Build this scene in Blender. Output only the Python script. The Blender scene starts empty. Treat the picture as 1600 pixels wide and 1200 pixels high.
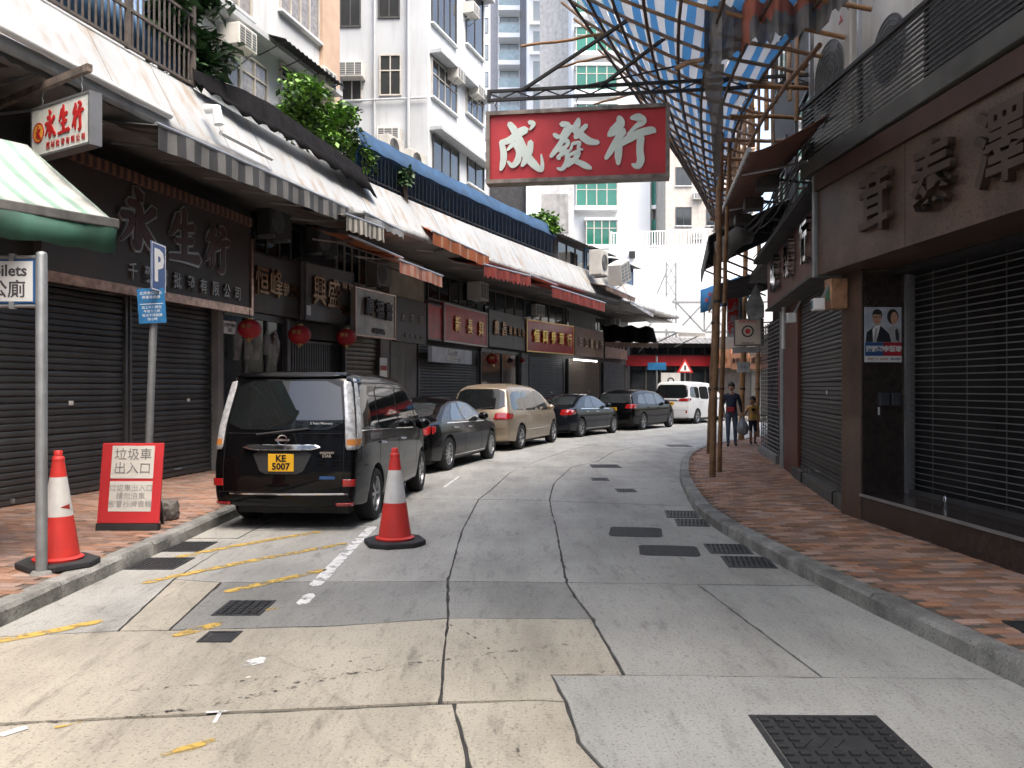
import bpy, bmesh, math, random
from mathutils import Vector, Matrix
from mathutils.bvhtree import BVHTree
rnd = random.Random(7)
R = math.radians
SC = bpy.context.scene
COL = SC.collection

# ------------------------------------------------------------------ camera, sky, sun, exposure
FPX, CAMH, HORY = 1289.0, 1.65, 605.0
cam = bpy.data.cameras.new('camera'); cam.sensor_width = 36; cam.lens = 36 * FPX / 1600
cam.shift_y = (HORY - 600) / 1600; cam.clip_start = .05; cam.clip_end = 3000
camo = bpy.data.objects.new('camera', cam); COL.objects.link(camo)
camo.location = (0, 0, CAMH); camo.rotation_euler = (R(90), 0, 0); SC.camera = camo
SUN_EL, SUN_AZ = 62, 140          # azimuth clockwise from +Y (the view direction)
w = bpy.data.worlds.new('World'); SC.world = w; w.use_nodes = True
nt = w.node_tree; bg = nt.nodes['Background']
sky = nt.nodes.new('ShaderNodeTexSky'); sky.sky_type = 'NISHITA'; sky.sun_disc = False
sky.sun_elevation = R(SUN_EL); sky.sun_rotation = R(SUN_AZ); sky.dust_density = 6; sky.ozone_density = .4; sky.air_density = 1.0
nt.links.new(sky.outputs[0], bg.inputs[0]); bg.inputs[1].default_value = .15
sl = bpy.data.lights.new('sun', 'SUN'); sl.energy = .95; sl.angle = R(40); sl.color = (1, .955, .89)
so = bpy.data.objects.new('sun', sl); COL.objects.link(so); so.location = (0, 0, 60)
sd = Vector((math.sin(R(SUN_AZ)) * math.cos(R(SUN_EL)), math.cos(R(SUN_AZ)) * math.cos(R(SUN_EL)), math.sin(R(SUN_EL))))
so.rotation_euler = (-sd).to_track_quat('-Z', 'Y').to_euler()
SC.view_settings.view_transform = 'Standard'; SC.view_settings.look = 'None'
SC.view_settings.exposure = 2.1; SC.view_settings.gamma = 1

# ------------------------------------------------------------------ pixel helpers (photo 1600 x 1200)
def G(px, py, z=0.0):
    y = FPX * (CAMH - z) / (py - HORY); return Vector(((px - 800) * y / FPX, y, z))
def Zat(py, y): return CAMH + (HORY - py) * y / FPX
def hit(px, poly):
    k = (px - 800) / FPX
    for a, b in zip(poly, poly[1:]):
        fa, fb = a[0] - k * a[1], b[0] - k * b[1]
        if fa * fb <= 0 and fa != fb:
            t = fa / (fa - fb); return Vector((a[0] + (b[0] - a[0]) * t, a[1] + (b[1] - a[1]) * t, 0))
    return None
def offs(poly, d):     # shift to the right of the travel direction by d
    n = len(poly); out = []
    for i in range(n):
        a = Vector(poly[max(i - 1, 0)]); b = Vector(poly[min(i + 1, n - 1)]); t = (b - a).normalized()
        out.append((poly[i][0] + t.y * d, poly[i][1] - t.x * d))
    return out
def resample(poly, step):
    P = [Vector(p) for p in poly]; out = []
    n = len(P)
    for i in range(n - 1):
        p0, p1, p2, p3 = P[max(i - 1, 0)], P[i], P[i + 1], P[min(i + 2, n - 1)]
        m = max(1, int((p2 - p1).length / step))
        for k in range(m):
            t = k / m
            out.append(.5 * ((2 * p1) + (p2 - p0) * t + (2 * p0 - 5 * p1 + 4 * p2 - p3) * t * t + (3 * p1 - p0 - 3 * p2 + p3) * t ** 3))
    out.append(P[-1]); return [tuple(p) for p in out]
def wf(a, b, z=0.0):   # wall frame: x from a to b, y into the wall (left of travel), z up
    a = Vector((a[0], a[1], z)); b = Vector((b[0], b[1], z)); x = (b - a).normalized(); zz = Vector((0, 0, 1)); y = zz.cross(x)
    m = Matrix.Identity(4)
    for i in range(3): m[i][0], m[i][1], m[i][2], m[i][3] = x[i], y[i], zz[i], a[i]
    return m
def onw(M, px, py, off=0.0):   # pixel -> local x, z on the plane y = off of a wall frame
    I = M.inverted(); o = I @ Vector((0, 0, CAMH)); d = I.to_3x3() @ Vector(((px - 800) / FPX, 1, (HORY - py) / FPX))
    t = (off - o.y) / d.y; p = o + d * t; return p.x, p.z

# ------------------------------------------------------------------ mesh builder
class MB:
    def __init__(s): s.v, s.f, s.m = [], [], []
    def add(s, vs, fs, m=0):
        o = len(s.v); s.v += [tuple(p) for p in vs]
        for f in fs: s.f.append(tuple(i + o for i in f)); s.m.append(m)
        return s
    def box(s, c, d, rot=None, m=0):
        c = Vector(c); x, y, z = d[0] / 2, d[1] / 2, d[2] / 2
        vs = [Vector(p) for p in ((-x,-y,-z),(x,-y,-z),(x,y,-z),(-x,y,-z),(-x,-y,z),(x,-y,z),(x,y,z),(-x,y,z))]
        if rot is not None: vs = [rot @ p for p in vs]
        return s.add([p + c for p in vs], [(0,3,2,1),(4,5,6,7),(0,1,5,4),(1,2,6,5),(2,3,7,6),(3,0,4,7)], m)
    def b2(s, x0, x1, y0, y1, z0, z1, m=0):
        return s.box(((x0+x1)/2,(y0+y1)/2,(z0+z1)/2), (abs(x1-x0),abs(y1-y0),abs(z1-z0)), None, m)
    def bar(s, a, b, w, h=None, m=0, up=(0,0,1)):
        a, b = Vector(a), Vector(b); h = h or w; d = (b - a).normalized(); u = Vector(up)
        if abs(d.dot(u)) > .98: u = Vector((1, 0, 0))
        x = d.cross(u).normalized(); z = x.cross(d).normalized(); vs = []
        for p in (a, b):
            for i, j in ((-1,-1),(1,-1),(1,1),(-1,1)): vs.append(p + x * i * w / 2 + z * j * h / 2)
        return s.add(vs, [(0,1,2,3),(7,6,5,4),(0,4,5,1),(1,5,6,2),(2,6,7,3),(3,7,4,0)], m)
    def tube(s, pts, r, n=8, m=0, cap=True):
        pts = [Vector(p) for p in pts]; k = len(pts); rs = r if isinstance(r, (list, tuple)) else [r] * k
        vs, u = [], None
        for i, p in enumerate(pts):
            t = (pts[min(i + 1, k - 1)] - pts[max(i - 1, 0)]).normalized()
            if u is None: u = t.orthogonal().normalized()
            u = (u - t * u.dot(t)).normalized(); q = t.cross(u)
            for j in range(n):
                a = 2 * math.pi * j / n; vs.append(p + (u * math.cos(a) + q * math.sin(a)) * rs[i])
        fs = [(i*n+j, i*n+(j+1)%n, (i+1)*n+(j+1)%n, (i+1)*n+j) for i in range(k-1) for j in range(n)]
        if cap: fs += [tuple(reversed(range(n))), tuple(range((k-1)*n, k*n))]
        return s.add(vs, fs, m)
    def lathe(s, prof, n=24, m=0, c=(0,0,0), axis='z', close=False):
        vs = []
        for r, h in prof:
            for j in range(n):
                a = 2 * math.pi * j / n; p = (r*math.cos(a), r*math.sin(a), h)
                if axis == 'x': p = (p[2], p[0], p[1])
                if axis == 'y': p = (p[0], p[2], p[1])
                vs.append((p[0]+c[0], p[1]+c[1], p[2]+c[2]))
        k = len(prof); fs = []
        for i in range(k - 1 + (1 if close else 0)):
            i2 = (i + 1) % k
            for j in range(n):
                q = (i*n+j, i*n+(j+1)%n, i2*n+(j+1)%n, i2*n+j)
                fs.append(q if axis != 'y' else q[::-1])
        return s.add(vs, fs, m)
    def sheet(s, rows, m=0, closed=False):
        nr, nc = len(rows), len(rows[0]); vs = [p for r in rows for p in r]
        return s.add(vs, [(i*nc+j, i*nc+j+1, (i+1)*nc+j+1, (i+1)*nc+j) for i in range(nr-1) for j in range(nc-1)], m)
    def prism(s, poly, z0, z1, m=0, plane='xy'):
        f = {'xy': lambda a, b, c: (a, b, c), 'xz': lambda a, b, c: (a, c, b), 'yz': lambda a, b, c: (c, a, b)}[plane]
        n = len(poly); vs = [f(p[0], p[1], z0) for p in poly] + [f(p[0], p[1], z1) for p in poly]
        return s.add(vs, [tuple(reversed(range(n))), tuple(range(n, 2*n))] + [(i, (i+1)%n, n+(i+1)%n, n+i) for i in range(n)], m)
    def mesh(s, name, mats, smooth=None):
        me = bpy.data.meshes.new(name); me.from_pydata(s.v, [], s.f)
        for mm in (mats if isinstance(mats, (list, tuple)) else [mats]): me.materials.append(mm)
        me.polygons.foreach_set('material_index', s.m)
        if smooth is not None:
            me.polygons.foreach_set('use_smooth', [True] * len(me.polygons)); me.set_sharp_from_angle(angle=R(smooth))
        me.update(); return me
    def build(s, name, mats, parent=None, smooth=None, bev=0, M=None, fixn=False, solid=0):
        me = s.mesh(name, mats, smooth)
        if fixn:
            bm = bmesh.new(); bm.from_mesh(me); bmesh.ops.recalc_face_normals(bm, faces=bm.faces); bm.to_mesh(me); bm.free()
        o = ob(name, me, parent, M)
        if solid:
            q = o.modifiers.new('s', 'SOLIDIFY'); q.thickness = solid; q.offset = 0
        if bev:
            q = o.modifiers.new('b', 'BEVEL'); q.width = bev; q.segments = 2; q.limit_method = 'ANGLE'; q.harden_normals = False
        return o
def ob(name, data, parent=None, M=None):
    o = bpy.data.objects.new(name, data); COL.objects.link(o)
    if parent is not None: o.parent = parent
    if M is not None: o.matrix_local = M
    return o
def tag(o, label=None, cat=None, group=None, kind=None):
    if label: o['label'] = label
    if cat: o['category'] = cat
    if group: o['group'] = group
    if kind: o['kind'] = kind
    return o
def thing(name, label, cat, M=None, group=None):
    o = bpy.data.objects.new(name, None); COL.objects.link(o); o.empty_display_size = .2
    if M is not None: o.matrix_world = M if isinstance(M, Matrix) else Matrix.Translation(Vector(M))
    return tag(o, label, cat, group)
def dup(root, M, label, parent=None):
    r = root.copy(); COL.objects.link(r)
    if parent is None: r.matrix_world = M; r['label'] = label
    else: r.parent = parent
    for ch in root.children:
        c = ch.copy(); COL.objects.link(c); c.parent = r
        for g in ch.children:
            d = g.copy(); COL.objects.link(d); d.parent = c
    return r
def T(x, y, z): return Matrix.Translation((x, y, z))
def TR(x, y, z, rz): return Matrix.Translation((x, y, z)) @ Matrix.Rotation(R(rz), 4, 'Z')

# ------------------------------------------------------------------ materials
MATS = {}
def mat(name, col=(.5,.5,.5), rough=.6, metal=0.0, var=.18, scale=3.0, bump=.0, bscale=40.0, streak=0.0, scol=(.05,.045,.04), speck=0.0,
        rand=0.0, coat=0.0, spec=.5, alpha=1.0, trans=0.0, emit=None, island=False, rvar=.0):
    if name in MATS: return MATS[name]
    m = bpy.data.materials.new(name); m.use_nodes = True; MATS[name] = m
    nt = m.node_tree; N = nt.nodes; L = nt.links; p = N['Principled BSDF']
    p.inputs['Roughness'].default_value = rough; p.inputs['Metallic'].default_value = metal
    p.inputs['Coat Weight'].default_value = coat; p.inputs['Coat Roughness'].default_value = .04
    p.inputs['Specular IOR Level'].default_value = spec; p.inputs['Transmission Weight'].default_value = trans
    if alpha < 1: p.inputs['Alpha'].default_value = alpha
    if emit: p.inputs['Emission Color'].default_value = (*emit[:3], 1); p.inputs['Emission Strength'].default_value = emit[3]
    tc = N.new('ShaderNodeTexCoord'); crd = tc.outputs['Object']
    def noise(sc, det=5, vec=crd):
        n = N.new('ShaderNodeTexNoise'); n.inputs['Scale'].default_value = sc; n.inputs['Detail'].default_value = det; L.new(vec, n.inputs['Vector']); return n.outputs['Fac']
    def mix(a, b, f, mode='MIX'):
        x = N.new('ShaderNodeMix'); x.data_type = 'RGBA'; x.blend_type = mode
        for sock, v in ((x.inputs[6], a), (x.inputs[7], b), (x.inputs[0], f)):
            if isinstance(v, (int, float)): sock.default_value = v
            elif isinstance(v, tuple): sock.default_value = (*v[:3], 1)
            else: L.new(v, sock)
        return x.outputs[2]
    def ramp(v, a, b):
        r = N.new('ShaderNodeMapRange'); r.inputs[1].default_value = a; r.inputs[2].default_value = b; L.new(v, r.inputs[0]); return r.outputs[0]
    lo = tuple(c * (1 - var) for c in col); hi = tuple(min(1, c * (1 + var)) for c in col)
    c = mix(lo, hi, ramp(noise(scale, 8), .3, .7))
    if speck: c = mix(c, tuple(x * (1 - speck) for x in col), ramp(noise(55, 3), .58, .66)); c = mix(c, tuple(min(1, x * (1 + speck * .6)) for x in col), ramp(noise(80, 2, crd), .61, .68))
    if streak:
        mp = N.new('ShaderNodeMapping'); mp.inputs['Scale'].default_value = (1, 1, .08); L.new(crd, mp.inputs[0])
        c = mix(c, scol, mix((0, 0, 0), (streak, streak, streak), ramp(noise(3.5, 6, mp.outputs[0]), .5, .78)))
    if rand:
        oi = N.new('ShaderNodeObjectInfo'); rv = oi.outputs['Random']
        if island:
            gi = N.new('ShaderNodeNewGeometry'); ad = N.new('ShaderNodeMath'); ad.operation = 'ADD'; L.new(rv, ad.inputs[0]); L.new(gi.outputs['Random Per Island'], ad.inputs[1])
            fr = N.new('ShaderNodeMath'); fr.operation = 'FRACT'; L.new(ad.outputs[0], fr.inputs[0]); rv = fr.outputs[0]
        hs = N.new('ShaderNodeHueSaturation'); L.new(c, hs.inputs['Color'])
        L.new(ramp2(N, L, rv, 1 - rand, 1 + rand), hs.inputs['Value'])
        m2 = N.new('ShaderNodeMath'); m2.operation = 'MULTIPLY'; m2.inputs[1].default_value = 7.31; L.new(rv, m2.inputs[0])
        m3 = N.new('ShaderNodeMath'); m3.operation = 'FRACT'; L.new(m2.outputs[0], m3.inputs[0])
        L.new(ramp2(N, L, m3.outputs[0], .65, 1.15), hs.inputs['Saturation']); c = hs.outputs[0]
    L.new(c, p.inputs['Base Color'])
    if rvar: L.new(ramp2(N, L, noise(scale * 2), max(.02, rough - rvar), min(1, rough + rvar)), p.inputs['Roughness'])
    if bump:
        b = N.new('ShaderNodeBump'); b.inputs['Strength'].default_value = bump; b.inputs['Distance'].default_value = .02
        L.new(noise(bscale, 6), b.inputs['Height']); L.new(b.outputs[0], p.inputs['Normal'])
    return m
def ramp2(N, L, v, a, b):
    r = N.new('ShaderNodeMapRange'); r.inputs[3].default_value = a; r.inputs[4].default_value = b; L.new(v, r.inputs[0]); return r.outputs[0]
def stripes(name, c1, c2, period, axis=0, ratio=.5, rough=.75, soft=.02, trans=0.0, dirt=.3):
    if name in MATS: return MATS[name]
    m = bpy.data.materials.new(name); m.use_nodes = True; MATS[name] = m
    nt = m.node_tree; N = nt.nodes; L = nt.links; p = N['Principled BSDF']; p.inputs['Roughness'].default_value = rough
    tc = N.new('ShaderNodeTexCoord'); sp = N.new('ShaderNodeSeparateXYZ'); L.new(tc.outputs['UV' if axis == 'u' else 'Object'], sp.inputs[0])
    a = N.new('ShaderNodeMath'); a.operation = 'DIVIDE'; a.inputs[1].default_value = period; L.new(sp.outputs[0 if axis == 'u' else axis], a.inputs[0])
    f = N.new('ShaderNodeMath'); f.operation = 'FRACT'; L.new(a.outputs[0], f.inputs[0])
    g = N.new('ShaderNodeMapRange'); g.inputs[1].default_value = ratio - soft; g.inputs[2].default_value = ratio + soft; L.new(f.outputs[0], g.inputs[0])
    x = N.new('ShaderNodeMix'); x.data_type = 'RGBA'; x.inputs[6].default_value = (*c1, 1); x.inputs[7].default_value = (*c2, 1); L.new(g.outputs[0], x.inputs[0])
    n = N.new('ShaderNodeTexNoise'); n.inputs['Scale'].default_value = 2.5; n.inputs['Detail'].default_value = 8; L.new(tc.outputs['Object'], n.inputs['Vector'])
    y = N.new('ShaderNodeMix'); y.data_type = 'RGBA'; y.blend_type = 'MULTIPLY'; y.inputs[0].default_value = dirt; L.new(x.outputs[2], y.inputs[6])
    rr = N.new('ShaderNodeMapRange'); rr.inputs[1].default_value = .35; rr.inputs[2].default_value = .65; L.new(n.outputs[0], rr.inputs[0])
    L.new(rr.outputs[0], y.inputs[7]); L.new(y.outputs[2], p.inputs['Base Color'])
    if trans:
        t = N.new('ShaderNodeBsdfTranslucent'); L.new(y.outputs[2], t.inputs[0]); ms = N.new('ShaderNodeMixShader'); ms.inputs[0].default_value = trans
        out = N['Material Output']; L.new(p.outputs[0], ms.inputs[1]); L.new(t.outputs[0], ms.inputs[2]); L.new(ms.outputs[0], out.inputs[0])
    return m
def worn(name, col, amount=.5, scale=14):   # paint worn through to the road
    m = mat(name, col, .75, var=.12, scale=9, speck=.2); nt = m.node_tree; N = nt.nodes; L = nt.links; p = N['Principled BSDF']
    tc = N.new('ShaderNodeTexCoord'); n = N.new('ShaderNodeTexNoise'); n.inputs['Scale'].default_value = scale; n.inputs['Detail'].default_value = 10; n.inputs['Roughness'].default_value = .7
    L.new(tc.outputs['Object'], n.inputs[0]); r = N.new('ShaderNodeMapRange'); r.inputs[1].default_value = amount - .06; r.inputs[2].default_value = amount + .06
    L.new(n.outputs[0], r.inputs[0]); L.new(r.outputs[0], p.inputs['Alpha']); return m

# ------------------------------------------------------------------ text
def text_mesh(body, mats, size, ext=.006, off=0.0, sx=1.0, align='CENTER', shear=0.0):
    c = bpy.data.curves.new('text', 'FONT'); c.body = body; c.extrude = ext; c.offset = off; c.align_x = align; c.align_y = 'CENTER'; c.size = size; c.resolution_u = 2; c.shear = shear
    o = bpy.data.objects.new('text', c); COL.objects.link(o)
    me = bpy.data.meshes.new_from_object(o.evaluated_get(bpy.context.evaluated_depsgraph_get()))
    bpy.data.objects.remove(o); bpy.data.curves.remove(c)
    me.transform(Matrix.Diagonal((sx, 1, 1, 1)) @ Matrix.Identity(4)); me.transform(Matrix.Rotation(R(90), 4, 'X'))   # into xz, read from -y
    me.materials.clear(); me.materials.append(mats); return me
def text(parent, name, body, m, size, x, z, y=0, ext=.006, off=0.0, sx=1.0, align='CENTER'):
    return ob(name, text_mesh(body, m, size, ext, off, sx, align), parent, T(x, y, z))
def chars(parent, body, m, size, x0, x1, z0, z1=None, y=-.03, ext=.02, off=.018, sx=1.0, name='character'):
    off = min(off, .009)
    n = len(body); z1 = z0 if z1 is None else z1
    for i, ch in enumerate(body):
        if ch == ' ': continue
        t = (i + .5) / n
        text(parent, name, ch, m, size, x0 + (x1 - x0) * t, z0 + (z1 - z0) * t, y, ext, off * size, sx)
def brush(strokes, y0, y1, sx, sz, mb=None, m=0):   # strokes of (x, z, width) in char units -> ribbons extruded from y0 to y1
    mb = mb or MB()
    for k, st in enumerate(strokes):
        P = [Vector((a * sx, b * sz)) for a, b, _ in st]; W = [c * (sx + sz) / 4 for _, _, c in st]
        # smooth
        Q, V = [], []
        for i in range(len(P) - 1):
            p0, p1, p2, p3 = P[max(i-1,0)], P[i], P[i+1], P[min(i+2,len(P)-1)]
            for j in range(5):
                t = j / 5
                Q.append(.5*((2*p1)+(p2-p0)*t+(2*p0-5*p1+4*p2-p3)*t*t+(3*p1-p0-3*p2+p3)*t**3)); V.append(W[i]*(1-t)+W[i+1]*t)
        Q.append(P[-1]); V.append(W[-1])
        l, r = [], []
        for i, q in enumerate(Q):
            t = (Q[min(i+1,len(Q)-1)] - Q[max(i-1,0)]).normalized(); nn = Vector((-t.y, t.x)); l.append(q + nn * V[i]); r.append(q - nn * V[i])
        t0 = (Q[0] - Q[1]).normalized(); t1 = (Q[-1] - Q[-2]).normalized()
        yy = y0 - k * .0007; n = len(Q)
        A = [l[0] * .5 + r[0] * .5 + t0 * V[0] * .8]; B = [l[-1] * .5 + r[-1] * .5 + t1 * V[-1] * .8]
        vs = [(p.x, yy, p.y) for p in l + r + A + B] + [(p.x, y1, p.y) for p in l + r + A + B]; o = 2 * n + 2
        fs = []
        for i in range(n - 1): fs.append((i, n + i, n + i + 1, i + 1)); fs.append((i + o, i + 1 + o, n + i + 1 + o, n + i + o))
        fs += [(2*n, n, 0), (2*n+1, n-1, 2*n-1), (2*n+o, o, n+o), (2*n+1+o, 2*n-1+o, n-1+o)]
        loop = [2*n] + list(range(n)) + [2*n+1] + list(range(2*n-1, n-1, -1))
        for a, b in zip(loop, loop[1:] + loop[:1]): fs.append((a, b, b + o, a + o))
        mb.add(vs, fs, m)
    return mb
YONG = [[(.42,.98,.1),(.53,.86,.2)], [(.26,.74,.12),(.46,.72,.15),(.51,.58,.2),(.49,.30,.21),(.46,.08,.15),(.36,.16,.04)], [(.10,.52,.14),(.34,.53,.13),(.26,.32,.11),(.06,.12,.04)],
        [(.88,.72,.16),(.68,.57,.12),(.54,.48,.06)], [(.53,.52,.08),(.68,.30,.18),(.94,.09,.16)]]
SHENG = [[(.32,.88,.12),(.25,.68,.16),(.10,.48,.06)], [(.26,.66,.1),(.52,.66,.12),(.80,.72,.16)], [(.26,.40,.1),(.52,.41,.13),(.76,.46,.15)], [(.03,.07,.1),(.5,.11,.14),(.97,.13,.2)], [(.50,1.0,.12),(.51,.5,.18),(.50,.13,.16)]]
def _crop(st, x0, x1, y0, y1): return [[((a-x0)/(x1-x0), (y1-b)/(y1-y0), c*2/((x1-x0)+(y1-y0))) for a, b, c in s] for s in st]
HANG = _crop([[(1130,128,40),(1140,180,80),(1085,240,80),(1045,272,34)], [(1165,240,64),(1110,320,58),(1060,400,52),(1022,456,32)], [(1130,365,58),(1125,440,62),(1125,505,30)],
        [(1232,140,30),(1290,138,66),(1330,170,56),(1270,210,40),(1200,272,14)], [(1140,350,40),(1220,300,70),(1310,262,64),(1395,246,62),(1425,258,34)], [(1310,300,62),(1302,400,58),(1310,480,64),(1285,528,54),(1240,512,22)]], 1010, 1435, 115, 545)
CHENG = _crop([[(140,330,40),(160,440,58),(150,520,50),(134,565,22)], [(150,338,44),(220,318,60),(300,262,72),(350,244,64)], [(208,188,44),(248,240,62),(300,340,70),(352,450,74),(420,530,66),(478,578,36),(490,530,32),(480,450,12)],
        [(378,182,34),(412,200,46),(385,245,12)], [(390,345,48),(380,420,58),(342,498,52),(315,538,22)], [(192,402,20),(250,358,46),(286,420,42),(280,490,58),(235,532,44),(195,496,16)]], 118, 502, 168, 590)
FAA = _crop([[(650,186,44),(705,204,56),(668,270,46),(640,300,30)], [(588,268,30),(625,292,44)], [(722,232,54),(650,335,46),(592,410,42),(560,448,28)], [(795,152,30),(780,200,60),(738,232,22)], [(860,208,38),(800,262,46),(770,300,44)],
        [(740,215,48),(800,270,62),(880,334,62),(958,350,38)], [(640,330,20),(702,328,40),(690,370,30),(620,392,20)], [(628,402,30),(692,402,36),(622,455,30),(640,470,16)], [(692,410,40),(702,480,46),(660,550,38),(615,545,16)],
        [(742,350,20),(730,392,24),(700,420,16)], [(745,350,26),(802,346,32),(792,390,26),(830,402,16)], [(722,440,26),(792,422,42),(762,480,42),(702,530,30)], [(722,480,30),(792,502,46),(850,532,52),(898,556,28)]], 548, 970, 140, 566)

# shared materials
m_black = mat('black_steel', (.018,.018,.02), .5, var=.3)
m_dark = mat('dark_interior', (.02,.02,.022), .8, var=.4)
m_white = mat('white_paint', (.72,.73,.72), .55, var=.06, streak=.25, scol=(.35,.33,.29))
m_alu = mat('aluminium', (.42,.43,.44), .42, .8, var=.12)
m_galv = mat('galvanised_steel', (.30,.32,.33), .48, .6, var=.15, scale=8)
m_chrome = mat('chrome', (.75,.75,.76), .08, 1.0, var=.03)
m_glass = mat('dark_glass', (.012,.014,.016), .05, var=.2, spec=.6)
m_acw = mat('ac_casing', (.55,.54,.50), .55, var=.1, streak=.3, scol=(.25,.21,.16))
m_acd = mat('ac_grille', (.10,.11,.115), .6)
m_bam = mat('bamboo', (.30,.17,.085), .6, var=.35, scale=6, rand=.25, streak=.2)
m_red = mat('red_lacquer', (.35,.015,.02), .4, var=.15)
m_gold = mat('gold_leaf', (.62,.40,.16), .35, .85, var=.2, scale=12)
m_leaf = mat('leaf_green', (.15,.30,.045), .5, var=.4, scale=5, rand=.0)
m_leafd = mat('leaf_dark', (.028,.075,.022), .45, var=.4, scale=5)
m_bark = mat('bark', (.12,.09,.065), .85, var=.3, bump=.4)
# ================================================================== ground, road, pavements
KL = resample([(-3.55,-8),(-3.52,5),(-3.5,10),(-3.42,13.5),(-3.05,17),(-2.1,21),(-.6,24.8),(1.3,28.4),(3.7,32),(6.0,35.5),(8.2,39.5),(11,42),(16,42.5)], 1.0)
KR = resample([(3.2,-8),(3.0,2),(2.81,4.5),(2.64,5.96),(2.47,7.7),(2.38,9.4),(2.42,10.8),(2.64,12.5),(2.9,14.2),(3.35,16.4),(4.0,19),(5.15,21.9),(7.2,25),(10.5,29),(16,33)], .9)
m_ground = mat('ground', (.10,.10,.095), .9, var=.2, scale=.5)
g = MB().b2(-400, 400, -300, 600, -.5, -.03).build('ground', m_ground); tag(g, kind='structure')
m_joint = mat('joint_tar', (.045,.043,.04), .85, var=.4, scale=6, bump=.4, bscale=60)
def concrete(name, col): return mat(name, col, .85, var=.13, scale=1.1, bump=.22, bscale=70, speck=.42, streak=0, rvar=.1)
CB, CG, CL, CM = concrete('concrete_beige', (.44,.405,.325)), concrete('concrete_grey', (.365,.362,.33)), concrete('concrete_light', (.375,.378,.35)), concrete('concrete_mid', (.27,.27,.248))
# extra wear on the road: broad tyre grime with its own shape
def wear(m, amt, sc=(.5,.12,1)):
    nt = m.node_tree; N = nt.nodes; L = nt.links; p = N['Principled BSDF']; src = p.inputs['Base Color'].links[0].from_socket
    tc = N.new('ShaderNodeTexCoord'); mp = N.new('ShaderNodeMapping'); mp.inputs['Scale'].default_value = sc; L.new(tc.outputs['Object'], mp.inputs[0])
    mul = src
    for scl, lo, hi, a in ((2.2, .45, .72, amt), (14, .56, .7, amt * .9), (.9, .4, .7, amt * .55), (45, .56, .66, amt * .6)):
        n = N.new('ShaderNodeTexNoise'); n.inputs['Scale'].default_value = scl; n.inputs['Detail'].default_value = 9; n.inputs['Roughness'].default_value = .65; L.new(mp.outputs[0], n.inputs[0])
        r = N.new('ShaderNodeMapRange'); r.inputs[1].default_value = lo; r.inputs[2].default_value = hi; r.inputs[3].default_value = 1; r.inputs[4].default_value = 1 - a; L.new(n.outputs[0], r.inputs[0])
        x = N.new('ShaderNodeMix'); x.data_type = 'RGBA'; x.blend_type = 'MULTIPLY'; x.inputs[0].default_value = 1; L.new(mul, x.inputs[6]); L.new(r.outputs[0], x.inputs[7]); mul = x.outputs[2]
    v = N.new('ShaderNodeTexVoronoi'); v.feature = 'DISTANCE_TO_EDGE'; v.inputs['Scale'].default_value = .38
    nz = N.new('ShaderNodeTexNoise'); nz.inputs['Scale'].default_value = 1.5; nz.inputs['Detail'].default_value = 6; L.new(tc.outputs['Object'], nz.inputs[0])
    mx = N.new('ShaderNodeMix'); mx.data_type = 'RGBA'; mx.inputs[0].default_value = .35; L.new(tc.outputs['Object'], mx.inputs[6]); L.new(nz.outputs['Color'], mx.inputs[7]); L.new(mx.outputs[2], v.inputs['Vector'])
    r = N.new('ShaderNodeMapRange'); r.inputs[1].default_value = .0; r.inputs[2].default_value = .006; r.inputs[3].default_value = .86; r.inputs[4].default_value = 1; L.new(v.outputs[0], r.inputs[0])
    x = N.new('ShaderNodeMix'); x.data_type = 'RGBA'; x.blend_type = 'MULTIPLY'; x.inputs[0].default_value = 1; L.new(mul, x.inputs[6]); L.new(r.outputs[0], x.inputs[7]); L.new(x.outputs[2], p.inputs['Base Color'])
for mm, a in ((CB,.42),(CG,.36),(CL,.28),(CM,.36)): wear(mm, a)
road = MB().b2(-9, 30, -9, 60, -.02, -.012).build('road', m_joint); tag(road, kind='structure')
W = lambda x, y: Vector((x, y, 0))
def slab(pts, m, gap=.009):
    P = []
    for p in pts: P.append(p if isinstance(p, Vector) else G(*p))
    A = sum(P[i].x * P[(i+1)%len(P)].y - P[(i+1)%len(P)].x * P[i].y for i in range(len(P)))
    if A < 0: P.reverse()
    Q = []
    n = len(P)
    for i in range(n):
        a, b, c = P[i-1], P[i], P[(i+1)%n]; d1 = (b-a).normalized(); d2 = (c-b).normalized()
        n1 = Vector((-d1.y, d1.x, 0)); n2 = Vector((-d2.y, d2.x, 0)); k = n1 + n2; k = k / max(.35, k.length_squared / 2)
        Q.append(b + k * gap * rnd.uniform(.7, 1.4))
    E_ = []
    for a, b in zip(Q, Q[1:] + Q[:1]):
        d = b - a; k = max(1, min(60, int(d.length / .10))); nn = Vector((-d.y, d.x, 0)).normalized(); big = rnd.uniform(.3, 1.0)
        for i in range(k): E_.append(a + d * (i / k) + nn * (rnd.gauss(0, .0045) * big + (.012 * rnd.random() if rnd.random() < .06 else 0)))
    Q = E_
    mb = MB(); mb.prism([(q.x, q.y) for q in Q], -.02, rnd.uniform(-.0012, .0012), 0)
    return mb.build('slab', m, road)
Aj = [(748,780),(722,830),(705,890),(700,908),(700,966),(692,1040),(689,1097)]
Bj = [(859,782),(862,800),(868,820),(885,910),(903,938),(925,967),(975,1055)]
slab([(862,1055),(975,1055),(1285,1058),(1900,1064),W(6,-8),W(1.3,-8),W(.62,2),(940,1200),(905,1160),(885,1097)], CL)
slab([(708,1099),(838,1094),(885,1097),(905,1160),(940,1200),W(.62,2),W(1.3,-8),W(.6,-8),W(.1,2),(735,1200)], CB)
slab([(700,966),(925,967),(975,1055),(862,1055),(885,1097),(838,1094),(689,1097),(692,1040)], CB)
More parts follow.
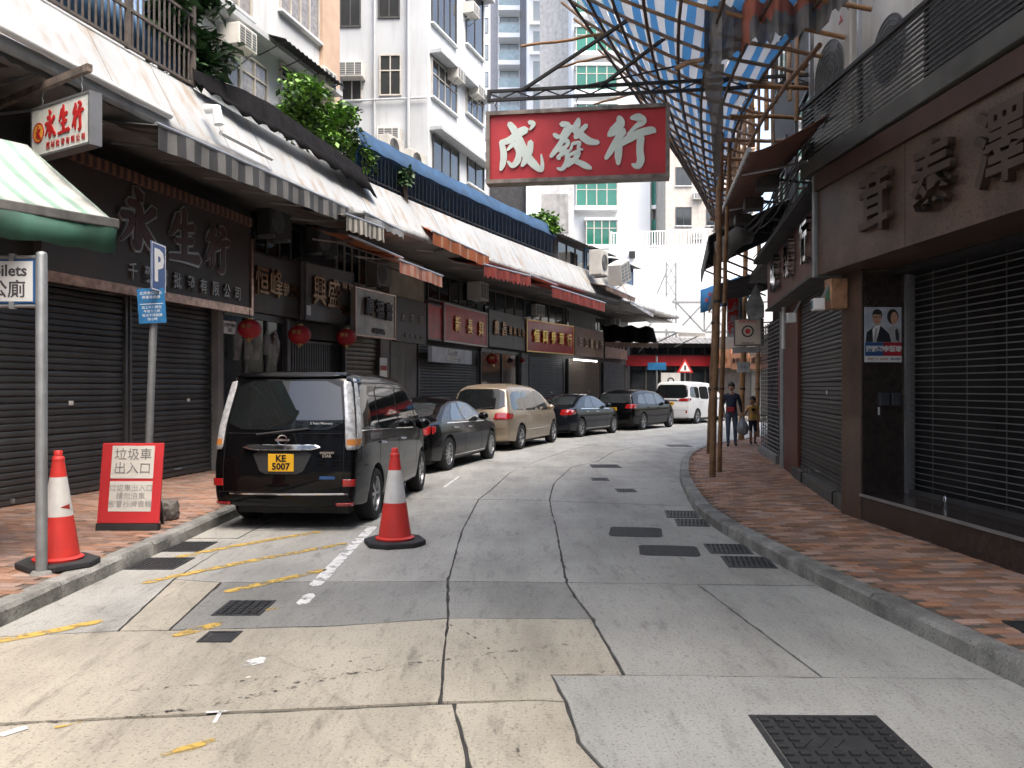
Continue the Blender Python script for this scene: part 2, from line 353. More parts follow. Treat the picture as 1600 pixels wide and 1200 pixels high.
slab([(700,966),(520,978),(265,985),(185,986),(-60,998),W(-5,5.4),W(-5,4.0),(0,1130),(350,1113),(689,1097),(692,1040)], CB)
slab([(708,1099),(350,1115),(0,1132),W(-5,3.98),W(-5,-8),W(.6,-8),W(.1,2),(735,1200)], CB)
slab([(345,910),(520,909),(700,908),(700,966),(520,978),(265,985)], CM)
slab([(700,908),(885,910),(903,938),(925,967),(700,966)], CM)
slab([(885,910),(1090,913),(1285,1058),(975,1055),(925,967),(903,938)], CG)
slab([(1090,913),(1290,915),W(4.2,6.8),W(6,4.7),(1900,1064),(1285,1058)], CL)
slab([(859,782),(866,783),(1090,791),W(5,11.3),W(5,6.85),(1290,915),(1090,913),(885,910),(868,820),(862,800)], CG)
slab([(748,780),(859,782),(862,800),(868,820),(885,910),(700,908),(705,890),(722,830)], CG)
slab([(748,780),(722,830),(705,890),(700,908),(520,909),(345,910),(272,905),(370,842),W(-2.95,12.3)], CG)
slab([(272,905),(345,910),(265,985),(185,986)], CB)
slab([W(-2.97,9.0),(272,905),(185,986),(-60,998),W(-5,5.4),W(-5,9.0)], CG)
slab([W(-5,9.02),W(-2.99,9.02),W(-2.95,12.3),W(-2.6,17),W(-1.6,21),W(-2,23),W(-5,23)], CG)
FA = [G(748,780),W(-.33,13.3),W(-.06,15.75),W(.45,18),W(1.32,21.1),W(2.2,23.6),W(4.3,26.9),W(7.4,31.7),W(12,38)]
FB = [G(859,782),W(.62,13.0),W(.73,14.2),W(1.22,17),W(1.88,18.3),W(2.6,21.1),W(3.3,22.6),W(6.1,26.5),W(9.6,31),W(14,36)]
slab([FA[0],FA[1],FA[2],FA[3],W(-.55,18.5),W(-1.7,19.5),W(-2.6,17),W(-2.95,12.3)], CG)
slab([FA[3],FA[4],FA[5],W(1.4,24.4),W(.2,25.2),W(-1.6,21),W(-1.7,19.5),W(-.55,18.5)], CL)
slab([FA[5],FA[6],FA[7],FA[8],W(8,44),W(4,40),W(-5,30),W(-5,23.1),W(-2,23.1),W(-1.6,21.1),W(.2,25.2),W(1.4,24.4)], CL)
slab([FA[0],FA[1],FA[2],W(.2,17),FB[3],FB[2],FB[1],FB[0]], CG)
slab([W(.2,17.02),FA[3],FA[4],FA[5],FB[6],FB[5],FB[4],FB[3]], CG)
slab([FA[5],FA[6],FA[7],FA[8],FB[9],FB[8],FB[7],FB[6]], CL)
slab([FB[0],FB[1],FB[2],FB[3],W(6,17.2),W(5,11.32),G(1090,791),G(866,783)], CG)
slab([FB[3],FB[4],FB[5],FB[6],W(8,21),W(6,17.22)], CG)
slab([FB[6],FB[7],FB[8],FB[9],W(22,34),W(14,26),W(8,21.02)], CL)

# ---- kerbs and pavements (each pavement is a 0.13 m step)
KZ = .13
m_kerb = mat('kerb_stone', (.235,.235,.215), .85, var=.4, scale=4, bump=.7, bscale=22, speck=.5, rand=.2, streak=.6, scol=(.06,.058,.052))
def kerb(name, poly, d, seg):
    root = thing(name, None, None); tag(root, kind='structure')
    P = resample(poly, .1); acc, start = 0, 0
    for i in range(1, len(P)):
        acc += (Vector(P[i]) - Vector(P[i-1])).length
        if acc >= seg or i == len(P) - 1:
            Q = P[start:i+1][:: max(1, (i - start) // 6)]
            if Q[-1] != P[i]: Q.append(P[i])
            I = offs(Q, d); mb = MB(); n = len(Q)
            t0 = (Vector(Q[1]) - Vector(Q[0])).normalized() * .008
            prof = []
            for a, b in zip(Q, I):
                a, b = Vector(a), Vector(b); j = lambda: rnd.uniform(-.004, .004)
                e = a.lerp(b, .14)
                prof.append([(a.x + j(), a.y + j(), -.02), (a.x + j(), a.y, KZ - .028 + j()), (e.x, e.y, KZ + j() * .5), (b.x, b.y, KZ + .001), (b.x, b.y, -.02)])
            for k in (0, -1):
                s = 1 if k == 0 else -1
                prof[k] = [(p[0] + t0.x * s, p[1] + t0.y * s, p[2]) for p in prof[k]]
            mb.sheet(prof); mb.add(prof[0], [(0,1,2,3,4)]); mb.add(prof[-1], [(4,3,2,1,0)])
            mb.build('kerb_stone', m_kerb, root, smooth=35, fixn=True); start, acc = i, 0
    return root
kerb('kerb_left', KL, -.16, 1.55); kerb('kerb_right', KR, .16, 1.5)
m_sand = mat('paving_bed', (.10,.085,.07), .95, var=.3, scale=5)
m_brick = mat('paving_brick', (.30,.165,.105), .85, var=.22, scale=3.5, bump=.3, bscale=80, speck=.25, rand=.42, island=True)
m_brickL = mat('paving_brick_worn', (.255,.15,.105), .85, var=.25, scale=3, bump=.3, bscale=80, speck=.25, rand=.3, island=True)
# facade lines
FL = [(-9.2,-8),(-7.6,4.8),(-6.46,10.4),(-5.22,16.5),(-3.9,20.4),(-.9,29.7),(.5,33.3),(2.8,37.2),(4.7,42),(6.4,45.5)]
RN = [(4.9,-8),(4.45,4.0),(4.31,6.95),(4.0,9.95)]
RM = [(4.12,10.0),(5.03,14.6),(5.87,19.4)]
def pavement(name, inner, outer_, m):
    root = thing(name, None, None); tag(root, kind='structure')
    I = resample(inner, 1.0); O = resample(outer_, 1.0)
    mb = MB(); mb.add([(p[0], p[1], KZ - .012) for p in I] + [(p[0], p[1], KZ - .012) for p in reversed(O)], [tuple(range(len(I) + len(O)))])
    mb.build('bed', m_sand, root, fixn=True); return root
def inpoly(x, y, poly):
    c = False; n = len(poly)
    for i in range(n):
        a, b = poly[i], poly[i-1]
        if (a[1] > y) != (b[1] > y) and x < (b[0]-a[0]) * (y-a[1]) / (b[1]-a[1]) + a[0]: c = not c
    return c
def bricks(root, poly, y0, y1, x0, x1, m, rot, bl, bw, name='brick'):
    cs, sn = math.cos(rot), math.sin(rot); cells = []
    rows = int(70 / bw)
    for r in range(-rows // 2, rows // 2):
        for c in range(-120, 120):
            u = (c + (.5 if r % 2 else 0) + (.04 * math.sin(r * 1.7))) * bl; v = r * bw
            x = u * cs - v * sn; y = u * sn + v * cs + 10
            if y0 < y < y1 and x0 < x < x1 and inpoly(x, y, poly): cells.append((x, y))
    cells.sort(key=lambda p: p[0]**2 + p[1]**2)
    vis = lambda p: abs(p[0] / max(p[1], .1)) < .63
    near = [p for p in cells if vis(p)][:300]; ns = set(near)
    def geo(mb, x, y, z, t1, t2, hz):
        a, b = bl / 2 - .004, bw / 2 - .004; e = .005
        vs = []
        for (i, j, k, zz) in ((-1,-1,0,-.015),(1,-1,0,-.015),(1,1,0,-.015),(-1,1,0,-.015),(-1,-1,0,-.004),(1,-1,0,-.004),(1,1,0,-.004),(-1,1,0,-.004),(-1,-1,e,0),(1,-1,e,0),(1,1,e,0),(-1,1,e,0)):
            uu, vv = i * (a - k), j * (b - k)
            vs.append((x + uu * cs - vv * sn, y + uu * sn + vv * cs, z + zz + uu * t1 + vv * t2))
        mb.add(vs, [(0,1,5,4),(1,2,6,5),(2,3,7,6),(3,0,4,7),(4,5,9,8),(5,6,10,9),(6,7,11,10),(7,4,8,11),(8,9,10,11)])
    base = MB(); geo(base, 0, 0, 0, 0, 0, 0); me = base.mesh(name, m)
    for x, y in near:
        o = ob(name, me, root, T(x, y, KZ + rnd.uniform(-.003, .003)) @ Matrix.Rotation(rnd.uniform(-.016, .016), 4, 'X') @ Matrix.Rotation(rnd.uniform(-.012, .012), 4, 'Y'))
    mb = MB()
    for p in cells:
        if p not in ns: geo(mb, p[0], p[1], KZ + rnd.uniform(-.003, .003), rnd.uniform(-.012, .012), rnd.uniform(-.016, .016), 0)
    tag(mb.build(name + '_field', m, root), kind='stuff')
pr = pavement('pavement_right', offs(KR, .15), RN[:3] + [(4.05,10.0),(5.1,14.6),(5.95,19.4),(7.4,23),(11,28),(17,32)], m_brick)
prp = offs(KR, .22) + list(reversed([(4.9,-8),(4.45,4),(4.31,6.95),(4.0,9.95),(5.03,14.6),(5.87,19.4),(7.2,22.6),(10,27)]))
prp = [p for p in offs(KR, .21) if p[1] < 27] + list(reversed([(4.8,-8),(4.5,4),(4.36,6.95),(4.05,9.95),(5.08,14.6),(5.92,19.4),(7.3,22.8),(8.8,26)]))
bricks(pr, prp, 2.5, 26, 2, 9, m_brick, R(4), .205, .105)
pl = pavement('pavement_left', offs(KL, -.15), FL[:-1] + [(7,46)], m_brickL)
plp = [p for p in offs(KL, -.21) if p[1] < 30] + list(reversed([(-9.2,-8),(-7.65,4.8),(-6.5,10.4),(-5.26,16.5),(-3.95,20.4),(-.9,29.7)]))
bricks(pl, plp, 3.2, 22, -8.6, -1, m_brickL, R(-9), .205, .105)

# ---- painted markings (4 mm sheets, worn through)
m_yel = worn('yellow_road_paint', (.46,.31,.07), .465, 9); m_wht = worn('white_road_paint', (.66,.66,.63), .425, 8)
def stroke(name, pts, wd, m, z=.004):
    P = [p if isinstance(p, Vector) else G(*p) for p in pts]; P = [Vector((p[0], p[1], 0)) for p in [(*q,) for q in resample([(p.x, p.y) for p in P], .08)]] if len(P) > 1 else P
    rows = []
    for i, p in enumerate(P):
        t = (P[min(i+1,len(P)-1)] - P[max(i-1,0)]).normalized(); n = Vector((-t.y, t.x, 0)); e = .35 if i in (0, len(P)-1) else 1
        rows.append([tuple(p + n * wd / 2 * rnd.uniform(.9, 1.06) * e + Vector((0,0,z))), tuple(p - n * wd / 2 * rnd.uniform(.9, 1.06) * e + Vector((0,0,z)))])
    o = MB().sheet(rows).build(name, m, road, fixn=True)
    for p in o.data.polygons:
        pass
    return o
for pts in ([(500,831),(380,851),(272,872)], [(542,849),(380,879),(222,912)], [(510,890),(430,908),(350,926)], [(350,972),(310,984),(270,995)], [(160,970),(80,987),(-30,1007)]):
    stroke('yellow_line', pts, .11, m_yel)
stroke('yellow_mark', [(250,1180),(290,1172),(335,1156)], .09, m_yel); stroke('yellow_mark', [(85,1138),(128,1129)], .07, m_yel)
stroke('yellow_mark', [(392,955),(436,951)], .07, m_yel)
stroke('white_line', [(583,823),(552,853),(520,886),(492,916)], .115, m_wht); stroke('white_line', [(395,828),(490,826),(583,823)], .05, m_wht)
for pts, wd in (([(470,946),(486,928)], .1), ([(385,1041),(412,1028)], .12), ([(384,1060),(392,1058)], .06), ([(322,1114),(358,1112)], .07), ([(335,1130),(345,1112)], .06), ([(0,1150),(42,1137)], .16)):
    stroke('white_mark', pts, wd, m_wht)
stroke('white_line', [W(-1.12,13.6),W(-.98,15.2)], .045, m_wht)

m_skid = worn('dark_skid', (.06,.057,.052), .585, 22)
for pts, wd in (([(120,1128),(300,1108),(430,1080),(560,1052),(700,1030),(900,1006)], .05), ([(0,1134),(180,1122),(330,1104),(460,1068),(640,1036)], .03), ([(870,1065),(950,1048)], .04), ([(190,1080),(420,1060),(600,1022)], .03), ([(700,975),(760,1010),(800,1080)], .018), ([(820,1200),(800,1130),(850,1100)], .015)):
    stroke('skid_mark', pts, wd, m_skid, .0035)
# ---- covers and gratings in the road (each a thing let into the surface)
m_iron = mat('cast_iron', (.045,.046,.048), .55, .4, var=.3, scale=10, bump=.2)
m_patch = mat('asphalt_patch', (.055,.056,.056), .9, var=.3, scale=20, bump=.6, bscale=60, speck=.5)
def quadframe(c):   # 4 px corners (far-left, far-right, near-right, near-left) -> frame, size
    P = [p if isinstance(p, Vector) else G(*p) for p in c]; o = sum(P, Vector()) / 4; x = ((P[1]-P[0]) + (P[2]-P[3])) / 2; y = ((P[0]-P[3]) + (P[1]-P[2])) / 2
    M = TR(o.x, o.y, 0, math.degrees(math.atan2(x.y, x.x))); return M, x.length, y.length
def cover(label, c, pat, wh=None):
    M, wd, dp = quadframe(c)
    if wh: wd, dp = wh
    t = thing({'grate': 'gully_grating', 'stud': 'manhole_cover', 'plain': 'access_cover'}[pat], label, 'grating' if pat == 'grate' else 'manhole cover', M)
    f = MB(); e = .03
    for s in (-1, 1): f.b2(-wd/2, wd/2, s*(dp/2-e/2)-e/2, s*(dp/2-e/2)+e/2, -.015, .006); f.b2(s*(wd/2-e/2)-e/2, s*(wd/2-e/2)+e/2, -dp/2+e, dp/2-e, -.015, .0058)
    f.build('frame', m_iron, t)
    if pat == 'grate':
        MB().b2(-wd/2+e, wd/2-e, -dp/2+e, dp/2-e, -.011, .0006).build('pit', m_dark, t)
        n = max(5, int(wd / .05)); b = MB(); ww = (wd - 2*e) / n
        base = MB().bar((-.02, -dp/2+e, .003), (.02, dp/2-e, .003), ww * .5, .006).mesh('bar', m_iron)
        for i in range(n): ob('bar', base, t, T(-wd/2+e+ww*(i+.5), 0, 0))
        MB().b2(-wd/2+e, wd/2-e, -.012, .012, .0005, .0075).build('cross_bar', m_iron, t)
    else:
        p = MB().b2(-wd/2+e+.006, wd/2-e-.006, -dp/2+e+.006, dp/2-e-.006, -.012, .003); po = p.build('plate', m_iron, t)
        if pat == 'stud':
            pt_ = .075 if wd > .4 else .062; nx, ny = int(wd / pt_), int(dp / pt_); sme = MB().b2(-.021, .021, -.021, .021, 0, .011).mesh('stud', m_iron)
            for i in range(nx):
                for j in range(ny):
                    x = (i - (nx-1)/2) * pt_; y = (j - (ny-1)/2) * pt_
                    if abs(x) < .12 and abs(y) < .07 and wd > .4: continue
                    if abs(x) < wd/2 - .05 and abs(y) < dp/2 - .05: ob('stud', sme, po, T(x, y, .003))
            if wd > .4:
                for k in (-1, 0, 1): MB().bar((-.1+k*.075, -.045, .005), (-.03+k*.075, .045, .005), .012, .005).build('badge_bar', m_iron, po)
    return t
cover('large square cast iron cover with studded pattern in the right foreground', [(1178,1118),(1372,1120),(1470,1215),(1225,1215)], 'stud')
cover('slotted iron gully grating by the right kerb, nearest pair, nearer one', [(1124,869),(1196,871),(1218,888),(1140,887)], 'grate')
cover('slotted iron gully grating by the right kerb, nearest pair, farther one', [(1097,850),(1160,851),(1180,866),(1112,865)], 'grate')
cover('slotted iron gully grating by the right kerb, far pair, nearer one', [(1050,811),(1098,812),(1114,823),(1062,822)], 'grate')
cover('slotted iron gully grating by the right kerb, far pair, farther one', [(1036,798),(1084,799),(1096,810),(1044,809)], 'grate')
cover('iron gully grating by the left kerb behind the black van', [(262,847),(336,847),(316,862),(252,862)], 'grate')
cover('iron gully grating by the left kerb nearest the red notice board', [(222,872),(300,872),(276,890),(204,890)], 'grate')
cover('small studded iron cover with yellow paint flecks in dark road slab', [(352,939),(426,939),(412,962),(338,962)], 'stud')
cover('small plain iron cover at the edge of the beige road slab', [(326,987),(378,987),(362,1004),(308,1004)], 'plain')
for lab, c in (('dark rectangular asphalt patch in road, nearer to the camera', [(992,851),(1086,854),(1100,870),(1004,868)]), ('dark rectangular asphalt patch in road, farther from the camera', [(948,823),(1030,825),(1040,840),(956,838)])):
    M, wd, dp = quadframe(c); mb = MB(); pts = []
    for k in range(40):
        a = 2*math.pi*k/40; cx, sy = math.cos(a), math.sin(a); e = 8
        pts.append((wd/2*math.copysign(abs(cx)**(2/e), cx)*rnd.uniform(.97,1.01), dp/2*math.copysign(abs(sy)**(2/e), sy)*rnd.uniform(.96,1.01)))
    mb.prism(pts, -.01, .004); tag(mb.build('asphalt_patch', m_patch, M=M), lab, 'road patch')
for lab, c in (('small drain grating across the road before the bamboo poles', [(922,726),(966,726),(970,731),(924,731)]), ('small iron cover in the road beyond the two asphalt patches', [(962,764),(992,764),(994,769),(964,769)]),
               ('small iron cover in the road nearer the drain grating', [(924,747),(950,747),(952,751),(925,751)]), ('far drain grating beside the kerb bend', [(1042,695),(1076,695),(1080,698),(1044,698)])):
    cover(lab, c, 'grate')
cover('small square iron cover set in the right brick pavement', [G(1572,972,KZ)-Vector((0,0,KZ)),G(1625,972,KZ)-Vector((0,0,KZ)),G(1650,990,KZ)-Vector((0,0,KZ)),G(1590,988,KZ)-Vector((0,0,KZ))], 'plain').location.z = KZ + .004
# ================================================================== left shophouse row
V = resample([(-8.2,-8),(-6.0,5.5),(-5.34,8.6),(-4.75,11.34),(-3.34,16.74),(-1.13,22.4),(1.54,28.3),(3.0,31.4),(6.1,37.6),(8.6,42.5)], 1.2)
FLr = resample(FL, 1.2)
m_tile = mat('dark_wall_tile', (.06,.058,.056), .55, var=.3, scale=2, streak=.3)
m_grey = mat('grey_render', (.22,.22,.215), .8, var=.25, scale=1.5, streak=.45, bump=.15)
m_band = mat('white_parapet', (.36,.385,.40), .65, var=.12, scale=.8, streak=.9, scol=(.26,.17,.08))
_n = [n for n in m_band.node_tree.nodes if n.type == 'MAPPING'][0]; _n.inputs['Scale'].default_value = (1, 1, .05)
for _k in m_band.node_tree.nodes:
    if _k.type == 'TEX_NOISE' and _k.inputs['Vector'].is_linked and _k.inputs['Vector'].links[0].from_node is _n: _k.inputs['Scale'].default_value = 7.0; _k.inputs['Detail'].default_value = 3
m_soff = mat('soffit', (.16,.155,.15), .85, var=.3, scale=1.2, streak=.3)
row = thing('shophouse_row', 'curving row of old shophouses with a white sloping parapet above the shops', 'building', (-6.46, 10.4, 0))
RW = row.matrix_world.inverted()
def strip(name, a, za, b, zb, m, th=0.0, parent=row, I=None):
    I = RW if I is None else I; rows = []
    for p, q in zip(a, b): rows.append([tuple(I @ Vector((p[0], p[1], za))), tuple(I @ Vector((q[0], q[1], zb)))])
    return MB().sheet(rows).build(name, m, parent, smooth=30, solid=th)
def common(n, *polys):   # equal-count resample by arc length
    out = []
    for P in polys:
        P = [Vector(p) for p in P]; L = [0]
        for a, b in zip(P, P[1:]): L.append(L[-1] + (b - a).length)
        q = []
        for k in range(n):
            t = L[-1] * k / (n - 1); i = max(j for j in range(len(L)) if L[j] <= t + 1e-9); i = min(i, len(P) - 2)
            q.append(tuple(P[i].lerp(P[i+1], (t - L[i]) / max(1e-6, L[i+1] - L[i]))))
        out.append(q)
    return out
Vs, Fs, Vt, Bk = common(44, V, FLr, offs(V, -.52), offs(FLr, -6.5))
strip('wall', Fs, 0, Fs, 5.24, m_tile); strip('soffit', Fs, 5.24, Vs, 5.24, m_soff, .1)
strip('parapet_lip', Vs, 5.18, Vs, 5.335, mat('lip_grey', (.30,.31,.31), .7, var=.2, streak=.6), .05)
for a, b, c, d in zip(Vs, Vs[1:], Vt, Vt[1:]):
    P_ = [RW @ Vector((p[0], p[1], z)) for p, z in ((a, 5.345), (b, 5.345), (d, 6.28), (c, 6.28))]; e_ = (P_[1]-P_[0]).normalized() * .006; nr_ = (P_[1]-P_[0]).cross(P_[3]-P_[0]).normalized() * .05; j_ = nr_ * rnd.uniform(-.12, .12)
    F_ = [P_[0]+e_+j_, P_[1]-e_+j_, P_[2]-e_+j_, P_[3]+e_+j_]; MB().add([tuple(p) for p in F_] + [tuple(p - nr_) for p in F_], [(0,1,2,3),(7,6,5,4),(0,4,5,1),(1,5,6,2),(2,6,7,3),(3,7,4,0)]).build('parapet_panel', m_band, row, fixn=True)
strip('terrace_floor', Vt, 6.1, Bk, 6.1, m_grey, .1); strip('back_wall', Bk, 0, Bk, 6.1, m_grey)
# white drain pipe along the foot of the parapet
pp = [hit(px, V) for px in range(-60, 262, 20)]; pp = [p for p in pp if p]
MB().tube([tuple(RW @ (p + Vector((.05, -.0, 5.38)))) for p in pp], .05, 10).build('pipe', m_white, row, smooth=60)
e = hit(333, V); MB().tube([tuple(RW @ (e + Vector((-.12,.05,5.85)))), tuple(RW @ (e + Vector((.05,0,5.84)))), tuple(RW @ (e + Vector((.09,0,5.6))))], .075, 10).build('pipe_elbow', m_white, row, smooth=60)
pq = [hit(px, V) for px in range(338, 420, 16)]
MB().tube([tuple(RW @ (p + Vector((.07, 0, 5.5)))) for p in pq], .035, 8).build('pipe', m_white, row, smooth=60)

# ---- frames on the row
def Lf(px0, px1, off=.05, poly=None):
    P = offs(FLr if poly is None else poly, off); a, b = hit(px0, P), hit(px1, P); M = wf(a, b); return M, (b - a).length, a.y, b.y
# ---- roller shutters
m_shut = mat('shutter_grey', (.060,.064,.069), .5, .35, var=.25, scale=2, streak=.4, scol=(.02,.02,.02), rand=.16)
m_shutb = mat('shutter_bronze', (.11,.085,.062), .45, .5, var=.2, scale=3, streak=.3)
m_rail = mat('shutter_rail', (.12,.12,.125), .45, .6, var=.2)
def shutter(label, M, wd, z0, z1, pitch, m=m_shut, single=True, rails=True):
    t = thing('roller_shutter', label, 'shutter', M @ T(0, 0, z0)); n = int((z1 - z0) / pitch)
    mb = MB(); h = pitch; pr = [(0, .002), (-.012, h*.16), (-.018, h*.5), (-.012, h*.84), (0, h*.93), (.010, h)]
    mb.sheet([[(x, y, z) for x in (.04, wd - .04)] for y, z in pr]); me = mb.mesh('slat', m, smooth=25)
    if single:
        for i in range(n): ob('slat', me, t, T(0, rnd.uniform(-.003,.003), i * pitch + .06) @ Matrix.Rotation(rnd.gauss(0, .0012), 4, 'Y') @ Matrix.Rotation(rnd.gauss(0, .05), 4, 'X'))
    else:
        k = MB()
        for i in range(n): k.sheet([[(x, y, z + i * pitch + .06) for x in (.04, wd - .04)] for y, z in pr])
        tag(k.build('slat_field', m, t, smooth=25), kind='stuff')
    MB().b2(.04, wd - .04, -.02, .02, 0, .06).build('bottom_bar', m_rail, t)
    if rails:
        for x in (.02, wd - .02): MB().b2(x - .025, x + .025, -.05, .05, 0, z1 - z0).build('guide_rail', m_rail, t)
    if wd > 1.5:
        MB().tube([(wd*.5-.08,-.03,.12),(wd*.5-.07,-.07,.12),(wd*.5+.07,-.07,.12),(wd*.5+.08,-.03,.12)], .01, 6).build('pull_handle', m_galv, t); MB().b2(wd*.3, wd*.3+.05, -.05, -.02, .02, .08).build('lock_case', m_galv, t)
        MB().b2(wd*.62, wd*.62+.09, -.026, -.022, 1.25, 1.31).build('sticker', m_white, t)
    return t
M, wd, _, _ = Lf(-90, 195); shutter('wide dark grey roller shutter behind the toilet sign post', M, wd, KZ + .02, 3.1, .088)
M, wd, _, _ = Lf(199, 337); shutter('dark grey roller shutter behind the parking sign, next to the black van', M, wd, KZ + .02, 3.1, .088)
M, wd, _, _ = Lf(537, 590, .25); shutter('bronze roller shutter above the van roof under the weathered pale sign', M, wd, KZ + .02, 3.05, .11, m_shutb)
M, wd, _, _ = Lf(652, 745, .1); shutter('grey roller shutter under the first red sign', M, wd, KZ + .02, 2.9, .09, m_shut, False)
M, wd, _, _ = Lf(826, 880, .1); shutter('grey roller shutter under the long red sign with gold writing', M, wd, KZ + .02, 2.9, .09, m_shut, False)
M, wd, _, _ = Lf(887, 937, .1); shutter('brown roller shutter under the brown sign with a strip light', M, wd, KZ + .02, 2.9, .09, m_shutb, False)
M, wd, _, _ = Lf(942, 976, .1); shutter('farthest grey shutter of the left row, behind the dark hatchback', M, wd, KZ + .02, 2.9, .09, m_shut, False)
# ---- glazed shopfront, folding gate, panel walls
m_frame = mat('shop_frame', (.10,.095,.09), .45, .5)
m_win = mat('shop_window', (.025,.03,.034), .08, var=.3, spec=.5)
m_goods = mat('dried_goods', (.22,.15,.09), .8, var=.5, scale=9)
m_cello = mat('clear_bag', (.45,.46,.46), .25, var=.3, scale=10, alpha=.35)
def shopfront(label, px0, px1, z1=3.0, off=.06, goods=True, panes=3, h0=.5):
    M, wd, _, _ = Lf(px0, px1, off); t = thing('shopfront', label, 'shopfront', M @ T(0, 0, KZ))
    MB().b2(0, wd, -.05, .05, 0, h0).build('stall_riser', m_tile, t)
    for i in range(panes):
        a, b = wd * i / panes, wd * (i + 1) / panes
        MB().b2(a + .03, b - .03, -.006, .006, h0, z1 - KZ).build('pane', m_win, t)
        MB().b2(a - .03, a + .03, -.05, .05, h0, z1 - KZ).build('mullion', m_frame, t)
    MB().b2(wd - .03, wd + .03, -.05, .05, h0, z1 - KZ).build('mullion', m_frame, t)
    MB().b2(0, wd, -.06, .06, z1 - KZ, z1 - KZ + .12).build('head', m_frame, t)
    if goods:
        for i in range(5):
            x = wd * (.15 + .15 * i); h = rnd.uniform(.5, .8)
            q = MB(); q.tube([(x, -.12, z1 - KZ - .2), (x + .02, -.13, z1 - KZ - .2 - h*.4), (x - .02, -.12, z1 - KZ - .2 - h)], [.02, .09, .05], 7); q.build('hanging_bag', m_cello, t, smooth=50)
    return t
sf = shopfront('dark glazed shopfront with hanging clear bags behind the black van', 345, 445)
s2 = MB().b2(0, .42, -.012, .012, 0, .22); M, wd, _, _ = Lf(349, 378, .14)
s2 = thing('notice_plate', 'small white paper notice under the second signboard beside the first lantern', 'notice', M @ T(0, 0, 2.65)); MB().b2(0, .42, -.006, .006, 0, .24).build('plate', m_white, s2)
mink = mat('ink', (.05,.05,.055), .7); text(s2, 'lettering', '註冊中醫師', mink, .075, .21, .16, -.009, .001); text(s2, 'lettering', '義診', mink, .075, .21, .07, -.009, .001)
M, wd, _, _ = Lf(450, 531, .08); t = thing('folding_gate', 'dark metal folding gate with upright slats between two red lanterns', 'gate', M @ T(0, 0, KZ))
gm = MB().b2(-.022, .022, -.03, .03, .05, 2.55).mesh('slat', m_rail)
for i in range(22): ob('slat', gm, t, T(wd * (i + .5) / 22, 0, 0))
for z in (.08, 1.3, 2.5): MB().b2(0, wd, -.036, -.030, z, z + .05).build('cross_rail', m_rail, t)
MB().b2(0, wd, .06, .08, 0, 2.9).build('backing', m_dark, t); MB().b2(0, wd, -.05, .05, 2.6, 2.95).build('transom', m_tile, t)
for px0, px1, lab, m, z0, z1, of in ((592, 606, 'dark brown shop pillar with a paper notice beside the bronze shutter', mat('brown_pillar', (.10,.06,.045), .5), KZ, 3.3, .3), (608, 648, 'plain grey wall panel beside the bronze shutter', m_grey, 1.2, 3.05, .18), (337, 345, 'narrow grey pillar at the end of the wide shutters', m_grey, KZ, 3.1, .15), (446, 450, 'steel pillar between the glazed shopfront and folding gate', m_rail, KZ, 3.1, .15),
        (813, 824, 'grey pillar beside the lantern shop', m_grey, KZ, 3.0, .2)):
    M, wd, _, _ = Lf(px0, px1, of); tag(MB().b2(0, wd, -.05, of, z0, z1).build('wall_pillar' if px1 - px0 < 20 else 'wall_panel', m, M=M, bev=.01), lab, 'pillar' if px1 - px0 < 20 else 'wall')
M, wd, _, _ = Lf(592, 606, .36); n_ = thing('paper_notice', 'paper poster on the dark brown shop pillar above the van', 'poster', M @ T(.05, 0, 1.7)); MB().b2(0, wd - .1, -.004, .004, 0, .7).build('sheet', m_white, n_)
for k, c in enumerate(((.03,.03,.03), (.4,.05,.05))): MB().b2(.02, wd - .12, -.008, -.005, .08 + .3*k, .2 + .3*k).build('print_block', mat('print%d' % k, c), n_)
shopfront('lit shop with a red lantern and shelves beside the first red sign', 750, 812, 2.9, .1, False, 2)
shopfront('dark doorway shop between grey wall panel and first red sign', 648, 652, 2.9, .1, False, 1)

# ---- signboards
def sign(label, px0, yt0, yb0, px1, yt1, yb1, mboard, mframe=None, off=.4, fw=.05, dp=.12, name='shop_sign', poly=None, cat='sign'):
    M, wd, ya, yb = Lf(px0, px1, off, poly); zt = (Zat(yt0, ya) + Zat(yt1, yb)) / 2; zb = (Zat(yb0, ya) + Zat(yb1, yb)) / 2
    t = thing(name, label, cat, M @ T(0, 0, zb)); h = zt - zb
    MB().b2(0, wd, 0, dp, 0, h).build('board', mboard, t)
    if mframe is not None:
        MB().b2(-fw*.3, wd+fw*.3, -.02, .02, 0, fw).build('frame_rail', mframe, t); MB().b2(-fw*.3, wd+fw*.3, -.02, .02, h-fw, h).build('frame_rail', mframe, t)
        for x in (0, wd): MB().b2(x-fw*.5, x+fw*.5, -.022, .022, -.005, h+.005).build('frame_post', mframe, t)
    return t, wd, h
m_sbrown = mat('sign_brown', (.052,.038,.032), .5, var=.12, scale=2)
m_silver = mat('letter_silver', (.34,.33,.32), .4, .6, var=.1)
m_chr = mat('letter_red_brown', (.07,.022,.018), .45)
m_copper = mat('sign_copper_edge', (.42,.26,.20), .3, .7, var=.4, scale=9)
m_trim = stripes('awning_trim', (.24,.11,.06), (.07,.035,.03), .16, 0)
t, wd, h = sign('large dark brown signboard with silver outlined characters over the wide shutters', 65, 237, 424, 391, 352, 479, m_sbrown, None, .45)
for k, (st, fx) in enumerate(((YONG, .38), (SHENG, .60), (HANG, .795))):
    cs = h * (.62 - .05 * k); o1 = brush([[(a, b, c * 1.55) for a, b, c in s] for s in st], -.035, .0, cs, cs); o1.build('character', m_silver, t, M=T(wd * fx - cs/2 - .1, 0, h * .34), fixn=True)
    ch = t.children[-1]; brush(st, -.046, -.036, cs, cs).build('character_face', m_chr, ch, fixn=True)
